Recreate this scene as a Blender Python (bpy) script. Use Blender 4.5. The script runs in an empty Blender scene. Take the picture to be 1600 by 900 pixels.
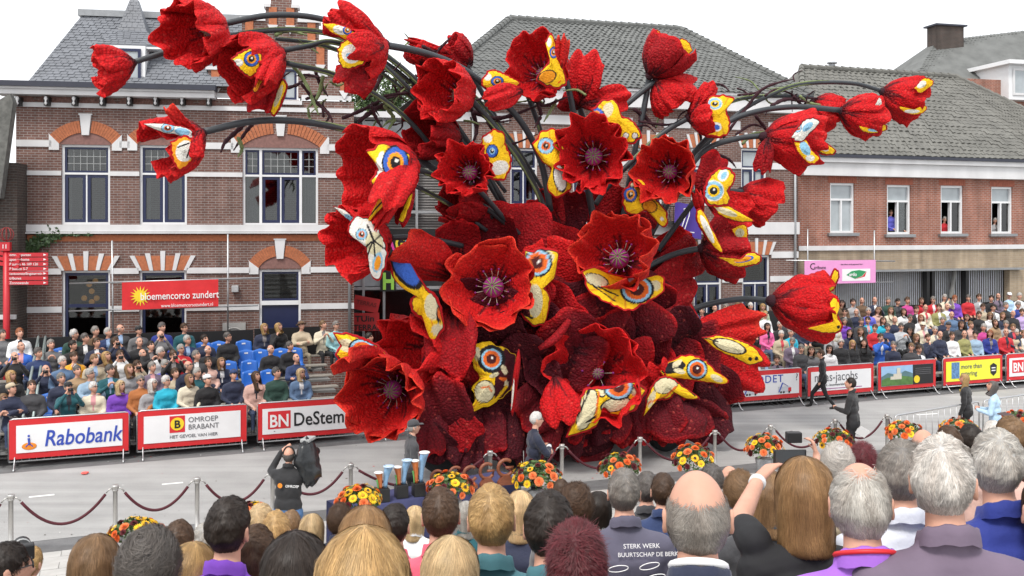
import bpy, bmesh, math, random
import numpy as np
from mathutils import Vector, Matrix, Euler
# ------------------------------------------------------------------ camera, sky, sun, exposure
FOC, HOR, EYE = 1500.0, 358.0, 5.3          # focal length in photo pixels, horizon row, eye height
sc = bpy.context.scene
col = sc.collection
cam_d = bpy.data.cameras.new('camera'); cam = bpy.data.objects.new('camera', cam_d); col.objects.link(cam)
cam_d.sensor_width = 36.0; cam_d.lens = 36.0*FOC/1600.0
cam_d.shift_y = -(450.0-HOR)/1600.0
cam_d.clip_start = 0.1; cam_d.clip_end = 2000
cam.location = (0, 0, EYE); cam.rotation_euler = (math.radians(90), 0, 0)
sc.camera = cam
W = bpy.data.worlds.new('World'); sc.world = W; W.use_nodes = True
wn = W.node_tree.nodes; wl = W.node_tree.links; wn.clear()
SUN_EL, SUN_ROT = math.radians(56), math.radians(205)
sky = wn.new('ShaderNodeTexSky'); sky.sky_type = 'NISHITA'; sky.sun_disc = False
sky.sun_elevation = SUN_EL; sky.sun_rotation = SUN_ROT; sky.dust_density = 6.0; sky.air_density = 1.0
sg = wn.new('ShaderNodeMixRGB'); sg.blend_type = 'MULTIPLY'; sg.inputs[0].default_value = 1.0
sg.inputs[2].default_value = (0.10, 0.10, 0.10, 1)
mx = wn.new('ShaderNodeMixRGB'); mx.inputs[0].default_value = 0.86
mx.inputs[2].default_value = (0.93, 0.945, 0.97, 1)      # closed, bright cloud deck
bg = wn.new('ShaderNodeBackground'); bg.inputs[1].default_value = 1.0
wo = wn.new('ShaderNodeOutputWorld')
wl.new(sky.outputs[0], sg.inputs[1]); wl.new(sg.outputs[0], mx.inputs[1]); wl.new(mx.outputs[0], bg.inputs[0]); wl.new(bg.outputs[0], wo.inputs[0])
sun_d = bpy.data.lights.new('sun', 'SUN'); sun_d.energy = 1.5; sun_d.angle = math.radians(14); sun_d.color = (1, 0.96, 0.9)
sun = bpy.data.objects.new('sun', sun_d); col.objects.link(sun)
sun.rotation_euler = Euler((math.radians(90)-SUN_EL, 0, math.radians(-24)), 'XYZ')
sc.view_settings.view_transform = 'Standard'; sc.view_settings.look = 'None'
sc.view_settings.exposure = 0.74; sc.view_settings.gamma = 1.0
sc.render.engine = 'CYCLES'
sc.cycles.max_bounces = 5; sc.cycles.diffuse_bounces = 2; sc.cycles.glossy_bounces = 2; sc.cycles.transmission_bounces = 3
sc.cycles.use_denoising = True
rnd = random.Random(7); nr = np.random.RandomState(7)

# ------------------------------------------------------------------ helpers
def at(px, py, Y):                       # photo pixel at a distance -> point of the place
    return Vector(((px-800.0)/FOC*Y, Y, EYE-(py-HOR)/FOC*Y))
def on_ground(px, py, z=0.0):
    Y = (EYE-z)*FOC/(py-HOR); return Vector(((px-800.0)/FOC*Y, Y, z))
def line_y(px, y0, t):                   # distance where the sight line of column px meets the line Y = y0 + t X
    return y0/(1-t*(px-800.0)/FOC)
def lin(c):
    return tuple(((v/255.0)/12.92 if v/255.0 <= 0.04045 else ((v/255.0+0.055)/1.055)**2.4) for v in c)

MATS = {}
def mat(name, rgb=(0.5,0.5,0.5), rough=0.6, metal=0.0, var=0.12, scale=6.0, bump=0.0, bscale=40.0, spec=0.5, objcol=False, attr=None, coat=0.0, sheen=0.0, emit=0.0, trans=0.0, stretch=None, voro=False, grit=False):
    if name in MATS: return MATS[name]
    m = bpy.data.materials.new(name); m.use_nodes = True; MATS[name] = m
    n = m.node_tree.nodes; l = m.node_tree.links
    b = n['Principled BSDF']
    b.inputs['Roughness'].default_value = rough; b.inputs['Metallic'].default_value = metal
    b.inputs['Specular IOR Level'].default_value = spec
    if coat: b.inputs['Coat Weight'].default_value = coat
    if sheen: b.inputs['Sheen Weight'].default_value = sheen
    if trans: b.inputs['Transmission Weight'].default_value = trans
    tc = n.new('ShaderNodeTexCoord'); src = tc.outputs['Object']
    if stretch:
        mp = n.new('ShaderNodeMapping'); mp.inputs['Scale'].default_value = stretch; l.new(src, mp.inputs[0]); src = mp.outputs[0]
    if objcol:
        oi = n.new('ShaderNodeObjectInfo'); base = oi.outputs['Color']
    elif attr:
        a = n.new('ShaderNodeVertexColor'); a.layer_name = attr; base = a.outputs['Color']
    else:
        c = n.new('ShaderNodeRGB'); c.outputs[0].default_value = (*rgb, 1); base = c.outputs[0]
    if objcol and attr:
        a = n.new('ShaderNodeVertexColor'); a.layer_name = attr
        mm = n.new('ShaderNodeMixRGB'); mm.blend_type = 'MULTIPLY'; mm.inputs[0].default_value = 1
        l.new(base, mm.inputs[1]); l.new(a.outputs['Color'], mm.inputs[2]); base = mm.outputs[0]
    if var > 0:
        nz = n.new('ShaderNodeTexNoise'); nz.inputs['Scale'].default_value = scale; nz.inputs['Detail'].default_value = 5
        l.new(src, nz.inputs['Vector'])
        mr = n.new('ShaderNodeMapRange'); mr.inputs[1].default_value = 0.25; mr.inputs[2].default_value = 0.75
        mr.inputs[3].default_value = 1-var; mr.inputs[4].default_value = 1+var
        l.new(nz.outputs[0], mr.inputs[0])
        vm = n.new('ShaderNodeVectorMath'); vm.operation = 'SCALE'
        l.new(base, vm.inputs[0]); l.new(mr.outputs[0], vm.inputs['Scale']); base = vm.outputs[0]
    if grit:                              # worn tarmac: fine stones, wheel tracks and stains
        g1 = n.new('ShaderNodeTexNoise'); g1.inputs['Scale'].default_value = 70; g1.inputs['Detail'].default_value = 3; l.new(src, g1.inputs['Vector'])
        mp2 = n.new('ShaderNodeMapping'); mp2.inputs['Rotation'].default_value = (0, 0, -0.38); mp2.inputs['Scale'].default_value = (0.09, 1.6, 1); l.new(src, mp2.inputs[0])
        g2 = n.new('ShaderNodeTexNoise'); g2.inputs['Scale'].default_value = 1.6; g2.inputs['Detail'].default_value = 6; l.new(mp2.outputs[0], g2.inputs['Vector'])
        for gg, a0, a1, lo, hi in ((g1, 0.3, 0.7, 0.86, 1.12), (g2, 0.3, 0.72, 0.82, 1.10)):
            m2 = n.new('ShaderNodeMapRange'); m2.inputs[1].default_value = a0; m2.inputs[2].default_value = a1; m2.inputs[3].default_value = lo; m2.inputs[4].default_value = hi; l.new(gg.outputs[0], m2.inputs[0])
            v2 = n.new('ShaderNodeVectorMath'); v2.operation = 'SCALE'; l.new(base, v2.inputs[0]); l.new(m2.outputs[0], v2.inputs['Scale']); base = v2.outputs[0]
    l.new(base, b.inputs['Base Color'])
    if emit:
        l.new(base, b.inputs['Emission Color']); b.inputs['Emission Strength'].default_value = emit
    if bump > 0:
        if voro:
            bz = n.new('ShaderNodeTexVoronoi'); bz.inputs['Scale'].default_value = bscale; o = bz.outputs['Distance']
        else:
            bz = n.new('ShaderNodeTexNoise'); bz.inputs['Scale'].default_value = bscale; bz.inputs['Detail'].default_value = 4; o = bz.outputs[0]
        l.new(src, bz.inputs['Vector'])
        bp = n.new('ShaderNodeBump'); bp.inputs['Strength'].default_value = bump; bp.inputs['Distance'].default_value = 0.02
        if voro: bp.invert = True
        l.new(o, bp.inputs['Height']); l.new(bp.outputs[0], b.inputs['Normal'])
    return m

def brick_mat(name, c1, c2, mortar, bw=0.21, rh=0.075, ms=0.012):
    m = bpy.data.materials.new(name); m.use_nodes = True; MATS[name] = m
    n = m.node_tree.nodes; l = m.node_tree.links; b = n['Principled BSDF']; b.inputs['Roughness'].default_value = 0.85
    tc = n.new('ShaderNodeTexCoord'); sp = n.new('ShaderNodeSeparateXYZ'); l.new(tc.outputs['Object'], sp.inputs[0])
    ad = n.new('ShaderNodeMath'); l.new(sp.outputs[0], ad.inputs[0]); l.new(sp.outputs[1], ad.inputs[1])
    cb = n.new('ShaderNodeCombineXYZ'); l.new(ad.outputs[0], cb.inputs[0]); l.new(sp.outputs[2], cb.inputs[1])
    bt = n.new('ShaderNodeTexBrick'); l.new(cb.outputs[0], bt.inputs['Vector'])
    bt.inputs['Color1'].default_value = (*c1, 1); bt.inputs['Color2'].default_value = (*c2, 1); bt.inputs['Mortar'].default_value = (*mortar, 1)
    bt.inputs['Scale'].default_value = 1.0; bt.inputs['Brick Width'].default_value = bw; bt.inputs['Row Height'].default_value = rh
    bt.inputs['Mortar Size'].default_value = ms; bt.inputs['Mortar Smooth'].default_value = 0.2; bt.inputs['Bias'].default_value = -0.1
    nz = n.new('ShaderNodeTexNoise'); nz.inputs['Scale'].default_value = 1.1; nz.inputs['Detail'].default_value = 6; l.new(tc.outputs['Object'], nz.inputs['Vector'])
    mr = n.new('ShaderNodeMapRange'); mr.inputs[1].default_value = 0.3; mr.inputs[2].default_value = 0.7; mr.inputs[3].default_value = 0.82; mr.inputs[4].default_value = 1.15
    l.new(nz.outputs[0], mr.inputs[0])
    vm = n.new('ShaderNodeVectorMath'); vm.operation = 'SCALE'; l.new(bt.outputs[0], vm.inputs[0]); l.new(mr.outputs[0], vm.inputs['Scale'])
    mp = n.new('ShaderNodeMapping'); mp.inputs['Scale'].default_value = (2.2, 2.2, 0.22); l.new(tc.outputs['Object'], mp.inputs[0])
    n2 = n.new('ShaderNodeTexNoise'); n2.inputs['Scale'].default_value = 1.5; n2.inputs['Detail'].default_value = 7; l.new(mp.outputs[0], n2.inputs['Vector'])
    m2 = n.new('ShaderNodeMapRange'); m2.inputs[1].default_value = 0.35; m2.inputs[2].default_value = 0.68; m2.inputs[3].default_value = 0.74; m2.inputs[4].default_value = 1.12; l.new(n2.outputs[0], m2.inputs[0])
    v2 = n.new('ShaderNodeVectorMath'); v2.operation = 'SCALE'; l.new(vm.outputs[0], v2.inputs[0]); l.new(m2.outputs[0], v2.inputs['Scale'])
    l.new(v2.outputs[0], b.inputs['Base Color'])
    bp = n.new('ShaderNodeBump'); bp.inputs['Strength'].default_value = 0.6; bp.inputs['Distance'].default_value = 0.012; bp.invert = True
    l.new(bt.outputs['Fac'], bp.inputs['Height']); l.new(bp.outputs[0], b.inputs['Normal'])
    return m

def tag(o, label=None, cat=None, group=None, kind=None):
    if label: o['label'] = label
    if cat: o['category'] = cat
    if group: o['group'] = group
    if kind: o['kind'] = kind
    return o
def empty(name, loc=(0,0,0), rz=0.0, label=None, cat=None, group=None, kind=None):
    o = bpy.data.objects.new(name, None); col.objects.link(o); o.location = loc; o.rotation_euler = (0,0,rz)
    return tag(o, label, cat, group, kind)
def link(name, me, parent=None, loc=None, rot=None, scale=None):
    o = bpy.data.objects.new(name, me); col.objects.link(o)
    if parent is not None: o.parent = parent
    if loc is not None: o.location = loc
    if rot is not None: o.rotation_euler = rot
    if scale is not None: o.scale = scale
    return o
def np_mesh(name, V, F, mats, midx=None, smooth=True, cols=None):
    """V (n,3) array, F list of index arrays (each (k,3) or (k,4)), cols (n,3) linear colours"""
    me = bpy.data.meshes.new(name)
    V = np.asarray(V, dtype=np.float32)
    fl = [np.asarray(f, dtype=np.int32) for f in (F if isinstance(F, list) else [F])]
    fl = [f for f in fl if len(f)]
    nl = sum(f.size for f in fl); npoly = sum(len(f) for f in fl)
    me.vertices.add(len(V)); me.vertices.foreach_set('co', V.ravel())
    me.loops.add(nl); me.loops.foreach_set('vertex_index', np.concatenate([f.ravel() for f in fl]))
    me.polygons.add(npoly)
    tot = np.concatenate([np.full(len(f), f.shape[1], np.int32) for f in fl])
    me.polygons.foreach_set('loop_start', np.concatenate([[0], np.cumsum(tot)[:-1]]).astype(np.int32))
    if midx is not None: me.polygons.foreach_set('material_index', np.asarray(midx, np.int32))
    me.polygons.foreach_set('use_smooth', np.full(npoly, smooth, bool))
    for m in (mats if isinstance(mats, (list, tuple)) else [mats]): me.materials.append(m)
    if cols is not None:
        ca = me.color_attributes.new('Col', 'FLOAT_COLOR', 'POINT')
        c4 = np.ones((len(V), 4), np.float32); c4[:, :3] = cols; ca.data.foreach_set('color', c4.ravel())
    me.update(calc_edges=True)
    return me

class MB:
    """collects boxes, tubes, lathes; build() links them as one mesh object"""
    def __init__(s): s.v = []; s.f = []; s.m = []
    def add(s, vs, fs, mi=0):
        o = len(s.v); s.v.extend([tuple(v) for v in vs]); s.f.extend([tuple(i+o for i in f) for f in fs]); s.m.extend([mi]*len(fs)); return s
    def box(s, x0, x1, y0, y1, z0, z1, mi=0):
        return s.add([(x0,y0,z0),(x1,y0,z0),(x1,y1,z0),(x0,y1,z0),(x0,y0,z1),(x1,y0,z1),(x1,y1,z1),(x0,y1,z1)],
                     [(0,3,2,1),(4,5,6,7),(0,1,5,4),(1,2,6,5),(2,3,7,6),(3,0,4,7)], mi)
    def prism(s, poly, y0, y1, mi=0):     # poly in (x,z), extruded along y; y0 is the front
        n = len(poly)
        vs = [(p[0], y0, p[1]) for p in poly]+[(p[0], y1, p[1]) for p in poly]
        fs = [tuple(range(n)), tuple(range(2*n-1, n-1, -1))]+[(i, n+i, n+(i+1) % n, (i+1) % n) for i in range(n)]
        return s.add(vs, fs, mi)
    def tube(s, path, r, seg=8, mi=0, cap=True):
        path = [Vector(p) for p in path]; n = len(path)
        rs = list(r) if isinstance(r, (list, tuple, np.ndarray)) else [r]*n
        vs = []; up = Vector((0.13, 0.21, 0.97))
        for i, p in enumerate(path):
            d = (path[min(i+1, n-1)]-path[max(i-1, 0)]).normalized()
            a = d.cross(up)
            if a.length < 1e-3: a = d.cross(Vector((1,0,0)))
            a.normalize(); b = d.cross(a)
            for k in range(seg):
                t = 2*math.pi*k/seg; vs.append(p+(a*math.cos(t)+b*math.sin(t))*rs[i])
        fs = [(i*seg+k, i*seg+(k+1) % seg, (i+1)*seg+(k+1) % seg, (i+1)*seg+k) for i in range(n-1) for k in range(seg)]
        if cap: fs += [tuple(range(seg-1, -1, -1)), tuple((n-1)*seg+k for k in range(seg))]
        return s.add(vs, fs, mi)
    def lathe(s, prof, seg=12, c=(0,0,0), mi=0):    # prof [(r,z)]
        vs = [(c[0]+r*math.cos(2*math.pi*k/seg), c[1]+r*math.sin(2*math.pi*k/seg), c[2]+z) for r, z in prof for k in range(seg)]
        n = len(prof)
        fs = [(i*seg+k, i*seg+(k+1) % seg, (i+1)*seg+(k+1) % seg, (i+1)*seg+k) for i in range(n-1) for k in range(seg)]
        fs += [tuple(range(seg-1, -1, -1)), tuple((n-1)*seg+k for k in range(seg))]
        return s.add(vs, fs, mi)
    def ball(s, c, r, seg=10, rings=7, mi=0, sx=1, sy=1, sz=1):
        vs = [(c[0], c[1], c[2]-r*sz)]
        for i in range(1, rings):
            a = -math.pi/2+math.pi*i/rings
            vs += [(c[0]+r*sx*math.cos(a)*math.cos(2*math.pi*k/seg), c[1]+r*sy*math.cos(a)*math.sin(2*math.pi*k/seg), c[2]+r*sz*math.sin(a)) for k in range(seg)]
        vs.append((c[0], c[1], c[2]+r*sz)); e = len(vs)-1
        fs = [(0, 1+(k+1) % seg, 1+k) for k in range(seg)]
        for i in range(rings-2):
            fs += [(1+i*seg+k, 1+i*seg+(k+1) % seg, 1+(i+1)*seg+(k+1) % seg, 1+(i+1)*seg+k) for k in range(seg)]
        b = 1+(rings-2)*seg
        fs += [(b+k, b+(k+1) % seg, e) for k in range(seg)]
        return s.add(vs, fs, mi)
    def mesh(s, name, mats, smooth=False):
        me = bpy.data.meshes.new(name); me.from_pydata(s.v, [], s.f)
        for m in (mats if isinstance(mats, (list, tuple)) else [mats]): me.materials.append(m)
        me.polygons.foreach_set('material_index', s.m)
        if smooth: me.polygons.foreach_set('use_smooth', [True]*len(s.f))
        me.update(); return me
    def build(s, name, mats, parent=None, smooth=False, loc=None, rot=None):
        return link(name, s.mesh(name, mats, smooth), parent, loc, rot)

def bevel(o, w=0.01, seg=2):
    m = o.modifiers.new('bevel', 'BEVEL'); m.width = w; m.segments = seg; m.limit_method = 'ANGLE'; return o

def text(name, s, size, m, parent, loc, rot=(math.radians(90),0,0), bold=0.0, shear=0.0, sx=1.0, align='LEFT', ext=0.003, space=1.0):
    c = bpy.data.curves.new(name, 'FONT'); c.body = s; c.size = size; c.extrude = ext; c.offset = bold*size; c.shear = shear
    c.align_x = align; c.align_y = 'BOTTOM_BASELINE'; c.resolution_u = 3; c.space_character = space
    t = bpy.data.objects.new('lettering_source', c); me = t.to_mesh().copy(); t.to_mesh_clear(); bpy.data.objects.remove(t); bpy.data.curves.remove(c)
    me.materials.clear(); me.materials.append(m); me.name = name
    me.polygons.foreach_set('material_index', [0]*len(me.polygons))
    return link(name, me, parent, loc, rot, (sx, 1, 1))

def smooth_path(pts, n=24):              # Catmull-Rom through points
    P = [Vector(p) for p in pts]; P = [P[0]*2-P[1]]+P+[P[-1]*2-P[-2]]
    out = []; k = len(P)-3
    for i in range(n+1):
        t = i/n*k; j = min(int(t), k-1); f = t-j
        a, b, c, d = P[j], P[j+1], P[j+2], P[j+3]
        out.append(0.5*((2*b)+(c-a)*f+(2*a-5*b+4*c-d)*f*f+(3*b-a-3*c+d)*f**3))
    return out

def noise3(P, f=1.0, seed=0):            # cheap smooth pseudo noise in [-1,1], vectorised
    P = np.asarray(P)*f
    x, y, z = P[..., 0]+seed*1.7, P[..., 1]-seed*0.9, P[..., 2]+seed*2.3
    return (np.sin(1.7*x+1.3*np.sin(2.1*y+z))+np.sin(2.3*y+1.1*np.sin(1.9*z-x))+np.sin(2.9*z+1.2*np.sin(1.3*x+2*y)))/3.0

ROAD_T = 0.40; ROAD_A = math.atan(ROAD_T)
# ------------------------------------------------------------------ ground, road, strips
M_conc = mat('road_concrete', (0.355,0.352,0.345), 0.85, var=0.10, scale=1.2, bump=0.45, bscale=90, grit=True)
M_asph = mat('dark_asphalt', (0.15,0.15,0.152), 0.85, var=0.22, scale=2.5, bump=0.4, bscale=80, grit=True)
M_pave = mat('pale_paving', (0.42,0.41,0.39), 0.85, var=0.12, scale=2.0, bump=0.2, bscale=50)
M_white = mat('white_paint', (0.78,0.78,0.76), 0.6, var=0.05)
def road_pt(a, b, z=0.0):                # a metres along the street, b metres across (0 = near road edge), b grows away from the eye
    ca, sa = math.cos(ROAD_A), math.sin(ROAD_A)
    return Vector((a*ca-b*sa, 19.5+a*sa+b*ca, z))
def strip(name, b0, b1, z, m, a0=-60, a1=90, kind='structure'):
    n = 30; v = []; f = []
    for i in range(n+1):
        a = a0+(a1-a0)*i/n
        v += [road_pt(a, b0, z), road_pt(a, b1, z)]
        if i: f.append((2*i-2, 2*i, 2*i+1, 2*i-1))
    o = MB().add(v, f).build(name, m); return tag(o, kind=kind)
g = MB().add([(-900,-300,0),(900,-300,0),(900,1500,0),(-900,1500,0)], [(0,1,2,3)]).build('ground', mat('far_ground', (0.27,0.27,0.26), 0.9, var=0.12, scale=0.4)); tag(g, kind='structure')
strip('pavement', -14, -0.68, 0.004, M_pave)
strip('road_edge_asphalt', -0.68, 0.0, 0.008, M_asph)
road = strip('road', 0.0, 5.25, 0.012, M_conc)
strip('stand_side_asphalt', 5.25, 13, 0.008, M_asph)
# painted dashes on the road
def dash(px0, py0, px1, py1, w=0.1):
    p, q = on_ground(px0, py0), on_ground(px1, py1); d = (q-p).normalized(); n = Vector((-d.y, d.x, 0))*w/2
    v = [p-n, q-n, q+n, p+n]; v = [Vector((a.x, a.y, 0.016)) for a in v]
    o = MB().add(v, [(0,1,2,3)]).build('dash_marking', M_white, road)
for a in ((45,778,85,774), (253,758,286,755), (1010,676,1040,674), (1432,649,1465,647), (660,712,690,709)): dash(*a)
# slabs of the near pavement that show at the lower left, each a stone of its own
slab = MB().box(-0.245,0.245,-0.145,0.145,0,0.03).mesh('slab', mat('slab_stone', (0.44,0.43,0.41), 0.85, var=0.12, scale=3))
pv = bpy.data.objects['pavement']
for i in range(26):
    for j in range(5):
        p = road_pt(-11+i*0.5+(j % 2)*0.25, -0.86-j*0.3, 0.0)
        o = link('slab', slab, pv, p, (0,0,ROAD_A)); o.location.z = rnd.uniform(-0.018,-0.013)+0.004
# small litter on the tarmac
for k, (px, py, c) in enumerate(((133,741,(0.8,0.12,0.1)),(1503,611,(0.9,0.7,0.1)))):
    b = MB()
    for i in range(7):
        a = i*0.9; b.ball((0.05*math.cos(a)*(i>0), 0.05*math.sin(a)*(i>0), 0.03), 0.035, 8, 5, sz=0.6)
    o = b.build('fallen_bloom', mat('bloom_%d' % k, c, 0.8), None, True, on_ground(px, py, 0.012))
    tag(o, ['fallen red dahlia head lying on the road behind the rope', 'yellow dahlia head lying at the foot of the yellow banner barrier'][k], 'flower')

# confetti and petals trodden into the tarmac, too small to count
V = []; F = []; C = []
for i in range(420):
    p = road_pt(rnd.uniform(-16, 20), rnd.choice((rnd.uniform(0.1, 5.5), rnd.gauss(5.5, 0.25), rnd.gauss(0.1, 0.3))), 0.0172); a = rnd.uniform(0, 6.28); s_ = rnd.uniform(0.012, 0.035)
    d1 = Vector((math.cos(a), math.sin(a), 0))*s_; d2 = Vector((-math.sin(a), math.cos(a), 0.25))*s_*0.7; k = len(V); V += [p-d1, p-d2*0.4, p+d1, p+d2]; F.append((k, k+1, k+2, k+3)); C += [rnd.choice(((0.5,0.02,0.02),(0.1,0.09,0.08),(0.12,0.1,0.06),(0.6,0.6,0.58),(0.05,0.05,0.05)))]*4
o = link('litter', np_mesh('litter', np.array(V), np.array(F), mat('litter_bits', attr='Col', rough=0.8, var=0.1), smooth=False, cols=np.array(C))); tag(o, 'tiny petals and scraps scattered over the road', 'litter', kind='stuff')
# ------------------------------------------------------------------ buildings
M_brA = brick_mat('brown_brick', (0.15,0.070,0.055), (0.205,0.108,0.086), (0.30,0.265,0.245), 0.21, 0.075, 0.0095)
M_brC = brick_mat('orange_brick', (0.29,0.10,0.062), (0.37,0.14,0.09), (0.38,0.29,0.25), 0.21, 0.075, 0.010)
M_brT = brick_mat('tan_brick', (0.36,0.28,0.19), (0.42,0.33,0.23), (0.40,0.34,0.27), 0.3, 0.085, 0.008)
M_brD = brick_mat('dark_brick', (0.05,0.035,0.03), (0.08,0.05,0.04), (0.10,0.09,0.08))
M_brO = mat('rubbed_orange_brick', (0.42,0.14,0.062), 0.8, var=0.22, scale=14, bump=0.2)
M_plas = mat('white_plaster', (0.64,0.64,0.645), 0.7, var=0.12, scale=1.6, stretch=(1,1,0.4))
M_navy = mat('navy_paint', (0.012,0.018,0.065), 0.35, var=0.08)
M_frame = mat('white_frame_paint', (0.74,0.75,0.76), 0.4, var=0.03)
def glass_mat(name, refl, tint):
    m = bpy.data.materials.new(name); m.use_nodes = True; n = m.node_tree.nodes; l = m.node_tree.links; n.clear()
    t = n.new('ShaderNodeBsdfTransparent'); t.inputs[0].default_value = (*tint, 1); g = n.new('ShaderNodeBsdfGlossy'); g.inputs['Roughness'].default_value = 0.03
    nz = n.new('ShaderNodeTexNoise'); nz.inputs['Scale'].default_value = 0.9; bp = n.new('ShaderNodeBump'); bp.inputs['Strength'].default_value = 0.06; l.new(nz.outputs[0], bp.inputs['Height']); l.new(bp.outputs[0], g.inputs['Normal'])
    mx = n.new('ShaderNodeMixShader'); fr = n.new('ShaderNodeFresnel'); fr.inputs[0].default_value = 1.5; ad = n.new('ShaderNodeMath'); ad.inputs[1].default_value = refl; l.new(fr.outputs[0], ad.inputs[0]); l.new(ad.outputs[0], mx.inputs[0]); l.new(t.outputs[0], mx.inputs[1]); l.new(g.outputs[0], mx.inputs[2])
    o = n.new('ShaderNodeOutputMaterial'); l.new(mx.outputs[0], o.inputs[0]); return m
M_glass = glass_mat('window_glass', 0.05, (0.55,0.58,0.58))
M_curt = mat('curtain_cloth', (0.55,0.55,0.53), 0.8, var=0.1)
def curtains(w, u0, u1, z0, z1, y=0.34, side=0.24, full=False):
    for a, e in (((u0, u1),) if full else ((u0, u0+(u1-u0)*side), (u1-(u1-u0)*side, u1))):
        n = 14; v = []
        for i in range(n+1): x = a+(e-a)*i/n; yy = y+0.025*math.sin(i*2.2); v += [(x, yy, z0), (x+0.01*math.sin(i), yy, z1)]
        MB().add(v, [(2*i, 2*i+2, 2*i+3, 2*i+1) for i in range(n)]).build('curtain', M_curt, w, True)
M_glassL = mat('pale_curtain_glass', (0.36,0.40,0.42), 0.08, var=0.12, scale=2.5, spec=0.8)
M_lead = mat('lead_came', (0.35,0.36,0.36), 0.5)
M_slate = mat('slate', (0.15,0.16,0.18), 0.55, var=0.18, scale=2.2, bump=0.15)
M_tileG = mat('grey_roof_tile', (0.135,0.14,0.135), 0.75, var=0.22, scale=1.6, bump=0.2)
M_tileB = mat('weathered_roof_tile', (0.15,0.148,0.134), 0.8, var=0.24, scale=1.3, bump=0.2)
M_zinc = mat('zinc', (0.30,0.31,0.32), 0.4, metal=0.6)
M_gutter = mat('dark_gutter', (0.03,0.033,0.05), 0.5)
M_black = mat('black_paint', (0.012,0.012,0.013), 0.5)
M_steel = mat('galvanised_steel', (0.52,0.53,0.54), 0.38, metal=0.85, var=0.1, scale=20)
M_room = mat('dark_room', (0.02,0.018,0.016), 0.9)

class Facade:
    """vertical plane Y = y0 + t X; local x runs along it, local -y points to the street"""
    def __init__(s, y0, t, px0): s.y0, s.t = y0, t; s.k = math.sqrt(1+t*t); s.ang = math.atan(t); p = s.pt(px0, 0); s.X0 = p[0]; s.org = Vector((p[0], p[1], 0))
    def pt(s, px, py):
        Y = line_y(px, s.y0, s.t); return ((px-800)/FOC*Y, Y, EYE-(py-HOR)/FOC*Y)
    def uz(s, px, py):
        p = s.pt(px, py); return ((p[0]-s.X0)*s.k, p[2])
    def rect(s, x0, y0, x1, y1):          # -> u0,u1,z0,z1 (heights read at the rectangle's middle)
        u0, u1 = s.uz(x0, y0)[0], s.uz(x1, y0)[0]; xm = (x0+x1)/2
        return u0, u1, s.uz(xm, y1)[1], s.uz(xm, y0)[1]
    def root(s, name, **k): return empty(name, s.org, s.ang, **k)

def wall_holes(name, m, parent, u0, u1, z0, z1, holes, th=0.3, y=0.0):
    us = sorted({u0, u1, *[h[0] for h in holes], *[h[1] for h in holes]}); zs = sorted({z0, z1, *[h[2] for h in holes], *[h[3] for h in holes]})
    us = [u for u in us if u0 <= u <= u1]; zs = [z for z in zs if z0 <= z <= z1]
    b = MB(); v = {}
    def inside(a, c): return any(h[0] < a < h[1] and h[2] < c < h[3] for h in holes)
    for i in range(len(us)-1):
        for j in range(len(zs)-1):
            if not inside((us[i]+us[i+1])/2, (zs[j]+zs[j+1])/2):
                b.add([(us[i],y,zs[j]),(us[i+1],y,zs[j]),(us[i+1],y,zs[j+1]),(us[i],y,zs[j+1])], [(0,1,2,3)])
    for (a, c, d, e) in holes:            # reveals
        b.add([(a,y,d),(c,y,d),(c,y,e),(a,y,e),(a,y+th,d),(c,y+th,d),(c,y+th,e),(a,y+th,e)], [(0,4,5,1),(1,5,6,2),(2,6,7,3),(3,7,4,0)])
    b.add([(u0,y,z0),(u1,y,z0),(u1,y,z1),(u0,y,z1),(u0,y+9,z0),(u1,y+9,z0),(u1,y+9,z1),(u0,y+9,z1)], [(0,3,7,4),(1,5,6,2),(3,2,6,7),(5,4,7,6)])
    return b.build(name, m, parent)

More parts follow.
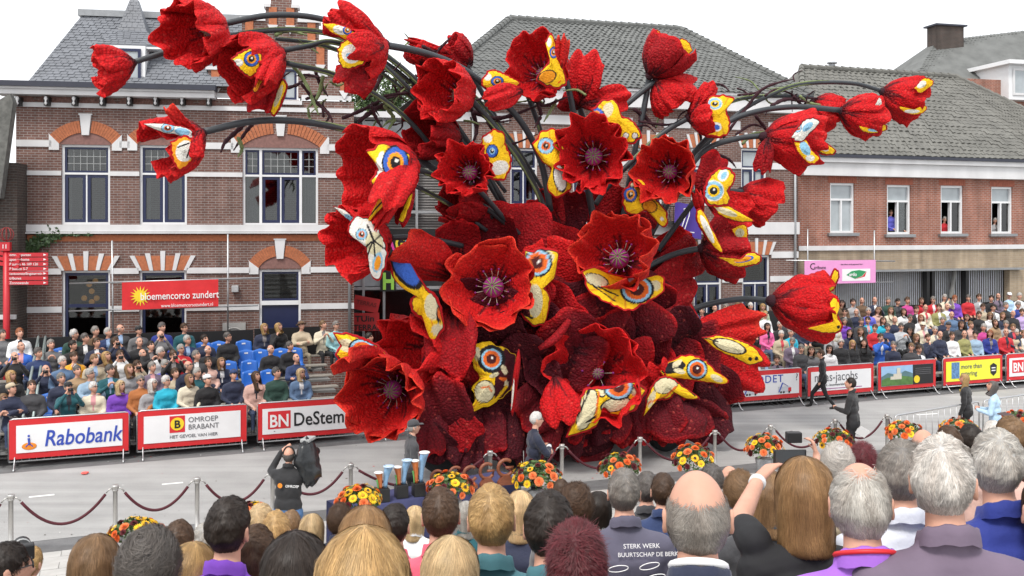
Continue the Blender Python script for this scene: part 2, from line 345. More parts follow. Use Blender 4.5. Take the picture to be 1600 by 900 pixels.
def bar_frame(b, u0, u1, z0, z1, w, y0, y1, mi=0):
    b.box(u0, u1, y0, y1, z0, z0+w, mi); b.box(u0, u1, y0, y1, z1-w, z1, mi)
    b.box(u0, u0+w, y0, y1, z0+w, z1-w, mi); b.box(u1-w, u1, y0, y1, z0+w, z1-w, mi)
def pane(parent, u0, u1, z0, z1, y, m, name='pane'):
    return MB().box(u0, u1, y, y+0.012, z0, z1).build(name, m, parent)
def dutch_window(root, r, cols=1, grid=True, split=0.36, gm=None, label=None):
    """white outer frame, navy sashes: a leaded transom light over a pair of casements"""
    u0, u1, z0, z1 = r; gm = gm or M_glass
    b = MB(); bar_frame(b, u0, u1, z0, z1, 0.07, 0.07, 0.2)
    zt = z1-(z1-z0)*split
    b.box(u0+0.07, u1-0.07, 0.075, 0.2, zt-0.03, zt+0.03)
    parts = [(u0+0.07, u1-0.07)]
    if cols == 3:
        a = u0+(u1-u0)*0.235; c = u0+(u1-u0)*0.765
        b.box(a-0.04, a+0.04, 0.072, 0.2, z0+0.07, z1-0.07); b.box(c-0.04, c+0.04, 0.072, 0.2, z0+0.07, z1-0.07)
        parts = [(u0+0.07, a-0.04), (a+0.04, c-0.04), (c+0.04, u1-0.07)]
    w = b.build('window', M_frame, root)
    s = MB(); q = MB()
    for i, (a, c) in enumerate(parts):
        bar_frame(s, a+0.004, c-0.004, zt+0.034, z1-0.074, 0.055, 0.10, 0.18)
        pane(w, a+0.06, c-0.06, zt+0.09, z1-0.13, 0.15, gm)
        if grid:
            nx = 6 if cols == 1 else (5 if i == 1 else 2); nz = 3
            for k in range(1, nx): x = a+0.06+(c-a-0.12)*k/nx; q.box(x-0.008, x+0.008, 0.14, 0.149, zt+0.09, z1-0.13)
            for k in range(1, nz): z = zt+0.09+(z1-zt-0.22)*k/nz; q.box(a+0.06, c-0.06, 0.137, 0.139, z-0.008, z+0.008)
        if cols == 1 or i == 1:
            mid = (a+c)/2
            q.box(mid-0.02, mid+0.02, 0.09, 0.19, z0+0.07, zt-0.03, 1)
            for e, f in ((a, mid-0.022), (mid+0.022, c)):
                bar_frame(s, e+0.004, f-0.004, z0+0.074, zt-0.034, 0.085, 0.10, 0.18); pane(w, e+0.08, f-0.08, z0+0.15, zt-0.11, 0.15, gm)
        else: pane(w, a+0.01, c-0.01, z0+0.075, zt-0.035, 0.15, gm)
    s.build('sash', M_navy, w); curtains(w, u0+0.08, u1-0.08, z0+0.1, z1-0.1, 0.34, rnd.uniform(0.1, 0.26))
    if q.v: q.build('glazing_bars', [M_lead, M_frame], w)
    return w
def seg_arch(root, u0, u1, zs, rise, th, name='arch', bricks=True, y=-0.03, spr=True):
    """rubbed-brick segmental arch: each half is its bricks, white keystone and springers"""
    half = (u1-u0)/2; cx = (u0+u1)/2; R = (half*half+rise*rise)/(2*rise); cz = zs+rise-R; a0 = math.asin(half/R)
    n = 26
    hb = [MB(), MB()]
    for k in range(n):
        if abs(k-(n-1)/2) < 1.6: continue
        b = hb[0 if k < n/2 else 1]
        t0 = -a0+2*a0*k/n+0.0035; t1 = -a0+2*a0*(k+1)/n-0.0035
        P = [(cx+math.sin(t0)*R, cz+math.cos(t0)*R), (cx+math.sin(t1)*R, cz+math.cos(t1)*R), (cx+math.sin(t1)*(R+th), cz+math.cos(t1)*(R+th)), (cx+math.sin(t0)*(R+th), cz+math.cos(t0)*(R+th))]
        b.prism(P, y-rnd.uniform(0, 0.006), 0.05)
    a = hb[0].build(name, M_brO, root); hb[1].build(name, M_brO, root)
    k = MB(); zt = zs+rise
    k.prism([(cx-0.10, zt-0.08), (cx+0.10, zt-0.08), (cx+0.16, zt+th+0.16), (cx-0.16, zt+th+0.16)], y-0.04, 0.05)
    k.prism([(cx-0.19, zt+th+0.162), (cx+0.19, zt+th+0.162), (cx+0.19, zt+th+0.20), (cx-0.19, zt+th+0.20)], y-0.05, 0.05)
    k.build('keystone', M_plas, a)
    if spr:
        for sgn, e in ((-1, u0), (1, u1)):
            x1 = cx+sgn*math.sin(a0)*(R+th); z1 = cz+math.cos(a0)*(R+th)
            poly = [(e, zs-0.19), (e+sgn*0.28, zs-0.19), (e+sgn*0.28, z1+0.02), (x1+sgn*0.02, z1+0.06), (e, zs)]
            if sgn < 0: poly = poly[::-1]
            MB().prism(poly, y-0.015, 0.05).build('springer', M_plas, a)
    # recessed brick field under the arch
    F = [(cx+math.sin(-a0+2*a0*i/14)*(R-0.003), cz+math.cos(-a0+2*a0*i/14)*(R-0.003)) for i in range(15)]
    MB().prism([(u0, zs-0.02)]+F+[(u1, zs-0.02)], -0.004, 0.0).build('arch_field', M_brD if False else mat('arch_field_brick', (0.22,0.115,0.10), 0.85, var=0.25, scale=12), a)
    return a
def flat_arch(root, u0, u1, z0, z1):
    """splayed flat arch of alternating white and orange blocks"""
    n = 9; cx = (u0+u1)/2; spread = 1.34
    ws = [0.72 if i % 2 == 0 else 1.35 for i in range(n)]; tw = sum(ws)
    for i in range(n):
        a = u0+(u1-u0)*sum(ws[:i])/tw; c = u0+(u1-u0)*sum(ws[:i+1])/tw
        A = cx+(a-cx)*spread; C = cx+(c-cx)*spread
        e = 0.0 if i % 2 else 0.05
        top = z1+(0.14 if i == 4 else 0.07 if i % 2 == 0 and i not in (0, 8) else 0)
        o = MB().prism([(a+0.004, z0), (c-0.004, z0), (C-0.004, top), (A+0.004, top)], -0.02-e*0.5, 0.05).build('voussoir', M_plas if i % 2 == 0 else M_brO, root)

# ---- brown brick town house on the left
A = Facade(30.8, 0.17, 25)
ra = A.root('town_house', label='brown brick town house with white bands, slate mansard roof and stepped gable', cat='house')
uL, uR = 0.0, A.uz(553, 300)[0]
zE = A.uz(190, 151)[1]                     # top of the brickwork under the cornice
up = [A.rect(96,226,172,351), A.rect(218,227,292,351), A.rect(379,231,497,352)]
gr = [A.rect(97,423,172,560), A.rect(218,423,291,560)]
dr = A.rect(405,421,470,620); dr = (dr[0], dr[1], 0.25, dr[3])
gr = [(g0[0], g0[1], 1.0, g0[3]) for g0 in gr]
gw = A.rect(439,105,466,158)
wall_holes('wall', M_brA, ra, uL, uR, 0, zE, up+gr+[dr])
# stepped gable
steps = [(325,549,150,112), (362,512,112,72), (378,498,72,34), (415,465,34,12), (423,455,12,-40)]
gb = MB(); cps = []
for i, (x0, x1, y0, y1) in enumerate(steps):
    u0 = A.uz(x0, 200)[0]; u1 = A.uz(x1, 200)[0]; z0 = A.uz(437, y0)[1]; z1 = A.uz(437, y1)[1]
    if i == 0:
        for (a, c, d, e) in ((u0, gw[0], z0, z1), (gw[1], u1, z0, z1)): gb.box(a, c, 0.0, 0.35, d-0.02, e)
        gb.box(gw[0], gw[1], 0.0, 0.35, z0-0.02, gw[2]) if gw[2] > z0-0.02 else None
        u0b, u1b = u0, u1
    elif i == 1:
        gb.box(u0, gw[0], 0.0, 0.35, z0, z1); gb.box(gw[1], u1, 0.0, 0.35, z0, z1); gb.box(gw[0], gw[1], 0.0, 0.35, max(gw[3], z0), z1)
    else: gb.box(u0, u1, 0.0, 0.35, z0, z1)
    nx = steps[i+1] if i < 4 else None
    if nx:
        a, c = A.uz(nx[0], 200)[0], A.uz(nx[1], 200)[0]
        [cps.append((MB().box(*q_, -0.08, 0.42, z1, z1+0.1), M_plas, 'coping')) for q_ in ((u0-0.06, a-0.002), (c+0.002, u1+0.06))]
        [cps.append((MB().box(q_, q_+0.24, -0.05, -0.002, z1-0.55, z1-0.002), M_brO, 'gable_pilaster')) for q_ in (u0+0.1, u1-0.34)]
        for ux in (u0+0.22, u1-0.22): cps.append((MB().prism([(ux-0.16, z1-0.552), (ux, z1-0.82), (ux+0.16, z1-0.552)], -0.09, -0.002), M_plas, 'gable_corbel'))
    else: cps.append((MB().box(u0-0.06, u1+0.06, -0.08, 0.42, z1, z1+0.1), M_plas, 'coping'))
gbo = gb.build('stepped_gable', M_brA, ra); [q_.build(n_, m_, gbo) for q_, m_, n_ in cps]
u0, u1 = A.uz(330, 200)[0], A.uz(549, 200)[0]
for (y0, y1) in ((148,155),(110,118)):
    zz0, zz1 = A.uz(437, y1)[1], A.uz(437, y0)[1]
    for a, c in ((u0, gw[0]-0.1), (gw[1]+0.1, u1)):
        if y0 < 120 : a, c = max(a, A.uz(362,200)[0]), min(c, A.uz(512,200)[0])
        MB().box(a, c, -0.045, -0.003, zz0, zz1).build('stone_band', M_plas, ra)
w = MB(); bar_frame(w, *gw, 0.05, 0.05, 0.2); wo_ = w.build('window', M_frame, ra)
s = MB(); bar_frame(s, gw[0]+0.052, gw[1]-0.052, gw[2]+0.052, gw[3]-0.052, 0.07, 0.08, 0.18); s.build('sash', M_navy, wo_); pane(wo_, gw[0]+0.12, gw[1]-0.12, gw[2]+0.12, gw[3]-0.12, 0.14, M_glassL)
MB().box(gw[0]-0.12, gw[1]+0.12, -0.12, -0.003, gw[2]-0.12, gw[2]).build('sill', M_plas, wo_)
# white stone bands, broken by the openings
def band(y0, y1, px=190, proud=0.045, m=None, name='stone_band', x0=25, x1=553, cuts=(), z=None):
    z0, z1 = z if z else (A.uz(px, y1)[1], A.uz(px, y0)[1]); a = A.uz(x0, 200)[0]; e = A.uz(x1, 200)[0]
    for c in sorted(cuts):
        if c[0] > a: MB().box(a, c[0], -proud, -0.003, z0, z1).build(name, m or M_plas, ra)
        a = max(a, c[1])
    if a < e: MB().box(a, e, -proud, -0.003, z0, z1).build(name, m or M_plas, ra)
band(163, 170, proud=0.07)
band(221, 231, cuts=[(r[0]-0.27, r[1]+0.27) for r in up])
band(268, 275, cuts=[(r[0], r[1]) for r in up])
band(351, 362, proud=0.12); 
z0 = A.uz(190, 365)[1]; MB().box(uL, uR, -0.17, -0.003, z0, z0+0.045).build('sill_moulding', M_plas, ra)
band(367, 377, proud=0.012, m=M_brO, name='brick_band')
band(419, 428, cuts=[(g0[0]-0.02, g0[1]+0.02) for g0 in gr]+[(dr[0]-0.26, dr[1]+0.26)])
band(478, 487, cuts=[(g0[0], g0[1]) for g0 in gr]+[(dr[0], dr[1])])
for i, r in enumerate(up):
    dutch_window(ra, r, 3 if i == 2 else 1, gm=M_glass)
    zs = r[3]+0.02; seg_arch(ra, r[0]-0.06, r[1]+0.06, zs, 0.34 if i < 2 else 0.42, 0.36)
for g0 in gr:
    b = MB(); bar_frame(b, *g0, 0.06, 0.06, 0.2); w = b.build('window', M_frame, ra)
    s = MB(); bar_frame(s, g0[0]+0.064, g0[1]-0.064, g0[2]+0.064, g0[3]-0.064, 0.08, 0.1, 0.18); zz = A.uz(134, 478)[1]
    s.box(g0[0]+0.15, g0[1]-0.15, 0.1, 0.18, zz-0.05, zz+0.05); s.build('sash', M_navy, w)
    pane(w, g0[0]+0.13, g0[1]-0.13, zz+0.04, g0[3]-0.13, 0.15, M_glass); pane(w, g0[0]+0.13, g0[1]-0.13, g0[2]+0.13, zz-0.04, 0.15, M_glass)
    flat_arch(ra, g0[0]-0.04, g0[1]+0.04, g0[3]+0.01, A.uz(134, 400)[1])
# round paper lamps glowing behind the pub window
for (px, py) in ((131,446),(141,441),(135,457),(123,468),(135,474),(143,468)):
    u, z = A.uz(px, py); MB().ball((u, 0.6, z), 0.085, 12, 8).build('lamp', mat('lamp_glow', (0.85,0.40,0.10), 0.5, emit=0.30, var=0), ra, True)
# front door with transom light
b = MB(); bar_frame(b, *dr, 0.07, 0.05, 0.2); zb = A.uz(437, 473)[1]; b.box(dr[0]+0.07, dr[1]-0.07, 0.04, 0.2, zb-0.07, zb+0.06); do = b.build('door_case', M_frame, ra)
pane(do, dr[0]+0.12, dr[1]-0.12, zb+0.1, dr[3]-0.12, 0.14, M_glass)
s = MB(); bar_frame(s, dr[0]+0.072, dr[1]-0.072, zb+0.062, dr[3]-0.072, 0.06, 0.09, 0.18); s.build('sash', M_navy, do)
d = MB(); d.box(dr[0]+0.07, dr[1]-0.07, 0.11, 0.18, dr[2], zb-0.07); leaf = d.build('door', M_navy, ra)
for a in (0.12, 0.56):
    for z in (0.25, 0.9, 1.5):
        wd = dr[1]-dr[0]; q = MB(); q.box(dr[0]+wd*a, dr[0]+wd*(a+0.32), 0.095, 0.109, dr[2]+z, dr[2]+z+0.5); bevel(q.build('door_panel', M_navy, leaf), 0.012)
seg_arch(ra, dr[0]-0.02, dr[1]+0.02, dr[3]+0.05, 0.36, 0.34)
# cornice, frieze brackets, gutter
c0 = A.uz(20, 300)[0]; c1 = A.uz(338, 300)[0]
zc0, zc1, zc2 = A.uz(190, 153)[1], A.uz(190, 145)[1], A.uz(190, 139)[1]
c = MB(); c.box(c0-0.35, c1, -0.45, 0.2, zc0, zc1); c.box(c0-0.42, c1, -0.52, 0.2, zc1, zc1+0.06); co = c.build('cornice', M_plas, ra)
MB().box(c0-0.5, c1+0.05, -0.6, 0.3, zc1+0.06, zc2+0.1).build('gutter', M_gutter, co)
for px in (33,77,120,163,205,246,287,328):
    u = A.uz(px, 300)[0]; z1 = A.uz(px, 153)[1]; z0 = z1-0.26
    k = MB(); k.box(u-0.07, u+0.07, -0.3, -0.003, z0, z1-0.002); br = k.build('bracket', M_black, ra)
    q = MB(); q.lathe([(0.01,-0.26),(0.045,-0.2),(0.02,-0.14),(0.055,-0.06),(0.03,-0.001)], 8, (u, -0.34, z1)); q.build('finial', M_plas, br, True)
# herringbone frieze
zf0, zf1 = A.uz(190, 163)[1], zc0
fz = MB(); n = 70
for i in range(n):
    a = uL+(c1-uL)*i/n; e = a+(c1-uL)/n-0.018; k = 0.16*(1 if (i//7) % 2 else -1)
    fz.prism([(a, zf0), (e, zf0), (min(e+k, c1) if k > 0 else max(e+k, uL), zf1), (min(a+k, c1) if k > 0 else max(a+k, uL), zf1)], -0.012-0.008*(i % 2), -0.003)
fz.build('herringbone_frieze', mat('frieze_brick', (0.23,0.12,0.10), 0.85, var=0.3, scale=10), ra)
# slate mansard
def shingle_roof(name, m, parent, P0, P1, P2, P3, rows, cols, step=0.02, stagger=True, wave=0.0, seed=0):
    """courses of slates or tiles between eave P0-P1 and ridge P3-P2 (points in the parent's space)"""
    P0, P1, P2, P3 = [np.array(p, float) for p in (P0, P1, P2, P3)]
    nrm = np.cross(P1-P0, P3-P0); nrm /= np.linalg.norm(nrm)
    if nrm[1] > 0: nrm = -nrm
    V = []; F = []; R = random.Random(seed); base = np.linalg.norm(P1-P0)
    for r in range(rows):
        t0, t1 = r/rows, (r+1)/rows+0.25/rows
        a0, b0 = P0+(P3-P0)*t0, P1+(P2-P1)*t0; a1, b1 = P0+(P3-P0)*min(t1, 1), P1+(P2-P1)*min(t1, 1)
        ln = np.linalg.norm(b0-a0); nc = max(2, int(round(cols*ln/base)))
        for c in range(nc+(1 if stagger and r % 2 else 0)):
            o = 0.5 if stagger and r % 2 else 0.0
            s0, s1 = max(0, (c-o)/nc), min(1, (c+1-o)/nc); g = 0.06/nc
            if s1-s0 < 0.01/nc: continue
            h = step*(1+R.uniform(-0.3, 0.5)); k = len(V)
            if wave:
                w = []
                for q in range(5):
                    s = s0+(s1-s0)*q/4; hh = h+wave*math.sin(q/4*2*math.pi)
                    w.append((s, hh))
                for s, hh in w: V.append(a0+(b0-a0)*s+nrm*hh)
                for s, hh in w: V.append(a1+(b1-a1)*s+nrm*(hh-step*0.8))
                for s, hh in w: V.append(a0+(b0-a0)*s+nrm*(hh-step*1.1))
                for q in range(4): F += [(k+q, k+q+1, k+6+q, k+5+q), (k+10+q, k+11+q, k+q+1, k+q)]
            else:
                V += [a0+(b0-a0)*(s0+g)+nrm*h, a0+(b0-a0)*(s1-g)+nrm*h, a1+(b1-a1)*(s1-g)+nrm*(h-step*0.8), a1+(b1-a1)*(s0+g)+nrm*(h-step*0.8), a0+(b0-a0)*(s0+g), a0+(b0-a0)*(s1-g)]
                F += [(k, k+1, k+2, k+3), (k+4, k+5, k+1, k)]
    o = link(name, np_mesh(name, np.array(V), np.array(F), m, smooth=False), parent); tag(o, kind='stuff'); return o
def lift(F, px, py, back):                 # a point of the roof that stands `back` metres behind facade F, seen at a pixel -> local x,y,z
    y0 = F.y0+back*F.k; Y = line_y(px, y0, F.t); X = (px-800)/FOC*Y
    return Vector(((X-F.org.x)*math.cos(F.ang)+(Y-F.org.y)*math.sin(F.ang), -(X-F.org.x)*math.sin(F.ang)+(Y-F.org.y)*math.cos(F.ang), EYE-(py-HOR)/FOC*Y))
e0, e1 = Vector((c0+0.5, -0.3, zc2+0.1)), Vector((c1+1.4, -0.3, zc2+0.1))
r0 = lift(A, 128, 24, 1.6); r1 = Vector((c1+1.4, r0.y, r0.z))
rf = MB().add([e0, e1, r1, r0, r0+Vector((0.3,5,0)), r1+Vector((0,5,0)), (e0.x, 8.8, e0.z)], [(0,1,2,3),(3,2,5,4),(0,3,4,6)]).build('roof', M_slate, ra)
shingle_roof('slates', M_slate, rf, e0, e1, r1, r0, 26, 34, 0.02)
MB().box(r0.x-0.1, r1.x, r0.y-0.1, r0.y+0.5, r0.z-0.02, r0.z+0.18).build('ridge_capping', M_zinc, rf)
# dormer with a slated spire
d0, d1, dz0, dz1 = A.rect(172, 72, 228, 138)
dm = MB(); dm.box(d0, d1, -0.1, 1.8, dz0, dz1); dmo = dm.build('dormer', M_frame, ra)
s = MB(); bar_frame(s, d0+0.12, d1-0.12, dz0+0.08, dz1-0.1, 0.08, -0.16, -0.102); s.build('sash', M_navy, dmo); pane(dmo, d0+0.2, d1-0.2, dz0+0.16, dz1-0.18, -0.125, M_glassL)
dc = (d0+d1)/2; hw = (d1-d0)/2+0.42; zt = A.uz(200, 42)[1]; zp = A.uz(200, -10)[1]
sp = MB(); n4 = lambda h, z: [(dc-h, 0.9-h*0.9, z), (dc+h, 0.9-h*0.9, z), (dc+h, 0.9+h*0.9, z), (dc-h, 0.9+h*0.9, z)]
v = n4(hw, dz1)+n4(hw, dz1+0.06)+n4(0.42, zt)+n4(0.12, zp); f = [(3,2,1,0)]
for k in range(3): f += [(4*k+i, 4*k+(i+1) % 4, 4*k+4+(i+1) % 4, 4*k+4+i) for i in range(4)]
f.append((12,13,14,15)); sp.add(v, f); spo = sp.build('spire', M_slate, dmo)
shingle_roof('slates', M_slate, dmo, v[4], v[5], v[9], v[8], 7, 9, 0.015, seed=3); shingle_roof('slates', M_slate, dmo, v[8], v[9], v[13], v[12], 11, 5, 0.012, seed=4)
MB().box(dc-hw-0.02, dc+hw+0.02, 0.9-hw*0.9-0.03, 0.9+hw*0.9, dz1-0.06, dz1-0.002).build('dormer_eave', M_frame, dmo)
# small things on the facade
u, z = A.uz(368, 451); bevel(tag(MB().box(-0.1,0.1,-0.16,0,-0.1,0.1).build('junction_box', mat('grey_plastic', (0.45,0.46,0.47), 0.5), None, False, A.org+Vector((u*math.cos(A.ang), u*math.sin(A.ang), z))+Vector((0,-0.01,0)), (0,0,A.ang)), 'small grey junction box on the brick wall beside the blue front door', 'box'), 0.015)
u0, u1, z0, z1 = A.rect(348, 504, 384, 530)
q = MB(); q.box(u0, u1, -0.05, -0.003, z0, z1); rl = q.build('relief_stone', M_pave, ra)
cx = (u0+u1)/2
for rr in (0.30, 0.2, 0.1):
    MB().tube([(cx+rr*math.cos(t), -0.06, z0+0.05+rr*math.sin(t)) for t in np.linspace(0, math.pi, 12)], 0.025, 6).build('relief_ring', M_pave, rl, True)
# drainpipe at the right corner
u = A.uz(546, 300)[0]; MB().tube([(u, -0.08, 0.3), (u, -0.08, 7.2)], 0.045, 8).build('drainpipe', M_zinc, ra, True)
# ivy on the left corner
iv = []; ivf = []
for k in range(900):
    t = rnd.random(); px = 22+t*72+rnd.gauss(0, 5); py = 397-t*32+rnd.gauss(0, 5)
    if px > 60 and rnd.random() < 0.5: py = 364+rnd.random()*4; px = 60+rnd.random()**2*85
    u, z = A.uz(px, py); c = Vector((u, -0.05-rnd.random()*0.12, z)); a = rnd.uniform(0, 6.28); s_ = rnd.uniform(0.035, 0.065)
    d1 = Vector((math.cos(a), rnd.uniform(-0.6,0.6), math.sin(a)))*s_; d2 = Vector((-math.sin(a), rnd.uniform(-0.6,0.6), math.cos(a)))*s_*0.8
    i = len(iv); iv += [c-d1, c+d2*0.8, c+d1, c-d2*0.8]; ivf.append((i, i+1, i+2, i+3))
o = link('ivy', np_mesh('ivy', np.array(iv), np.array(ivf), mat('ivy_leaf', (0.045,0.085,0.03), 0.5, var=0.4, scale=9), smooth=False)); o.location = A.org; o.rotation_euler = (0,0,A.ang)
tag(o, 'green ivy creeping along the corner of the brown brick house', 'ivy', kind='stuff')
# dark outbuilding at the far left
O = Facade(29.6, 0.17, -260)
ro = O.root('outbuilding', label='dark brick outbuilding with steep grey roof edge at the left margin', cat='outbuilding')
uo = O.uz(24, 300)[0]; MB().box(0, uo-0.05, 0.3, 8, 0, 7.2).build('wall', M_brD, ro)
P = [O.uz(17, 147), O.uz(22, 160), O.uz(2, 310), O.uz(-60, 310), O.uz(-30, 175)]
MB().prism([(p[0], p[1]) for p in P], -0.1, 0.25).build('roof_verge', mat('dark_verge', (0.13,0.13,0.12), 0.85, var=0.4, scale=6, bump=0.5, bscale=25), ro)
MB().box(uo-1.2, uo-0.06, 0.2, 0.299, O.uz(10, 500)[1], O.uz(10, 493)[1]).build('window_sill', M_plas, ro)

# ---- brown brick house behind the float with the tiled hip roof
B = Facade(33.0, 0.28, 700)
rb = B.root('hipped_house', label='brown brick house with white bands and grey tiled hip roof behind the flower float', cat='house')
uB = B.uz(1246, 300)[0]; zB = 10.15
wu = [B.rect(797,232,840,321), B.rect(895,232,940,321), B.rect(990,232,1035,321), B.rect(1080,232,1117,321), B.rect(1158,232,1198,321)]
wg = [B.rect(1084,399,1128,520), B.rect(1160,399,1203,520), B.rect(1000,399,1050,520), B.rect(900,399,950,520)]
wg = [(g0[0], g0[1], 0.9, g0[3]) for g0 in wg]
wall_holes('wall', M_brA, rb, 0, uB, 0, zB, wu+wg)
def band_b(zr, proud=0.045, cuts=(), name='stone_band'):
    a = 0
    for c in sorted(cuts):
        if c[0] > a: MB().box(a, c[0], -proud, -0.003, zr[0], zr[1]).build(name, M_plas, rb)
        a = max(a, c[1])
    MB().box(a, uB+0.02, -proud, -0.003, zr[0], zr[1]).build(name, M_plas, rb)
zz = lambda y, x=1220: B.uz(x, y)[1]
for i, r in enumerate(wu): dutch_window(rb, r, 1, False, 0.35, M_glassL if i > 2 else M_glass); flat_arch(rb, r[0]-0.04, r[1]+0.04, r[3]+0.02, r[3]+0.5)
for r in wg: dutch_window(rb, r, 1, False, 0.3); flat_arch(rb, r[0]-0.04, r[1]+0.04, r[3]+0.02, r[3]+0.5)
band_b((zz(265), zz(255)), cuts=[(r[0], r[1]) for r in wu]); band_b((zz(205), zz(192)), cuts=[(r[0]-0.05, r[1]+0.05) for r in wu])
band_b((zz(366), zz(347)), 0.12); band_b((zz(403), zz(393)), cuts=[(r[0]-0.05, r[1]+0.05) for r in wg]); band_b((zz(440), zz(431)), cuts=[(r[0], r[1]) for r in wg])
c = MB(); c.box(-0.3, uB+0.15, -0.35, 0.2, zB-0.55, zB); c.box(-0.4, uB+0.25, -0.45, 0.2, zB, zB+0.1); c.build('cornice', M_plas, rb)
rl0, rr0 = lift(B, 797, 30, 5.0), lift(B, 1063, 52, 5.0); rr0.z = rl0.z
el, er = Vector((-0.5,-0.5,zB+0.1)), Vector((uB+0.3,-0.5,zB+0.1)); bl, bR = Vector((-0.5,10.5,zB+0.1)), Vector((uB+0.3,10.5,zB+0.1))
rf = MB().add([el, er, rr0, rl0, bl, bR], [(0,1,2,3),(1,5,2),(5,4,3,2),(4,0,3)]).build('roof', M_tileG, rb)
shingle_roof('roof_tiles', M_tileG, rf, el, er, rr0, rl0, 28, 60, 0.035, False, 0.024)
for p, q in ((el, rl0), (er, rr0), (rl0, rr0)):
    b = MB(); n = 22
    for i in range(n):
        a = p.lerp(q, i/n); e = p.lerp(q, (i+1.12)/n); b.tube([a+Vector((0,0,0.05)), e+Vector((0,0,0.03))], [0.15, 0.12], 8)
    b.build('ridge_tiles', M_tileG, rf)
u = B.uz(738, 300)[0]; MB().tube([(u, -0.1, 0.3), (u, -0.1, zB-0.6)], 0.05, 8).build('drainpipe', M_zinc, rb, True)
u = B.uz(1240, 300)[0]; MB().tube([(u, -0.1, 0.3), (u, -0.1, zB-0.6)], 0.05, 8).build('drainpipe', M_zinc, rb, True)
# balcony railing and hanging purple flag
u0, u1, z0, z1 = B.rect(992, 322, 1090, 347)
q = MB(); bar_frame(q, u0, u1, z0, z1, 0.03, -0.5, -0.46)
for i in range(24): x = u0+(u1-u0)*(i+0.5)/24; q.tube([(x, -0.48, z0), (x+0.06*math.sin(i*2.1), -0.48, (z0+z1)/2), (x, -0.48, z1)], 0.012, 5)
q.box(u0, u1, -0.5, -0.003, z0-0.08, z0-0.002); q.build('balcony_railing', M_black, rb)
fu, fz = B.uz(1043, 318); fl = MB(); n = 10; fv = []
for i in range(n+1):
    for j in range(9): fv.append((fu+i*0.1, -0.62+0.05*math.sin(i*0.9+j*0.3), fz-j*0.16+0.03*math.sin(i)))
ff = [(i*9+j, (i+1)*9+j, (i+1)*9+j+1, i*9+j+1) for i in range(n) for j in range(8)]
fl.add(fv, ff); fo = fl.build('hanging_flag', mat('purple_cloth', (0.06,0.03,0.26), 0.7), None, True, B.org, (0,0,B.ang)); tag(fo, 'purple flag with white line drawing hanging from the balcony behind the float', 'flag')
em = MB(); em.tube([(fu+0.2,-0.72,fz-0.9),(fu+0.35,-0.72,fz-0.5),(fu+0.3,-0.72,fz-0.2),(fu+0.55,-0.72,fz-0.15),(fu+0.5,-0.72,fz-0.45),(fu+0.3,-0.72,fz-1.0),(fu+0.7,-0.72,fz-1.05)], 0.018, 5); em.build('flag_drawing', M_white, fo)

# ---- glass link between the two houses
G = Facade(33.2, 0.2, 548)
rg = G.root('glass_annex', label='grey glass annex with roller shutter between the two brick houses', cat='annex')
uG = G.uz(708, 300)[0]; zG = G.uz(620, 186)[1]
MB().box(0, uG, 0.6, 6, 0, zG-0.3).build('back_wall', mat('annex_dark', (0.10,0.10,0.105), 0.6), rg)
b = MB()
for px in (548,568,600,651,700): u = G.uz(px, 300)[0]; b.box(u-0.04, u+0.04, -0.05, 0.05, 0, zG)
for i, py in enumerate((186,232,331,412,450)): z = G.uz(620, py)[1]; b.box(0, uG, -0.048, 0.048, z-0.05, z+0.05)
b.build('mullions', mat('grey_aluminium', (0.42,0.44,0.45), 0.4, metal=0.5), rg)
for (x0, y0, x1, y1) in ((570,190,649,229),(653,190,698,229),(570,235,598,328),(602,235,649,328),(550,415,566,447),(570,415,598,447),(602,415,649,447),(570,455,598,560),(602,455,649,560),(653,455,698,560)):
    u0, u1, z0, z1 = G.rect(x0, y0, x1, y1); MB().box(u0, u1, 0.0, 0.012, z0, z1).build('pane', M_glassL if y0 < 200 or 412 < y0 < 450 else M_glass, rg)
u0, u1, z0, z1 = G.rect(602, 262, 698, 372); sh = MB()
for i in range(26): z = z0+(z1-z0)*i/26; sh.add([(u0,0.25,z),(u1,0.25,z),(u1,0.21,z+(z1-z0)/52),(u0,0.21,z+(z1-z0)/52),(u0,0.25,z+(z1-z0)/26-0.004),(u1,0.25,z+(z1-z0)/26-0.004)], [(0,1,2,3),(3,2,5,4)])
sh.build('roller_shutter', mat('shutter_steel', (0.25,0.24,0.235), 0.5, metal=0.4), rg)
MB().box(-0.1, uG, -0.4, 3, zG, zG+0.2).build('roof_edge', M_frame, rg)
LC = [mat('letter_%d' % i, c, 0.5, var=0) for i, c in enumerate(((0.9,0.06,0.4),(0.9,0.7,0.05),(0.15,0.6,0.75),(0.95,0.3,0.05),(0.35,0.7,0.1)))]
u0, u1, z0, z1 = G.rect(598, 358, 676, 396); MB().box(u0-0.1, u1+0.1, -0.11, -0.06, z0, z1).build('sign_board', M_black, rg)
for i, ch in enumerate('AGENT'):
    u, z = G.uz(602+i*15, 392); text('letter', ch, 0.62, LC[i % 5], rg, (u, -0.12, z+0.04), bold=0.035, sx=0.72)
u0, u1, z0, z1 = G.rect(594, 420, 618, 455); MB().box(u0, u1, -0.11, -0.06, z0, z1).build('sign_board', M_black, rg)
u, z = G.uz(597, 451); text('letter', 'H', 0.75, LC[4], rg, (u, -0.12, z), bold=0.04, sx=0.75)
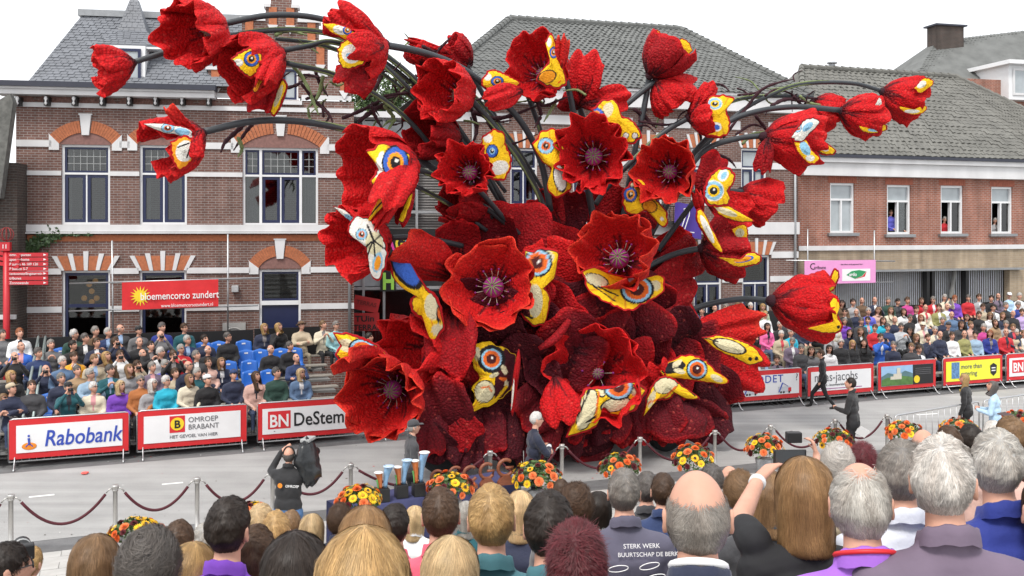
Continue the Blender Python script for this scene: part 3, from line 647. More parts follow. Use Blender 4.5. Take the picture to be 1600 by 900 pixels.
# red TUIN TERRAS boards
M_redb = mat('red_board', (0.40,0.018,0.02), 0.5, var=0.1)
def board_px(name, label, F, off, x0, y0, x1, y1, m, tilt=0.0, th=0.04, cat='sign'):
    y0_ = F.y0-off*F.k; Y = line_y((x0+x1)/2, y0_, F.t); p = at((x0+x1)/2, (y0+y1)/2, Y); w = (x1-x0)/FOC*Y*F.k; h = (y1-y0)/FOC*Y
    r = empty(name, p, F.ang, label, cat); MB().box(-w/2, w/2, -th/2, th/2, -h/2, h/2).build('panel', m, r); r.rotation_euler = (0, tilt, F.ang); return r, w, h
r, w, h = board_px('terrace_sign', 'red hand-painted board reading TUIN TERRAS beside the glass annex', G, 0.8, 552, 489, 592, 517, M_redb)
text('lettering', 'TUin', h*0.46, M_black, r, (-w*0.42, -0.03, 0.02), bold=0.02, sx=1.15); text('lettering', 'TERRAS', h*0.44, M_black, r, (-w*0.47, -0.03, -h*0.45), bold=0.02, sx=0.98)
r, w, h = board_px('arrow_sign', 'tilted red board hanging above the TUIN TERRAS sign', G, 0.8, 553, 464, 592, 486, M_redb, 0.2)
text('lettering', 'TERRAS', h*0.42, mat('dark_red_paint', (0.16,0.01,0.01)), r, (-w*0.4, -0.03, -h*0.1), bold=0.02)

# ---- orange brick house on the right with shop front
C = Facade(33.2, 0.33, 1247)
rc = C.root('shop_house', label='orange brick house with white cornice, four upper windows and tan shop front', cat='house')
uC = C.uz(1760, 300)[0]
zc = lambda y, x=1400: C.uz(x, y)[1]
z_st, z_co, z_ev = C.uz(1400, 388)[1], C.uz(1400, 277)[1], C.uz(1400, 246)[1]
cw = [C.rect(1297,286,1335,364), C.rect(1386,289,1423,366), C.rect(1470,290,1505,365), C.rect(1549,292,1582,365)]
wall_holes('upper_wall', M_brC, rc, 0, uC, z_st, z_ev, cw)
sw = C.rect(1305,424,1578,520); sw = (sw[0], sw[1], 0.7, sw[3])
wall_holes('lower_wall', M_brT, rc, 0, uC, 0, z_st-0.02, [sw], 0.3, 0.01)
MB().box(0, uC, -0.06, 0.0, z_st-0.06, z_st+0.12).build('string_course', M_plas, rc)
c = MB(); c.box(0.05, uC, -0.3, -0.003, z_co, z_ev-0.28); c.box(0.0, uC, -0.42, -0.003, z_ev-0.279, z_ev-0.1); c.build('cornice', M_plas, rc)
MB().box(0, uC, -0.5, 0.2, z_ev-0.099, z_ev+0.02).build('gutter', M_gutter, rc)
for i, r in enumerate(cw):
    b = MB(); bar_frame(b, *r, 0.085, 0.06, 0.2); zt = r[3]-(r[3]-r[2])*0.33; b.box(r[0]+0.085, r[1]-0.085, 0.065, 0.2, zt-0.04, zt+0.04); mid = (r[0]+r[1])/2; b.box(mid-0.035, mid+0.035, 0.065, 0.2, r[2]+0.085, zt-0.04)
    w = b.build('window', M_frame, rc)
    pane(w, r[0]+0.085, r[1]-0.085, zt+0.04, r[3]-0.085, 0.15, M_glassL)
    for a, e in ((r[0]+0.085, mid-0.035), (mid+0.035, r[1]-0.085)):
        if i == 0 or a > mid: pane(w, a, e, r[2]+0.085, zt-0.04, 0.15, M_glassL if i == 0 else M_glass)
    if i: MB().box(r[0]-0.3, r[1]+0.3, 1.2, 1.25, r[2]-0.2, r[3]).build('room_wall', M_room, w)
    q = MB(); zt2 = r[3]
    for k in range(14): a = r[0]-0.1+(r[1]-r[0]+0.2)*k/14; q.prism([(a+0.004, zt2+0.004), (a+(r[1]-r[0]+0.2)/14-0.004, zt2+0.004), (a+(r[1]-r[0]+0.2)/14-0.004, zt2+0.26+0.03*math.sin(math.pi*k/13)), (a+0.004, zt2+0.26+0.03*math.sin(math.pi*k/13))], -0.012, 0.02)
    q.build('brick_arch', mat('arch_brick', (0.33,0.105,0.065), 0.85, var=0.25, scale=9), rc)
    bevel(MB().box(r[0]-0.14, r[1]+0.14, -0.14, 0.05, r[2]-0.12, r[2]).build('sill', M_zinc, w), 0.01)
# shop window: blinds, dark posts, leaning strut
n = 90; q = MB()
for k in range(n):
    a = sw[0]+(sw[1]-sw[0])*k/n; q.add([(a, 0.32, sw[2]), (a+(sw[1]-sw[0])/n*0.92, 0.36, sw[2]), (a+(sw[1]-sw[0])/n*0.92, 0.36, sw[3]), (a, 0.32, sw[3])], [(0,1,2,3)])
q.build('vertical_blinds', mat('grey_blind', (0.62,0.63,0.65), 0.7), rc)
sg_ = MB()
for px in (1452,1460,1513): u = C.uz(px, 430)[0]; sg_.box(u-0.07, u+0.07, 0.05, 0.3, sw[2], sw[3])
sg_.build('window_post', M_black, rc)
uu = C.uz(1488, 430)[0]; MB().tube([(uu+0.25, 0.15, sw[3]), (uu-0.2, 0.15, sw[2])], 0.09, 8).build('leaning_strut', mat('strut', (0.2,0.2,0.19)), rc)
MB().box(sw[0]-0.2, sw[1]+0.5, -0.25, -0.003, sw[3]+0.02, sw[3]+0.1).build('canopy_strip', M_zinc, rc)
# roof of the shop house
rl0, rr0 = lift(C, 1252, 106, 4.2), lift(C, 1492, 124, 4.2); rr0.z = rl0.z
el, er = Vector((0.05,-0.45,z_ev+0.03)), Vector((uC,-0.45,z_ev+0.03))
hx = lift(C, 1600, 186, 1.6)
rr1 = rr0+(hx-rr0)*1.9; rr1 = Vector((uC-0.3, 0.2, z_ev+0.4))
rf = MB().add([el, er, rr1, rr0, rl0, (0.05,9,z_ev), (uC,9,z_ev)], [(0,1,2,3,4),(4,3,6,5),(0,4,5),(2,6,3)]).build('roof', M_tileB, rc)
shingle_roof('roof_tiles', M_tileB, rf, el, Vector((rr0.x, el.y, el.z)), rr0, rl0, 26, 38, 0.035, False, 0.026, 1)
shingle_roof('roof_tiles', M_tileB, rf, Vector((rr0.x, el.y, el.z)), er, rr0+Vector((0.12,0,0)), rr0, 26, 32, 0.035, False, 0.026, 2)
for p, q in ((rl0, rr0), (rr0, rr1), (el, rl0)):
    b = MB(); n = 20
    for i in range(n): b.tube([p.lerp(q, i/n)+Vector((0,0,0.06)), p.lerp(q, (i+1.1)/n)+Vector((0,0,0.04))], [0.14, 0.11], 8)
    b.build('ridge_tiles', M_tileB, rf)
p = lift(C, 1300, 108, 4.4); b = MB(); b.tube([p+Vector((0,0,-0.4)), p+Vector((0,0,0.22))], 0.14, 10); b.tube([p+Vector((0,0,0.24)), p+Vector((0,0,0.30))], 0.22, 10); b.build('flue', M_zinc, rf)
p = lift(C, 1470, 213, 1.35); b = MB(); b.prism([(0,0),(0.55,-0.28),(0.6,-0.22),(0.05,0.08)], -0.3, 0.1); b.build('roof_hatch', M_gutter, rf, False, p)

# ---- large roof far right, behind
D = Facade(47.0, 0.25, 1393)
rd = D.root('rear_house', label='house with big steep grey tiled roof, chimney and white dormer behind the shop', cat='house')
zD = D.uz(1500, 200)[1]; uD = D.uz(1800, 200)[0]
p0, p1 = lift(D, 1385, 118, 0.5), lift(D, 1462, 64, 5.0); p2 = lift(D, 1640, 22, 5.0); p3 = lift(D, 1640, 215, 0)
MB().box(0.2, uD, 0.3, 9, 0, p0.z).build('wall', M_brC, rd)
ev = Vector((p0.x-0.5, -0.3, zD)); er_ = Vector((uD, -0.3, zD))
rf = MB().add([ev, er_, (uD, 5, p1.z+1.6), p1, (uD, 10, zD), (p0.x-0.5, 10, zD)], [(0,1,2,3),(0,3,5),(3,2,4,5)]).build('roof', M_tileG, rd)
shingle_roof('roof_tiles', M_tileG, rf, ev, er_, Vector((uD, 5, p1.z+1.6)), p1, 36, 68, 0.035, False, 0.022, 5)
a = lift(D, 1452, 64, 4.6); b_ = lift(D, 1506, 40, 4.6); q = MB(); q.box(a.x+0.3, b_.x-0.25, 4.3, 5.2, a.z-1.0, b_.z-0.15); ch = q.build('chimney', M_brD, rf); MB().box(a.x+0.15, b_.x-0.1, 4.15, 5.35, b_.z-0.15, b_.z-0.05).build('chimney_cap', M_gutter, ch)
a = lift(D, 1572, 156, -0.1); b_ = lift(D, 1660, 106, -0.1); q = MB(); q.box(a.x, b_.x, -0.3, 4, a.z, b_.z); dd = q.build('dormer', M_frame, rd)
MB().box(a.x-0.3, b_.x, -0.7, 4.2, b_.z, b_.z+0.22).build('dormer_roof', M_frame, dd); q = MB(); bar_frame(q, a.x+0.25, b_.x-0.3, a.z+0.25, b_.z-0.2, 0.12, -0.36, -0.302); q.build('window_frame', M_plas, dd); pane(dd, a.x+0.37, b_.x-0.42, a.z+0.37, b_.z-0.32, -0.33, M_glassL)
# bushy tree behind the annex
def leaf_tree(name, label, c, rx, rz, n, trunk_h):
    t = empty(name, (c.x, c.y, 0), 0, label, 'tree'); V = []; F = []; cols = []
    cl = [(Vector((rnd.gauss(0, rx*0.45), rnd.gauss(0, rx*0.4), trunk_h+rz*rnd.uniform(-0.6, 0.9))), rnd.uniform(0.5, 0.9)*rx*0.5) for _ in range(22)]
    for i in range(n):
        q, r_ = cl[rnd.randrange(len(cl))]; d = Vector((rnd.gauss(0,1), rnd.gauss(0,1), rnd.gauss(0,1))).normalized()*r_*rnd.random()**0.4
        p = q+d; a = Vector((rnd.gauss(0,1), rnd.gauss(0,1), rnd.gauss(0,1))).normalized(); b = a.orthogonal().normalized(); s = rnd.uniform(0.07, 0.13)
        k = len(V); V += [p-a*s, p+b*s*0.5, p+a*s, p-b*s*0.5]; F.append((k, k+1, k+2, k+3)); g_ = rnd.uniform(0.7, 1.3); cols += [(0.07*g_, 0.12*g_, 0.035*g_)]*4
    link('crown', np_mesh('crown', np.array(V), np.array(F), mat('tree_leaf', attr='Col', rough=0.6, var=0.1), smooth=False, cols=np.array(cols)), t)
    b = MB(); b.tube([(0,0,0),(0.1,0,trunk_h*0.5),(0,0.1,trunk_h)], [0.25,0.18,0.08], 8)
    for q, r_ in cl[:8]: b.tube([(0,0.05,trunk_h*0.7), q*0.6+Vector((0,0,trunk_h*0.35)), q], [0.08,0.05,0.02], 6)
    b.build('trunk', mat('bark', (0.09,0.07,0.05), 0.9, bump=0.4), t, True)
p = at(590, 178, 43); leaf_tree('garden_tree', 'leafy green tree rising behind the glass annex', p, 2.2, 1.6, 5000, p.z)
# ------------------------------------------------------------------ the flower float
def petal_mat(name):
    m = bpy.data.materials.new(name); m.use_nodes = True; MATS[name] = m
    n = m.node_tree.nodes; l = m.node_tree.links; b = n['Principled BSDF']
    b.inputs['Roughness'].default_value = 0.75; b.inputs['Specular IOR Level'].default_value = 0.25
    tc = n.new('ShaderNodeTexCoord'); vc = n.new('ShaderNodeVertexColor'); vc.layer_name = 'Col'
    vo = n.new('ShaderNodeTexVoronoi'); vo.inputs['Scale'].default_value = 19; l.new(tc.outputs['Object'], vo.inputs['Vector'])
    mr = n.new('ShaderNodeMapRange'); mr.inputs[1].default_value = 0.0; mr.inputs[2].default_value = 0.75; mr.inputs[3].default_value = 1.2; mr.inputs[4].default_value = 0.62
    l.new(vo.outputs['Distance'], mr.inputs[0])
    vm = n.new('ShaderNodeVectorMath'); vm.operation = 'SCALE'; l.new(vc.outputs[0], vm.inputs[0]); l.new(mr.outputs[0], vm.inputs['Scale'])
    # scattered paler heads
    hs = n.new('ShaderNodeSeparateColor'); l.new(vo.outputs['Color'], hs.inputs[0])
    gt = n.new('ShaderNodeMath'); gt.operation = 'GREATER_THAN'; gt.inputs[1].default_value = 0.965; l.new(hs.outputs[0], gt.inputs[0])
    ml = n.new('ShaderNodeMath'); ml.operation = 'MULTIPLY'; ml.inputs[1].default_value = 0.22; l.new(gt.outputs[0], ml.inputs[0])
    mx_ = n.new('ShaderNodeMixRGB'); l.new(ml.outputs[0], mx_.inputs[0]); l.new(vm.outputs[0], mx_.inputs[1]); mx_.inputs[2].default_value = (0.75,0.12,0.09,1)
    l.new(mx_.outputs[0], b.inputs['Base Color'])
    bp = n.new('ShaderNodeBump'); bp.inputs['Strength'].default_value = 0.9; bp.inputs['Distance'].default_value = 0.03; bp.invert = True
    l.new(vo.outputs['Distance'], bp.inputs['Height']); l.new(bp.outputs[0], b.inputs['Normal'])
    return m
M_pet = petal_mat('dahlia_petals')
M_wing = mat('flower_mosaic', attr='Col', rough=0.75, var=0.08, scale=14, bump=0.6, bscale=26, voro=True, spec=0.25)
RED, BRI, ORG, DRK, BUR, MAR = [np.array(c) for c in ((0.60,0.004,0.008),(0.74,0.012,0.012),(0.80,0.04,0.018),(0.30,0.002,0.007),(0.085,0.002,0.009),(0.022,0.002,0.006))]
PAL = {'red': (RED, BRI), 'orange': (RED, ORG), 'dark': (DRK, RED), 'burg': (BUR, RED*0.8), 'deep': (BUR*0.8, BUR)}  # burg: edge light painted into the rim; deep: burgundy darkened for recesses
F_Y0 = 22.3
def fy(px, d=0.0): return line_y(px, F_Y0+d, ROAD_T)
def fp(px, py, d=0.0): return at(px, py, fy(px, d))
def petal_arrays(B, T, N, Wd, cup=0.4, bend=0.2, flare=0.1, pal='red', seed=0, nu=20, nv=16, ruf=0.05, scal=0.10, th=0.07, rim=0.9, vein=True):
    B, T, N = [np.array(v, float) for v in (B, T, N)]; R = np.random.RandomState(seed)
    d = T-B; L = np.linalg.norm(d); dn = d/L; N = N-dn*np.dot(N, dn); N /= (np.linalg.norm(N)+1e-9); s = np.cross(dn, N)
    u = np.linspace(-1, 1, nu)[None, :].repeat(nv, 0); v = (np.linspace(0, 1, nv)**0.85)[:, None].repeat(nu, 1)
    ph = R.uniform(0, 6.28, 6); fr = R.uniform(2.0, 3.6)
    w = Wd/2*(0.2+0.8*np.sin(np.pi/2*np.minimum(1, v/0.72)))*(1+0.04*np.sin(9*v+ph[0]))
    Lu = 1-0.17*np.abs(u)**4+scal*(np.abs(np.sin(fr*0.95*u+ph[1]))-0.5+0.35*np.sin(fr*2.3*u+ph[2]))*np.clip(v*1.2-0.2, 0, 1)
    off = cup*Wd/2*u*u*np.sqrt(v+1e-6)-bend*L*np.sin(np.pi*v**0.9)-flare*L*v**3+ruf*L*v*v*(np.sin(fr*2.2*u+ph[3])+0.5*np.sin(fr*4*u+ph[4]))
    P = B+(v*Lu)[..., None]*d+(u*w)[..., None]*s+off[..., None]*N
    P = P+N*(R.uniform(-1, 1, u.shape)*0.014)[..., None]
    du = np.gradient(P, axis=1); dv = np.gradient(P, axis=0); nn = np.cross(dv, du); nn /= (np.linalg.norm(nn, axis=2, keepdims=True)+1e-9)
    if np.sum(nn*N) < 0: nn = -nn
    e = np.minimum(1, 4*np.minimum(np.minimum(1-np.abs(u), 1-v)+0.04, 0.25))[..., None]
    fr_ = P+nn*th/2*e; bk = P-nn*th/2*e
    c0, c1 = PAL[pal]
    t = np.clip((v-0.25)/0.6, 0, 1)[..., None]; c = c0*(1-t)+(c0*0.75+c1*0.25)*t
    rm = (np.clip((np.maximum(v, np.abs(u)**3*v)-rim)/(1.001-rim), 0, 1))[..., None]; c = c*(1-rm)+c1*rm
    if vein:
        vn = np.zeros_like(u)
        for k in range(5):
            uc = -0.7+0.35*k+R.uniform(-0.08, 0.08); ln = R.uniform(0.3, 0.62)
            vn = np.maximum(vn, np.clip(1.5-np.abs(u-uc*np.sqrt(v+0.05))/(0.135*(1.12-v/ln).clip(0.02)), 0, 1)*(v < ln))
        vn = np.maximum(vn, np.clip(1.35-v/0.15, 0, 1)); c = c*(1-0.9*vn[..., None])+MAR*0.9*vn[..., None]
    V = np.concatenate([fr_.reshape(-1, 3), bk.reshape(-1, 3)]); cc = np.concatenate([c.reshape(-1, 3), c.reshape(-1, 3)*0.92])
    i = np.arange(nv*nu).reshape(nv, nu); a, b_, c_, d_ = i[:-1, :-1].ravel(), i[:-1, 1:].ravel(), i[1:, 1:].ravel(), i[1:, :-1].ravel(); n0 = nv*nu
    F = np.concatenate([np.stack([a, b_, c_, d_], 1), np.stack([a+n0, d_+n0, c_+n0, b_+n0], 1)])
    ring = np.concatenate([i[0, :], i[1:, -1], i[-1, -2::-1], i[-2:0:-1, 0]]); r2 = np.roll(ring, -1)
    F = np.concatenate([F, np.stack([ring, ring+n0, r2+n0, r2], 1)])
    return V, F, cc
def petal(parent, B, T, N, Wd, **k):
    V, F, c = petal_arrays(B, T, N, Wd, **k)
    o = link('petal', np_mesh('petal', V, F, M_pet, cols=c)); o.parent = parent; return o

flo = empty('parade_float', (0,0,0), 0, 'giant parade float of red poppies with butterfly wings on arching dark stems', 'parade float')
# shared stamen and seed head
b = MB(); b.tube([(0,0,0),(0.02,0,0.5),(0,0,1.0)], [0.03,0.026,0.026], 5); b.ball((0,0,1.04), 0.10, 8, 6, 1)
STAMEN = b.mesh('stamen', [mat('stamen_white', (0.42,0.36,0.30), 0.6), mat('stamen_purple', (0.20,0.012,0.16), 0.7, bump=0.4, bscale=60)], True)
b = MB(); b.ball((0,0,0), 1.0, 18, 12, 0, sz=0.85)
for k in range(11):
    a = 2*math.pi*k/11; b.tube([(math.cos(a)*r*1.02, math.sin(a)*r*1.02, 0.85*math.sqrt(max(0, 1-r*r))+0.03) for r in (0.12,0.35,0.6,0.8,0.93)], [0.04,0.06,0.075,0.07,0.05], 5, 1)
SEED = b.mesh('seed_head', [mat('seed_purple', (0.30,0.018,0.20), 0.8, bump=0.6, bscale=40, voro=True), mat('seed_green', (0.17,0.19,0.08), 0.7)], True)
def poppy(B, O, R, n=6, pal='red', seed=0, stam=0, rot=0.0, cup=0.45, bend=0.16, flare=0.05, wide=1.45, pals=None, skip=(), rim=0.9, ruf=0.07, lens=None, sr=0.3, sh=0.3):
    """a poppy head: B stem end, O middle of the mouth (photo pixel, pixel, metres from the float axis), R mouth radius in pixels"""
    b0, o0 = fp(*B), fp(*O); Rm = 0.88*R*fy(O[0], O[2])/FOC; ax = (o0-b0); H = ax.length*0.97; ax.normalize()
    root = empty('poppy', b0); root.parent = flo
    ref = Vector((0,-1,0.05)) if abs(ax.y) < 0.8 else Vector((0,0,1))
    e1 = ax.cross(ref).normalized(); e2 = ax.cross(e1).normalized()
    for k in range(n):
        if k in skip: continue
        a = rot+2*math.pi*k/n; rr = random.Random(seed*31+k); rad = e1*math.cos(a)+e2*math.sin(a)
        ln = (lens[k % len(lens)] if lens else 1.0)*rr.uniform(0.84, 1.12)
        T = ax*H*ln+rad*Rm*rr.uniform(0.88, 1.12); Bp = rad*Rm*0.06
        N = ax*Rm-rad*H
        petal(root, Bp, T, N, 2*Rm*math.sin(math.pi/max(n, 4))*wide, cup=cup, bend=bend, flare=flare, pal=(pals[k % len(pals)] if pals else pal), seed=seed*17+k, rim=rim, ruf=ruf)
    cb = MB(); cb.ball((0,0,0), min(Rm*0.2, 0.17), 10, 7); cb.build('calyx', mat('calyx_maroon', (0.03,0.004,0.01), 0.9, bump=0.5, bscale=30, voro=True), root, True)
    if stam:
        q = ax.to_track_quat('Z', 'Y'); c = ax*H*sh
        link('seed_head', SEED, root, c, q.to_euler(), (Rm*sr,)*3)
        rr = random.Random(seed)
        for k in range(stam):
            a = 2*math.pi*k/stam+rr.uniform(-0.1, 0.1); rad = e1*math.cos(a)+e2*math.sin(a); d = (rad*rr.uniform(0.75, 1.05)+ax*rr.uniform(0.6, 1.1)).normalized()
            link('stamen', STAMEN, root, c+rad*Rm*sr*0.9-ax*0.03, d.to_track_quat('Z', 'Y').to_euler(), (Rm*0.27*rr.uniform(0.8,1.1),)*3)
    return root
CW = dict(yel=(0.85,0.52,0.010), crm=(0.62,0.56,0.36), wht=(0.74,0.72,0.66), blk=(0.012,0.010,0.012), blu=(0.04,0.12,0.48), lbl=(0.26,0.50,0.66), org=(0.66,0.12,0.015), ora=(0.80,0.30,0.015), brn=(0.06,0.008,0.008), red=(0.42,0.005,0.008), drk=(0.05,0.003,0.008))
EYE_K = {'blue': [(1.12,'blk'),(1.0,'blu'),(0.66,'ora'),(0.42,'blk')], 'light': [(1.12,'wht'),(1.0,'lbl'),(0.66,'yel'),(0.42,'blk')], 'orange': [(1.22,'blk'),(1.05,'lbl'),(0.85,'org'),(0.52,'brn')],
         'lblue': [(1.1,'blk'),(1.0,'lbl'),(0.6,'org'),(0.40,'blk')], 'deep': [(1.15,'blk'),(1.0,'blu'),(0.55,'lbl'),(0.36,'blk')]}
def wing(parent, poly, d, eyes=(), spots=(), lines=(), base='yel', rim=3.0, tilt=(0,0), bulge=0.25, center=None, th=0.09, rimc='red'):
    """a wing-shaped panel of flower mosaic with its own distance, curvature and thickness"""
    P = np.array(poly, float); n = 90
    pts = [Vector((p[0], p[1], 0)) for p in poly]; pts = smooth_path(pts+[pts[0]], n)[:-1]; O = np.array([(p.x, p.y) for p in pts])
    C = np.array(center if center else P.mean(0)); an_ = np.arctan2(O[:, 1]-C[1], O[:, 0]-C[0]); O = C+(O-C)*(1+0.028*np.sin(an_*13+P[0, 0])+0.015*np.sin(an_*22))[:, None]; rings = np.concatenate([np.linspace(0, 0.86, 26), np.linspace(0.89, 1.0, 7)])[1:]
    Q = np.concatenate([[C]]+[C+(O-C)*r for r in rings]); rr = np.concatenate([[0]]+[np.full(n, r) for r in rings])
    edge = np.concatenate([[99]]+[np.linalg.norm(O-C, axis=1)*(1-r) for r in rings])
    col_ = np.tile(np.array(CW[base]), (len(Q), 1))
    def ell(cx, cy, rx, ry, rot):
        a = math.radians(rot); x = (Q[:, 0]-cx)*math.cos(a)+(Q[:, 1]-cy)*math.sin(a); y = -(Q[:, 0]-cx)*math.sin(a)+(Q[:, 1]-cy)*math.cos(a); return np.sqrt((x/rx)**2+(y/ry)**2)
    for sp_ in spots:
        cx, cy, rx, ry, rot, c = sp_[:6]; e = ell(cx, cy, rx, ry, rot)
        if len(sp_) > 6: col_[e < 1+sp_[6]/min(rx, ry)] = CW['blk']
        col_[e < 1] = CW[c]
    for ln in lines:
        w_ = ln[0]; L = np.array(ln[2:]); 
        for a, e in zip(L[:-1], L[1:]):
            t = np.clip(((Q-a)@(e-a))/((e-a)@(e-a)+1e-9), 0, 1); dd = np.linalg.norm(Q-(a+t[:, None]*(e-a)), axis=1); col_[dd < w_] = CW[ln[1]]
    for ey in eyes:
        cx, cy, r, k = ey[:4]; r *= 0.86; sx = ey[4] if len(ey) > 4 else 1.0; e = ell(cx, cy, r*sx, r, ey[5] if len(ey) > 5 else 0)
        for f_, c in EYE_K[k]: col_[e < f_] = CW[c]
        col_[ell(cx+0.06*r, cy-0.12*r, max(1.7, r*0.13), max(1.7, r*0.13), 0) < 1] = CW['wht']
    an = np.arctan2(Q[:, 1]-C[1], Q[:, 0]-C[0]); vn_ = (np.abs(np.sin(an*8+P[0, 1])) < 0.16) & (rr > 0.55) & (rr < 0.93) & (np.abs(col_-np.array(CW['yel'])).sum(1) < 0.01); col_[vn_] = np.array(CW['ora'])*0.8
    col_[(edge < rim+1.0) & (nr.uniform(0, 1) < 0.6)] = CW['blk']; col_[edge < rim] = CW[rimc]
    span = max(np.ptp(P[:, 0]), np.ptp(P[:, 1])); Yc = fy(C[0], d)
    dY = ((Q[:, 0]-C[0])*tilt[0]+(Q[:, 1]-C[1])*tilt[1])/FOC*Yc+bulge*(rr**2)*span/FOC*Yc*0.5
    Y = Yc+dY+(Q[:, 0]-C[0])/FOC*Yc*ROAD_T
    V = np.stack([(Q[:, 0]-800)/FOC*Y, Y, EYE-(Q[:, 1]-HOR)/FOC*Y], 1); V[:, 1] += nr.uniform(-0.008, 0.008, len(V))
    m = len(V); V2 = V.copy(); V2[:, 1] += th
    F3 = [(0, 1+k, 1+(k+1) % n) for k in range(n)]; F4 = []
    for i in range(len(rings)-1):
        a = 1+i*n; F4 += [(a+k, a+n+k, a+n+(k+1) % n, a+(k+1) % n) for k in range(n)]
    a = 1+(len(rings)-1)*n
    F3b = [(x+m, z+m, y+m) for x, y, z in F3]; F4b = [(p+m, s_+m, r_+m, q+m) for p, q, r_, s_ in F4]+[(a+k, a+k+m, a+(k+1) % n+m, a+(k+1) % n) for k in range(n)]
    cb = col_.copy(); cb[:] = CW['red']
    cen = V[0].copy(); o = link('butterfly_wing', np_mesh('butterfly_wing', np.concatenate([V, V2])-cen, [np.array(F3+F3b), np.array(F4+F4b)], M_wing, cols=np.concatenate([col_, cb])))
    o.parent = parent; o.location = Vector(cen)-(parent.location if parent is not flo else Vector((0,0,0))); return o
def lone(parent, B, T, wpx, pal='red', seed=0, face=1, cup=0.35, bend=0.12, flare=0.0, **k):
    """a single petal between two sighted points; face 1 shows its hollow side to the street, -1 its back"""
    b0, t0 = fp(*B), fp(*T); Wd = wpx*fy(T[0], T[2])/FOC; o = parent.location if parent is not flo else Vector((0,0,0))
    return petal(parent, b0-o, t0-o, (0.1, -1.0*face, 0.15), Wd, cup=cup, bend=bend, flare=flare, pal=pal, seed=seed, **k)

# ---- chassis hidden under the flowers: core mass, wheels
nU, nV = 56, 30
th_ = np.linspace(0, 2*np.pi, nU, endpoint=False); ph_ = np.linspace(-0.5*np.pi, 0.5*np.pi, nV)
TH, PH = np.meshgrid(th_, ph_); sx, sy, sz = np.cos(PH)*np.cos(TH), np.cos(PH)*np.sin(TH), np.sin(PH)
lump = 1+0.10*noise3(np.stack([sx, sy, sz], -1), 3.2, 1)+0.05*noise3(np.stack([sx, sy, sz], -1), 8, 2)
sgn = lambda a, p: np.sign(a)*np.abs(a)**p
cc0 = fp(880, 545, 0.45); LX, LY, LZ = 3.15, 1.25, 2.05
x, y, z = sgn(sx, 0.8)*lump*LX, sgn(sy, 0.8)*lump*LY, sgn(sz, 0.7)*lump*LZ
ca, sa = math.cos(ROAD_A), math.sin(ROAD_A)
V = np.stack([cc0.x+x*ca-y*sa, cc0.y+x*sa+y*ca, np.maximum(cc0.z+z, 0.38)], -1).reshape(-1, 3)
F = np.array([(j*nU+i, j*nU+(i+1) % nU, (j+1)*nU+(i+1) % nU, (j+1)*nU+i) for j in range(nV-1) for i in range(nU)])
t = np.clip(0.5+0.9*noise3(V, 1.3, 4), 0, 1)[:, None]
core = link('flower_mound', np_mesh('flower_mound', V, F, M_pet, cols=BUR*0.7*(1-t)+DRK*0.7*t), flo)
WH = MB(); WH.lathe([(0.30,-0.13),(0.46,-0.13),(0.50,-0.06),(0.50,0.06),(0.46,0.13),(0.30,0.13)], 24); WHm = WH.mesh('wheel', mat('tyre_rubber', (0.018,0.018,0.02), 0.8), True)
RM = MB(); RM.lathe([(0.02,-0.1),(0.29,-0.1),(0.29,0.1),(0.02,0.1)], 16); RMm = RM.mesh('rim', M_steel)
for px, d in ((1040,-0.9),(690,-0.9),(800,-0.9)):
    Y = fy(px, d); w = link('wheel', WHm, flo, ((px-800)/FOC*Y, Y, 0.512), (math.radians(90), 0, ROAD_A)); link('rim', RMm, w)
p = fp(1003, 551, -1.15); MB().box(-0.13,0.13,-0.06,0.1,-0.22,0.16).build('peephole', M_black, flo, False, p, (0,0,ROAD_A))
p = fp(682, 612, -0.75); MB().box(-0.14,0.14,-0.06,0.4,-0.3,0.16).build('peephole', M_black, flo, False, p, (0,0.25,ROAD_A))

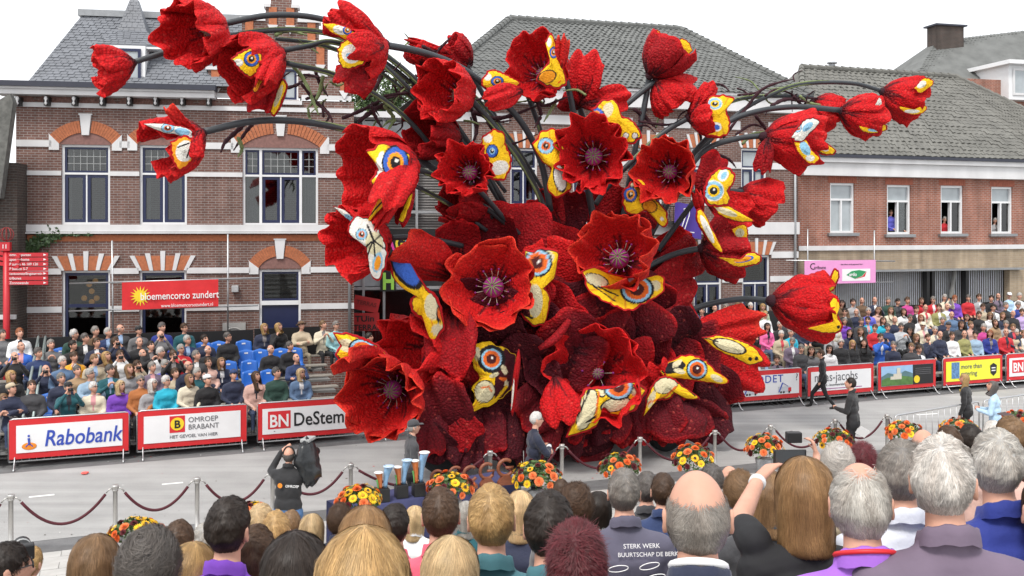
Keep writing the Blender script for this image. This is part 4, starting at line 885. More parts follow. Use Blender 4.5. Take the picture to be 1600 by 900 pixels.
# ---- burgundy petals clothing the mound: hanging skirt and big leaves
k = 0
for px in range(668, 880, 30):
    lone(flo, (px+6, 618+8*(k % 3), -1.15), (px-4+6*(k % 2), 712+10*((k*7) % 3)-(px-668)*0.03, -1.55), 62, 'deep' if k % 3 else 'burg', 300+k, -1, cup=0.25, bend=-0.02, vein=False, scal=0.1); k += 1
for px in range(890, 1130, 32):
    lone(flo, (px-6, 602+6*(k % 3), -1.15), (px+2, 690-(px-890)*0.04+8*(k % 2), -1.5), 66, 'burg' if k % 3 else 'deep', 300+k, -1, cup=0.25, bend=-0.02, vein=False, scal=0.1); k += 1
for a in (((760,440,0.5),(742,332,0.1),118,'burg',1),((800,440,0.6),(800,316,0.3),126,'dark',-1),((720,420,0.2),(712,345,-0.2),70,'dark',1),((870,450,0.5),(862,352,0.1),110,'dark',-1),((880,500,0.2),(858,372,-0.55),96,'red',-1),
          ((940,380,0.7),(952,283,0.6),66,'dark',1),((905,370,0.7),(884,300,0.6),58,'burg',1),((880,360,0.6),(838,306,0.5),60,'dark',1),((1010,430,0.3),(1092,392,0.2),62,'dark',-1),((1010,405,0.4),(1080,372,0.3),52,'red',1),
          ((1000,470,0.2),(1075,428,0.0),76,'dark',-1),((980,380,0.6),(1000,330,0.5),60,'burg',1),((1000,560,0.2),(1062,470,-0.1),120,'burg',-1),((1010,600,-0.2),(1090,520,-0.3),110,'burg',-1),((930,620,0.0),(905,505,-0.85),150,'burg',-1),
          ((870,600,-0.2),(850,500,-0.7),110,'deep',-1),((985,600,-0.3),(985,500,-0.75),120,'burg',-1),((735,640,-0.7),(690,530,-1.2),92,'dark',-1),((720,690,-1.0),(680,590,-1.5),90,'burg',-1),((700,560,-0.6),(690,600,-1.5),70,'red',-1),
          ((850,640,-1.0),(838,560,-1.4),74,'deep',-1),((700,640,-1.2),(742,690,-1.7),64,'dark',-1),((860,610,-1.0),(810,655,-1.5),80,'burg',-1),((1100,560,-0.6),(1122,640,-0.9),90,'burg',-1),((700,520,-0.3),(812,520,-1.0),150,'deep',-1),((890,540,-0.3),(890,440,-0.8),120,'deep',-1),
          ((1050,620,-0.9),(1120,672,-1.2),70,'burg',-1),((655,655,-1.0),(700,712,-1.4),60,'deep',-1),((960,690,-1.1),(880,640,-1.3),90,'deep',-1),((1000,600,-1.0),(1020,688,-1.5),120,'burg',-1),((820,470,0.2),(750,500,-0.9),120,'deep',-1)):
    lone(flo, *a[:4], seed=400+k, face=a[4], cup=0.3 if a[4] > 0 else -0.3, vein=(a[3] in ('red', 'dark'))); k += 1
R9 = random.Random(99)
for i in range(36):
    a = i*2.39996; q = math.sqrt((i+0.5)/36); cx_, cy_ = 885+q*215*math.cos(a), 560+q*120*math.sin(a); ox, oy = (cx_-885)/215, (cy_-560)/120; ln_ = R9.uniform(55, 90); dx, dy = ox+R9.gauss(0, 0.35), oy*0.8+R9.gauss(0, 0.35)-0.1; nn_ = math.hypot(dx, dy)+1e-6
    lone(flo, (cx_-dx/nn_*ln_*0.5, cy_-dy/nn_*ln_*0.5, -0.55-0.55*(1-q)), (cx_+dx/nn_*ln_*0.5, min(cy_+dy/nn_*ln_*0.5, 700), -1.0-0.6*(1-q)), R9.uniform(84, 124), ('deep' if (690 < cx_ < 862 and 470 < cy_ < 660) else R9.choice(('burg','burg','dark','burg','deep','dark'))), 700+i, 1 if i % 2 else -1, cup=0.3 if i % 2 else -0.25, rim=0.86, scal=0.05, ruf=0.03)  # petals in the middle take deep, so the recess is painted darker
# swept ridge low on the mound and lip leaves
for pts, w_ in ((((705,605),(725,640),(765,670),(805,690),(830,693)), 0), (((890,500),(868,528),(842,545)), 7), (((838,470),(868,520),(880,470),(868,438)), 0)):
    if w_:
        P = smooth_path([fp(x, y, -1.75) for x, y in pts], 16); b = MB(); b.tube(P, [w_/FOC*22*(0.4+0.6*math.sin(math.pi*(0.1+0.85*i/16))) for i in range(17)], 10)
        me = b.mesh('petal_ridge', M_pet, True); ca_ = me.color_attributes.new('Col', 'FLOAT_COLOR', 'POINT'); ca_.data.foreach_set('color', np.tile([0.30,0.003,0.008,1.0], len(me.vertices))); link('petal_ridge', me, flo)

# ---- stems: grey tubes that turn into ribbed green stalks
M_stem = mat('dark_stem', (0.030,0.036,0.042), 0.5, var=0.15, scale=3, bump=0.1)
M_green = mat('green_stalk', (0.17,0.22,0.085), 0.65, var=0.3, scale=8, bump=0.3)
M_mar = mat('maroon_tendril', (0.035,0.006,0.012), 0.85, bump=0.6, bscale=30, voro=True)
def stem(pts, w=6.8, d0=0.0, d1=0.5, green=None):
    P = [fp(x, y, d0+(d1-d0)*i/(len(pts)-1)) for i, (x, y) in enumerate(pts)]; S = smooth_path(P, 34); r = 0.70*w/FOC*22
    b = MB(); b.tube(S, [r]*35, 10); o = b.build('stem', M_stem, flo, True)
    if green:
        a, e = int(green[0]*34), int(green[1]*34); g_ = MB()
        for kk in range(5):
            t = 2*math.pi*kk/5+0.4; off = Vector((math.cos(t)*0.3, -abs(math.sin(t))*0.75, math.sin(t)))*r*0.8; n_ = e-a+1
            g_.tube([S[a+i]+off*(0.9+0.1*math.sin(i*0.7+kk)) for i in range(n_)], [r*0.42*min(1, 0.25+3*min(i, n_-1-i)/n_) for i in range(n_)], 6)
        g_.build('green_sepals', M_green, o, True)
    return o
stem([(206,98),(262,81),(340,60),(430,47),(510,52),(570,78),(640,128),(700,200),(760,300)], 5.5, -0.3, 0.6, (0.3,0.8))
stem([(346,38),(420,24),(490,27),(545,46),(600,84),(660,135),(720,205),(790,320)], 6.2, -0.2, 0.5, (0.5,0.9))
stem([(436,80),(480,72),(520,66),(580,88),(640,140),(700,210),(760,310)], 5.6, -0.5, 0.3, (0.12,0.75))
stem([(600,70),(660,82),(720,106),(775,148),(818,196),(846,255),(860,330)], 7.5, -0.7, 0.2)
stem([(446,98),(520,116),(590,150),(645,195),(700,262),(780,350)], 5.5, -0.4, 0.2, (0.0,0.72))
stem([(314,207),(390,190),(460,189),(530,200),(600,222),(680,265),(770,340)], 7.0, -0.6, 0.1, (0.42,0.85))
stem([(646,262),(690,280),(750,318),(820,372)], 6.2, -0.9, 0.2, (0.05,0.7))
stem([(648,290),(700,318),(760,360)], 4.8, -0.6, 0.2, (0.0,0.6))
stem([(732,152),(775,200),(815,255),(842,305),(860,350)], 7.0, -0.4, 0.2, (0.0,0.95))
stem([(725,95),(745,130),(775,185),(800,240)], 6.0, 0.6, 0.9)
stem([(735,285),(760,310),(790,345)], 6.0, -0.8, 0.0)
stem([(604,372),(640,371),(680,375),(722,384)], 6.2, -1.0, 0.0)
stem([(884,122),(893,160),(899,200)], 7.0, 0.1, 0.3); stem([(825,150),(838,185),(848,215)], 6.0, 0.6, 0.8, (0.5,1)); stem([(430,60),(500,70),(575,100),(640,150),(690,205)], 4.6, 0.3, 0.6, (0.0,1.0)); stem([(560,60),(620,100),(680,160),(730,220),(790,300)], 4.6, 0.4, 0.5, (0.0,0.8)); stem([(700,110),(760,170),(810,235),(850,300)], 4.6, 0.5, 0.5, (0.0,0.9))
stem([(1015,116),(1007,165),(995,220),(982,290),(972,350)], 7.2, 0.3, 0.5); stem([(1022,128),(985,158),(950,188),(925,215)], 7.0, 0.2, 0.6)
stem([(1076,184),(1040,205),(1000,240),(955,285),(930,320)], 6.8, -0.3, 0.5, (0.3,0.6))
stem([(1196,212),(1150,217),(1100,236),(1060,290),(1015,370)], 7.0, -0.5, 0.4); stem([(1312,172),(1240,167),(1175,176),(1130,196),(1080,245),(1030,340)], 7.0, -0.5, 0.5)
stem([(1378,142),(1330,130),(1255,131),(1205,148),(1150,180),(1090,240)], 5.4, -0.2, 0.6, (0.3,0.62)); stem([(1270,152),(1215,150),(1160,154),(1120,168)], 5.0, 0.3, 0.6, (0.3,1))
stem([(1162,299),(1120,298),(1070,303),(1020,330)], 5.6, -0.3, 0.4, (0.5,0.9)); stem([(1096,388),(1065,394),(1035,405),(990,430)], 7.2, -0.6, 0.2)
stem([(1206,470),(1160,467),(1105,476),(1060,494),(1010,525)], 7.4, -0.5, 0.2); stem([(1088,310),(1058,350),(1028,392)], 6.6, -0.2, 0.3); stem([(905,165),(915,200),(925,250)], 7, 0.6, 0.7); stem([(918,290),(925,330),(930,370)], 8, 0.1, 0.2)
stem([(712,210),(745,255),(790,330)], 6.5, 0.2, 0.6)
def tendril(pts, w=3.2, d=-0.2, m=None, name='tendril'):
    S = smooth_path([fp(x, y, d+0.15*math.sin(i*1.7)) for i, (x, y) in enumerate(pts)], 14); r = w/FOC*22
    b = MB(); b.tube(S, [r*(0.35+0.75*math.sin(math.pi*min(1, 0.25+0.75*i/14)))*(1+0.2*math.sin(i*2.3)) for i in range(15)], 7); b.build(name, m or M_mar, flo, True)
for pts in (((470,130),(490,155),(515,180),(520,195)),((493,112),(500,130),(512,150)),((478,155),(500,145),(505,120)),((440,140),(465,132),(480,120)),((386,190),(370,205),(352,222),(345,238)),((400,188),(385,205),(365,235)),
            ((535,185),(570,170),(600,155),(622,150)),((560,190),(590,168),(615,160)),((580,165),(588,185),(600,205)),((600,150),(635,145),(660,140)),((605,70),(598,110),(586,140),(575,155)),((620,150),(640,125),(665,110),(690,70)),((660,72),(680,80),(705,58)),
            ((740,175),(770,185),(800,180),(840,165)),((830,155),(850,165),(870,158),(890,150)),((840,162),(845,180),(835,200)),((1130,215),(1165,170),(1190,140),(1220,128),(1240,124)),((1195,150),(1215,140),(1245,150)),((1205,165),(1230,155),(1265,160)),((1180,180),(1200,210),(1185,225)),
            ((1150,210),(1175,195),(1195,200)),((1240,150),(1255,165),(1262,150)),((1080,160),(1095,215),(1090,250)),((1000,190),(1040,195),(1070,190)),((1120,240),(1140,250),(1150,262)),((990,170),(1010,185),(1025,200)),((930,200),(960,190),(985,200)),((735,165),(745,200),(738,225)),((760,190),(790,225),(840,210))):
    tendril(pts, rnd.uniform(2.2, 3.6), rnd.uniform(-0.3, 0.4))
R8 = random.Random(5)
for (x0, y0, n_) in ((480,120,6),(560,150,7),(640,110,7),(700,150,5),(760,180,6),(850,160,5),(1000,180,5),(1110,165,6),(1190,150,7),(1250,150,6),(500,180,4),(610,180,5)):
    for q_ in range(n_):
        a = R8.uniform(0, 6.28); l_ = R8.uniform(22, 48); x1, y1 = x0+R8.gauss(0, 26), y0+R8.gauss(0, 16); k1 = R8.gauss(0, 0.5)
        tendril([(x1, y1), (x1+l_*0.5*math.cos(a), y1+l_*0.5*math.sin(a)*0.8), (x1+l_*math.cos(a+k1), y1+l_*math.sin(a+k1)*0.8)], R8.uniform(1.2, 2.2), R8.uniform(0.0, 0.6), M_green if q_ % 3 == 0 else None, 'twig')
for pts in (((455,100),(475,125),(490,160),(498,180)),((505,118),(497,150),(480,170)),((430,55),(450,48),(480,55)),((1160,225),(1175,210),(1200,205)),((1250,150),(1262,160),(1290,165)),((870,155),(862,170),(850,190)),((600,165),(615,185),(605,205)),((372,215),(378,232),(372,245))):
    tendril(pts, 2.8, 0.0, M_green, 'leaf_stalk')

# ---- the poppies (stem end, mouth, mouth radius ...)
f1 = poppy((208,98,-0.3), (145,110,-0.45), 38, 5, seed=1, cup=0.45, bend=0.14, flare=0.08, wide=1.4)
f2 = poppy((348,40,-0.3), (278,58,-1.1), 52, 6, seed=2, stam=10, cup=0.4, wide=1.5)
f3 = poppy((440,82,-0.5), (365,112,-1.0), 50, 5, seed=3, cup=0.4, wide=1.5)
wing(f3, [(360,92),(375,80),(400,72),(412,90),(405,110),(392,122),(375,112)], -1.65, [(393,92,13,'blue')], [(372,98,8,6,0,'wht')])
lone(f3, (440,85,-0.9), (408,128,-1.9), 36, 'red', 31, -1)
wing(f3, [(422,176),(429,150),(442,124),(448,134),(440,162),(428,181)], -1.0, (), [(435,150,4,18,20,'crm')], rim=2); lone(f3, (440,90,-0.5), (400,172,-0.8), 46, 'dark', 32, -1)
wing(f3, [(394,142),(402,122),(417,112),(410,130),(399,146)], -1.6, base='ora', rim=1.5)
f4 = poppy((600,70,-0.7), (535,80,-1.0), 58, 5, seed=4, cup=0.35, wide=1.2, skip=(1,))
lone(f4, (598,70,-1.2), (524,14,-1.5), 44, 'red', 41, -1); lone(f4, (598,74,-1.4), (550,72,-2.0), 46, 'red', 42, -1); lone(f4, (590,85,-1.0), (540,138,-1.2), 60, 'dark', 43, -1)
wing(f4, [(503,36),(525,36),(548,44),(556,55),(546,64),(530,58),(515,50)], -1.75, [(543,47,8,'blue')], [(532,47,12,7,15,'wht')], rim=2.5)
wing(f4, [(527,76),(540,62),(558,66),(572,92),(564,102),(540,108),(529,96)], -1.8, (), [(549,84,15,15,0,'wht'),(548,88,8,5,20,'lbl')], rim=1)
f5 = poppy((316,208,-0.6), (240,240,-1.1), 48, 5, seed=5, stam=9, cup=0.4, wide=1.4, skip=(1,))
wing(f5, [(222,193),(255,192),(285,197),(302,206),(300,219),(280,213),(255,208)], -1.75, [(262,200,8,'lblue',1.4)], [(285,206,12,6,10,'lbl')], base='wht', rim=2)
wing(f5, [(266,222),(288,211),(305,222),(309,240),(297,256),(280,266),(268,246)], -1.8, (), [(289,236,14,17,20,'wht')], [(1.2,'blk',(278,230),(295,224)),(1.2,'blk',(300,222),(292,246))], rim=3, base='ora')
lone(f5, (314,215,-1.0), (262,168,-1.7), 22, 'orange', 51, -1); lone(f5, (312,205,-1.6), (305,246,-1.9), 22, 'red', 52, -1)
f6 = poppy((733,153,-0.4), (676,138,-1.1), 46, 6, seed=6, stam=10, cup=0.5, wide=1.6)
f7 = poppy((716,215,0.2), (648,203,-0.2), 44, 5, pal='dark', seed=7, wide=1.6)
f8 = poppy((648,262,-0.7), (562,272,-1.3), 74, 6, seed=8, stam=6, cup=0.4, wide=1.4, pal='red')
wing(f8, [(572,236),(600,222),(630,230),(642,246),(634,282),(615,306),(596,328),(574,348),(590,316),(602,292),(577,288),(588,262)], -2.35, [(618,254,28,'blue',0.8)], [(594,258,7,22,10,'wht'),(598,312,16,10,-40,'ora')], [(1.3,'blk',(575,340),(610,300))], center=(608,276), rim=3)
lone(f8, (644,248,-1.5), (596,318,-2.9), 62, 'red', 81, -1); lone(f8, (642,270,-1.2), (584,352,-2.2), 34, 'red', 82, -1); lone(f8, (646,275,-1.0), (625,350,-1.6), 26, 'dark', 83, -1)
wing(f8, [(622,345),(630,322),(645,300),(640,325),(629,349)], -1.9, rim=1.5)
f9 = poppy((742,276,-0.5), (722,260,-1.5), 44, 7, seed=9, stam=12, cup=0.25, bend=0.1, wide=1.6, sr=0.32, sh=0.4)
wing(f9, [(752,215),(768,203),(786,206),(791,226),(799,245),(797,266),(785,282),(768,279),(757,262),(750,240)], -0.85, [(769,236,11,'deep',0.9)], [(780,262,15,11,-15,'wht'),(762,216,7,7,0,'wht')])
f10 = poppy((606,372,-1.0), (535,378,-1.5), 55, 6, seed=10, stam=11, cup=0.35, wide=1.4)
wing(f10, [(543,350),(560,336),(582,345),(600,370),(606,395),(601,420),(592,438),(580,430),(575,405),(570,388),(558,376),(546,366)], -2.3, [(565,366,10,'lblue')], [(585,380,14,18,0,'crm'),(590,410,8,16,10,'lbl'),(590,411,5,12,10,'ora')], [(1.3,'blk',(580,378),(566,392)),(1.3,'blk',(582,378),(574,400)),(1.3,'blk',(584,378),(586,400)),(1.3,'blk',(584,376),(600,388)),(1.6,'blk',(584,376),(574,352)),(1.3,'blk',(584,376),(596,368))], base='wht', rim=2.5)
wing(f10, [(520,322),(535,326),(555,340),(570,352),(562,356),(545,346)], -1.9, (), [(548,342,12,4,35,'lbl')], base='wht', rim=1.5)
f11 = empty('poppy', fp(715,450,-0.6)); f11.parent = flo
lone(f11, (720,440,-0.6), (618,392,-2.0), 88, 'orange', 111, -1, bend=-0.05); lone(f11, (712,470,-0.8), (704,585,-1.6), 84, 'dark', 112, -1, cup=-0.3)
wing(f11, [(606,402),(622,388),(640,408),(655,432),(668,450),(682,462),(692,490),(692,520),(676,534),(668,522),(660,500),(645,490),(640,470),(648,458),(628,450),(613,430)], -1.75, (), [(634,420,15,30,-35,'blu',4),(678,478,15,22,0,'crm'),(690,486,6,14,10,'org',2),(684,516,10,10,0,'crm')], center=(660,468), rim=4)
f12 = poppy((775,455,-0.9), (765,440,-1.95), 72, 6, seed=12, stam=13, cup=0.3, bend=0.12, wide=1.55, pal='orange', sr=0.27, sh=0.45, rim=0.9)
wing(f12, [(820,390),(868,388),(871,410),(868,432),(851,444),(860,465),(856,490),(850,508),(835,509),(816,495),(812,450)], -1.6, [(840,410,22,'orange')], [(836,470,12,26,0,'crm'),(858,402,8,10,0,'crm')], [(1.8,'blk',(822,458),(832,476)),(1.8,'blk',(818,492),(832,497))])
f13 = poppy((930,250,-0.4), (924,236,-1.6), 60, 7, seed=13, stam=12, cup=0.3, bend=0.12, wide=1.6, sr=0.28, sh=0.4)
wing(f13, [(831,224),(848,205),(868,202),(885,240),(890,270),(894,290),(880,306),(862,306),(855,290),(860,265),(845,250)], -0.95, [(853,228,14,'lblue')], [(875,278,9,20,-10,'wht',1.5)])
wing(f13, [(924,170),(945,154),(962,158),(972,180),(986,186),(1001,205),(1000,218),(985,225),(965,213),(940,192)], -0.9, [(930,182,16,'blue')], [(950,172,8,12,20,'crm'),(978,212,4,4,0,'wht',1.2),(992,212,4,4,0,'wht',1.2)])
f14 = poppy((1052,272,-0.3), (1036,262,-1.3), 52, 6, seed=14, stam=12, cup=0.4, bend=0.14, wide=1.55, pal='orange', sr=0.26, sh=0.35)
wing(f14, [(971,302),(985,285),(1000,277),(1015,298),(1030,316),(1041,330),(1044,348),(1035,354),(1020,340),(1008,330),(990,336),(975,327)], -0.75, [(985,304,13,'blue',0.9)], [(1015,322,11,9,20,'ora',1.5),(990,286,7,5,-20,'crm',1.2),(1034,342,3,3,0,'wht')])
f15 = poppy((975,415,-0.7), (955,386,-1.9), 70, 6, seed=15, stam=13, cup=0.45, bend=0.15, wide=1.5, pal='orange', sr=0.27, sh=0.4, lens=(1.1,0.9,1.0))
wing(f15, [(911,425),(925,417),(955,428),(1005,434),(1030,430),(1041,441),(1030,462),(1008,474),(985,486),(958,478),(930,463),(914,445)], -1.75, [(995,452,22,'orange',1.15)], [(932,438,18,9,20,'crm',1.2),(1024,446,8,8,0,'crm')], [(1.2,'blk',(925,445),(960,470)),(1.2,'blk',(935,448),(965,462))], bulge=-0.3)

f16 = poppy((852,124,0.2), (838,98,-0.7), 52, 5, seed=16, stam=11, cup=0.35, wide=1.4, skip=(3,), sr=0.25)
wing(f16, [(851,62),(862,53),(873,80),(881,105),(885,130),(872,139),(848,133),(838,122),(850,105),(858,90)], -1.2, [(865,82,10,'blue',0.7)], [(855,120,13,9,-20,'ora',1.5),(858,66,4,7,0,'wht')]); lone(f16, (872,140,-0.6), (880,58,-1.3), 22, 'orange', 161, -1)
wing(f16, [(750,128),(765,109),(786,113),(802,122),(814,132),(790,141),(760,139)], -0.8, [(777,127,9,'blue',1.2)], [(762,120,6,6,0,'wht')]); lone(f16, (815,142,-0.6), (760,158,-1.3), 40, 'red', 162, -1)
f17 = empty('poppy', fp(906,162,0.5)); f17.parent = flo
lone(f17, (908,166,0.4), (920,82,0.0), 54, 'red', 171, -1, cup=-0.3); lone(f17, (908,164,0.3), (982,150,-0.1), 44, 'red', 172, -1, cup=-0.2); lone(f17, (905,168,0.5), (880,150,0.5), 40, 'dark', 173, -1)
f18 = poppy((1015,118,0.2), (1052,70,-0.1), 40, 5, seed=18, wide=1.5, pal='dark', cup=0.5, bend=0.18)
wing(f18, [(1040,75),(1045,56),(1055,66),(1066,60),(1078,68),(1080,82),(1060,90)], 0.55, rim=1.5); wing(f18, [(1014,62),(1024,47),(1032,52),(1030,75),(1018,80)], 0.3, rim=1.5)
f19 = poppy((1026,126,0.2), (1062,162,0.1), 40, 6, seed=19, wide=1.5, cup=0.45, bend=0.16, flare=0.05, pal='red')
f20 = poppy((1076,184,-0.3), (1128,174,-0.6), 40, 5, seed=20, wide=1.4, cup=0.4, pal='red')
wing(f20, [(1106,150),(1130,148),(1147,154),(1136,172),(1141,190),(1136,211),(1115,214),(1098,205),(1112,190),(1105,170)], -1.35, [(1117,162,10,'light',1.2)], [(1120,198,8,7,30,'wht'),(1120,199,5,4,30,'blu')]); lone(f20, (1080,190,-0.8), (1112,185,-1.7), 46, 'red', 201, -1); lone(f20, (1080,180,-0.6), (1115,130,-0.9), 28, 'red', 202, -1)
f21 = poppy((1194,214,-0.6), (1268,222,-0.9), 50, 6, seed=21, wide=1.4, cup=0.4, bend=0.14, flare=0.06)
wing(f21, [(1234,216),(1255,187),(1276,184),(1281,192),(1266,210),(1250,223)], -1.95, [(1247,200,8,'lblue',0.8,20)], [(1262,198,10,5,-40,'lbl')], base='wht', rim=2); wing(f21, [(1240,221),(1258,217),(1270,235),(1281,249),(1268,257),(1255,249),(1245,236)], -1.9, (), [(1258,232,7,12,-30,'lbl'),(1266,247,7,5,0,'wht')], rim=2)
wing(f21, [(1262,214),(1285,219),(1306,235),(1300,242),(1280,239)], -1.5, (), [(1284,229,12,5,30,'wht')], rim=1.5); lone(f21, (1200,215,-0.8), (1190,268,-0.9), 30, 'dark', 211, -1)
f22 = poppy((1314,173,-0.5), (1366,186,-0.7), 34, 5, seed=22, wide=1.4, cup=0.45, bend=0.14, flare=0.08); wing(f22, [(1340,196),(1360,202),(1384,194),(1384,204),(1362,210),(1345,204)], -1.1, (), [(1366,203,10,3,0,'lbl')], rim=1.5); wing(f22, [(1366,165),(1374,152),(1380,160),(1374,172)], -1.2, base='wht', rim=1)
f22b = poppy((1270,160,0.3), (1305,185,0.2), 32, 5, seed=23, wide=1.6)
f23 = poppy((1379,143,-0.2), (1434,162,-0.4), 36, 5, seed=24, wide=1.4, cup=0.45, bend=0.14, flare=0.08); wing(f23, [(1428,138),(1442,122),(1456,124),(1458,132),(1446,142),(1436,146)], -1.15, (), [(1440,132,8,5,-30,'wht')], rim=1.5); wing(f23, [(1404,166),(1430,170),(1446,164),(1446,174),(1428,180),(1410,174)], -1.0, (), [(1425,174,12,3,0,'wht')], rim=1.5)
f24 = empty('poppy', fp(1095,300,-0.5)); f24.parent = flo
lone(f24, (1092,318,-0.6), (1122,240,-0.9), 44, 'dark', 241, -1); lone(f24, (1108,318,-0.6), (1172,335,-0.9), 60, 'red', 242, 1)
wing(f24, [(1098,300),(1107,276),(1124,262),(1143,264),(1149,280),(1139,300),(1142,315),(1130,323),(1105,320)], -1.6, [(1115,298,17,'light')], [(1130,274,8,10,30,'wht'),(1131,274,4,7,30,'lbl')]); wing(f24, [(1110,318),(1140,321),(1168,338),(1177,346),(1150,347),(1125,337)], -1.55, (), [(1135,331,18,5,20,'crm')], rim=2)
wing(f24, [(1088,326),(1099,330),(1115,360),(1129,393),(1118,389),(1100,366),(1089,345)], -1.6, (), [(1105,358,5,24,-25,'wht')], rim=2); lone(f24, (1095,335,-1.0), (1088,300,-1.6), 16, 'red', 243, -1)
f25 = poppy((1158,299,-0.2), (1205,322,-0.4), 40, 6, seed=25, wide=1.7, cup=0.4, bend=0.12, pal='red')
f26 = poppy((1096,388,-0.6), (1152,398,-0.8), 44, 5, seed=26, wide=1.5, pal='dark', cup=0.45, bend=0.2); wing(f26, [(1122,402),(1150,406),(1170,394),(1186,397),(1190,408),(1176,415),(1150,418)], -1.75, (), [(1162,405,16,5,-10,'blu'),(1160,405,14,4,-10,'ora')], rim=1.8)
wing(f26, [(1142,358),(1155,351),(1166,352),(1169,368),(1160,377),(1149,370)], -1.2, (), [(1156,364,7,7,0,'crm')], rim=1.8); lone(f26, (1100,380,-0.7), (1140,346,-0.9), 40, 'dark', 261, -1)
f27 = poppy((1206,470,-0.6), (1285,480,-0.8), 56, 5, seed=27, wide=1.35, cup=0.4, bend=0.10, flare=0.06, pal='red', rot=0.5)
wing(f27, [(1284,453),(1298,432),(1306,419),(1312,430),(1307,445),(1300,456)], -1.2, rim=2, tilt=(0.3,0)); wing(f27, [(1296,470),(1305,461),(1313,475),(1309,490),(1317,510),(1308,521),(1285,521),(1262,513),(1290,507),(1302,495)], -1.75, (), [(1310,511,2.5,2.5,0,'blk')], center=(1303,503), rim=2)
f28 = poppy((628,600,-1.4), (584,628,-2.7), 68, 6, seed=28, stam=13, cup=0.4, bend=0.14, wide=1.5, pal='orange', sr=0.26, sh=0.35, rim=0.92)
wing(f28, [(520,520),(545,521),(575,531),(597,545),(609,561),(590,563),(565,560),(540,564),(523,556),(530,540)], -2.2, [(567,547,17,'orange',1.3,20)], [(542,540,14,10,20,'crm')], [(1.4,'blk',(590,558),(604,560))]); lone(f28, (622,590,-1.8), (530,570,-3.3), 60, 'orange', 281, -1, bend=-0.12)
f29 = poppy((690,545,-0.3), (625,545,-1.0), 54, 5, seed=29, wide=1.6, cup=0.45, bend=0.18)
f30 = empty('poppy', fp(790,590,-0.9)); f30.parent = flo
wing(f30, [(734,542),(748,535),(765,535),(782,542),(796,548),(806,560),(806,590),(795,612),(775,628),(755,638),(734,641),(742,625),(738,605),(750,590),(741,575)], -1.75, [(768,561,18,'orange')], [(800,590,26,62,8,'drk'),(768,561,22,22,0,'blk'),(745,552,5,10,0,'crm'),(757,612,15,17,20,'crm',1.5),(772,586,8,3.5,-20,'crm'),(788,578,4,8,-25,'crm'),(786,592,7,3,10,'org'),(791,600,3,6,0,'crm')], [(1.2,'org',(752,606),(764,604),(768,612)),(2.2,'yel',(740,639),(772,628),(792,604))], rim=0.8, rimc='yel', center=(772,588))
wing(f30, [(798,645),(800,600),(806,560),(811,545),(813,570),(808,610),(802,648)], -2.1, (), [(800,618,2.5,26,6,'wht')], base='red', rim=1.0)
f31 = poppy((936,584,-1.1), (928,580,-2.35), 82, 6, seed=31, cup=0.5, bend=0.15, wide=1.5, pal='red', skip=(), lens=(1.0,0.85), stam=6, sr=0.15)
lone(f31, (868,590,-2.0), (880,662,-2.6), 62, 'red', 313, -1, cup=0.12)
wing(f31, [(884,684),(895,650),(910,612),(925,605),(960,603),(985,596),(1001,598),(1009,612),(1000,631),(985,646),(960,651),(941,641),(931,668),(910,676)], -2.75, [(966,604,21,'orange',1.1)], [(917,640,13,32,18,'crm',1),(962,632,22,10,-15,'crm',1.5),(993,612,8,8,0,'crm'),(941,610,6,9,0,'crm',1.5)], [(1.6,'blk',(903,650),(922,608)),(1.4,'org',(930,662),(936,612)),(1.6,'blk',(916,660),(930,652))], center=(945,624), rim=4)
f32 = empty('poppy', fp(1050,600,-0.8)); f32.parent = flo
wing(f32, [(1030,580),(1050,562),(1075,554),(1100,561),(1120,580),(1139,595),(1130,601),(1110,598),(1085,596),(1062,592),(1040,590)], -1.9, [(1089,577,16,'orange')], [(1052,574,20,9,-15,'blk'),(1058,568,9,4,-35,'crm'),(1062,580,9,4,15,'crm'),(1120,591,10,5,25,'crm')], rim=2.5)
wing(f32, [(1004,652),(1014,612),(1030,590),(1050,590),(1066,602),(1080,612),(1092,622),(1074,624),(1062,611),(1045,624),(1022,627),(1010,641)], -1.95, (), [(1040,602,18,12,-15,'crm',1.2),(1018,624,5,14,20,'crm')], [(1.5,'org',(1012,630),(1040,620),(1056,604)),(1.5,'blk',(1066,600),(1086,618))], center=(1042,606), rim=2)
lone(f32, (1045,640,-1.0), (1022,570,-1.6), 50, 'red', 321, -1); lone(f32, (1040,615,-1.4), (1040,684,-1.9), 130, 'burg', 322, -1, vein=False, scal=0.14)
f33 = empty('poppy', fp(1070,535,-0.7)); f33.parent = flo
lone(f33, (1066,535,-0.7), (1190,505,-1.3), 66, 'orange', 331, -1, bend=-0.05); lone(f33, (1066,545,-0.9), (1186,600,-1.2), 92, 'red', 332, -1, bend=-0.05)
wing(f33, [(1096,527),(1130,524),(1165,534),(1186,549),(1192,564),(1174,571),(1150,562),(1120,547)], -2.0, (), [(1140,541,24,9,18,'crm',1.5),(1172,561,3,3,0,'blk'),(1182,560,3,3,0,'blk')], [(1.2,'blk',(1098,527),(1122,534))], rim=2)
f34 = poppy((660,100,0.6), (650,72,0.6), 22, 4, seed=34); f35 = poppy((735,100,0.7), (700,70,0.7), 26, 4, seed=35, pal='dark'); lone(f35, (725,92,0.6), (636,62,0.4), 14, 'red', 351, -1)
f36 = poppy((760,330,0.3), (700,300,0.1), 42, 5, seed=36, pal='dark', wide=1.7)
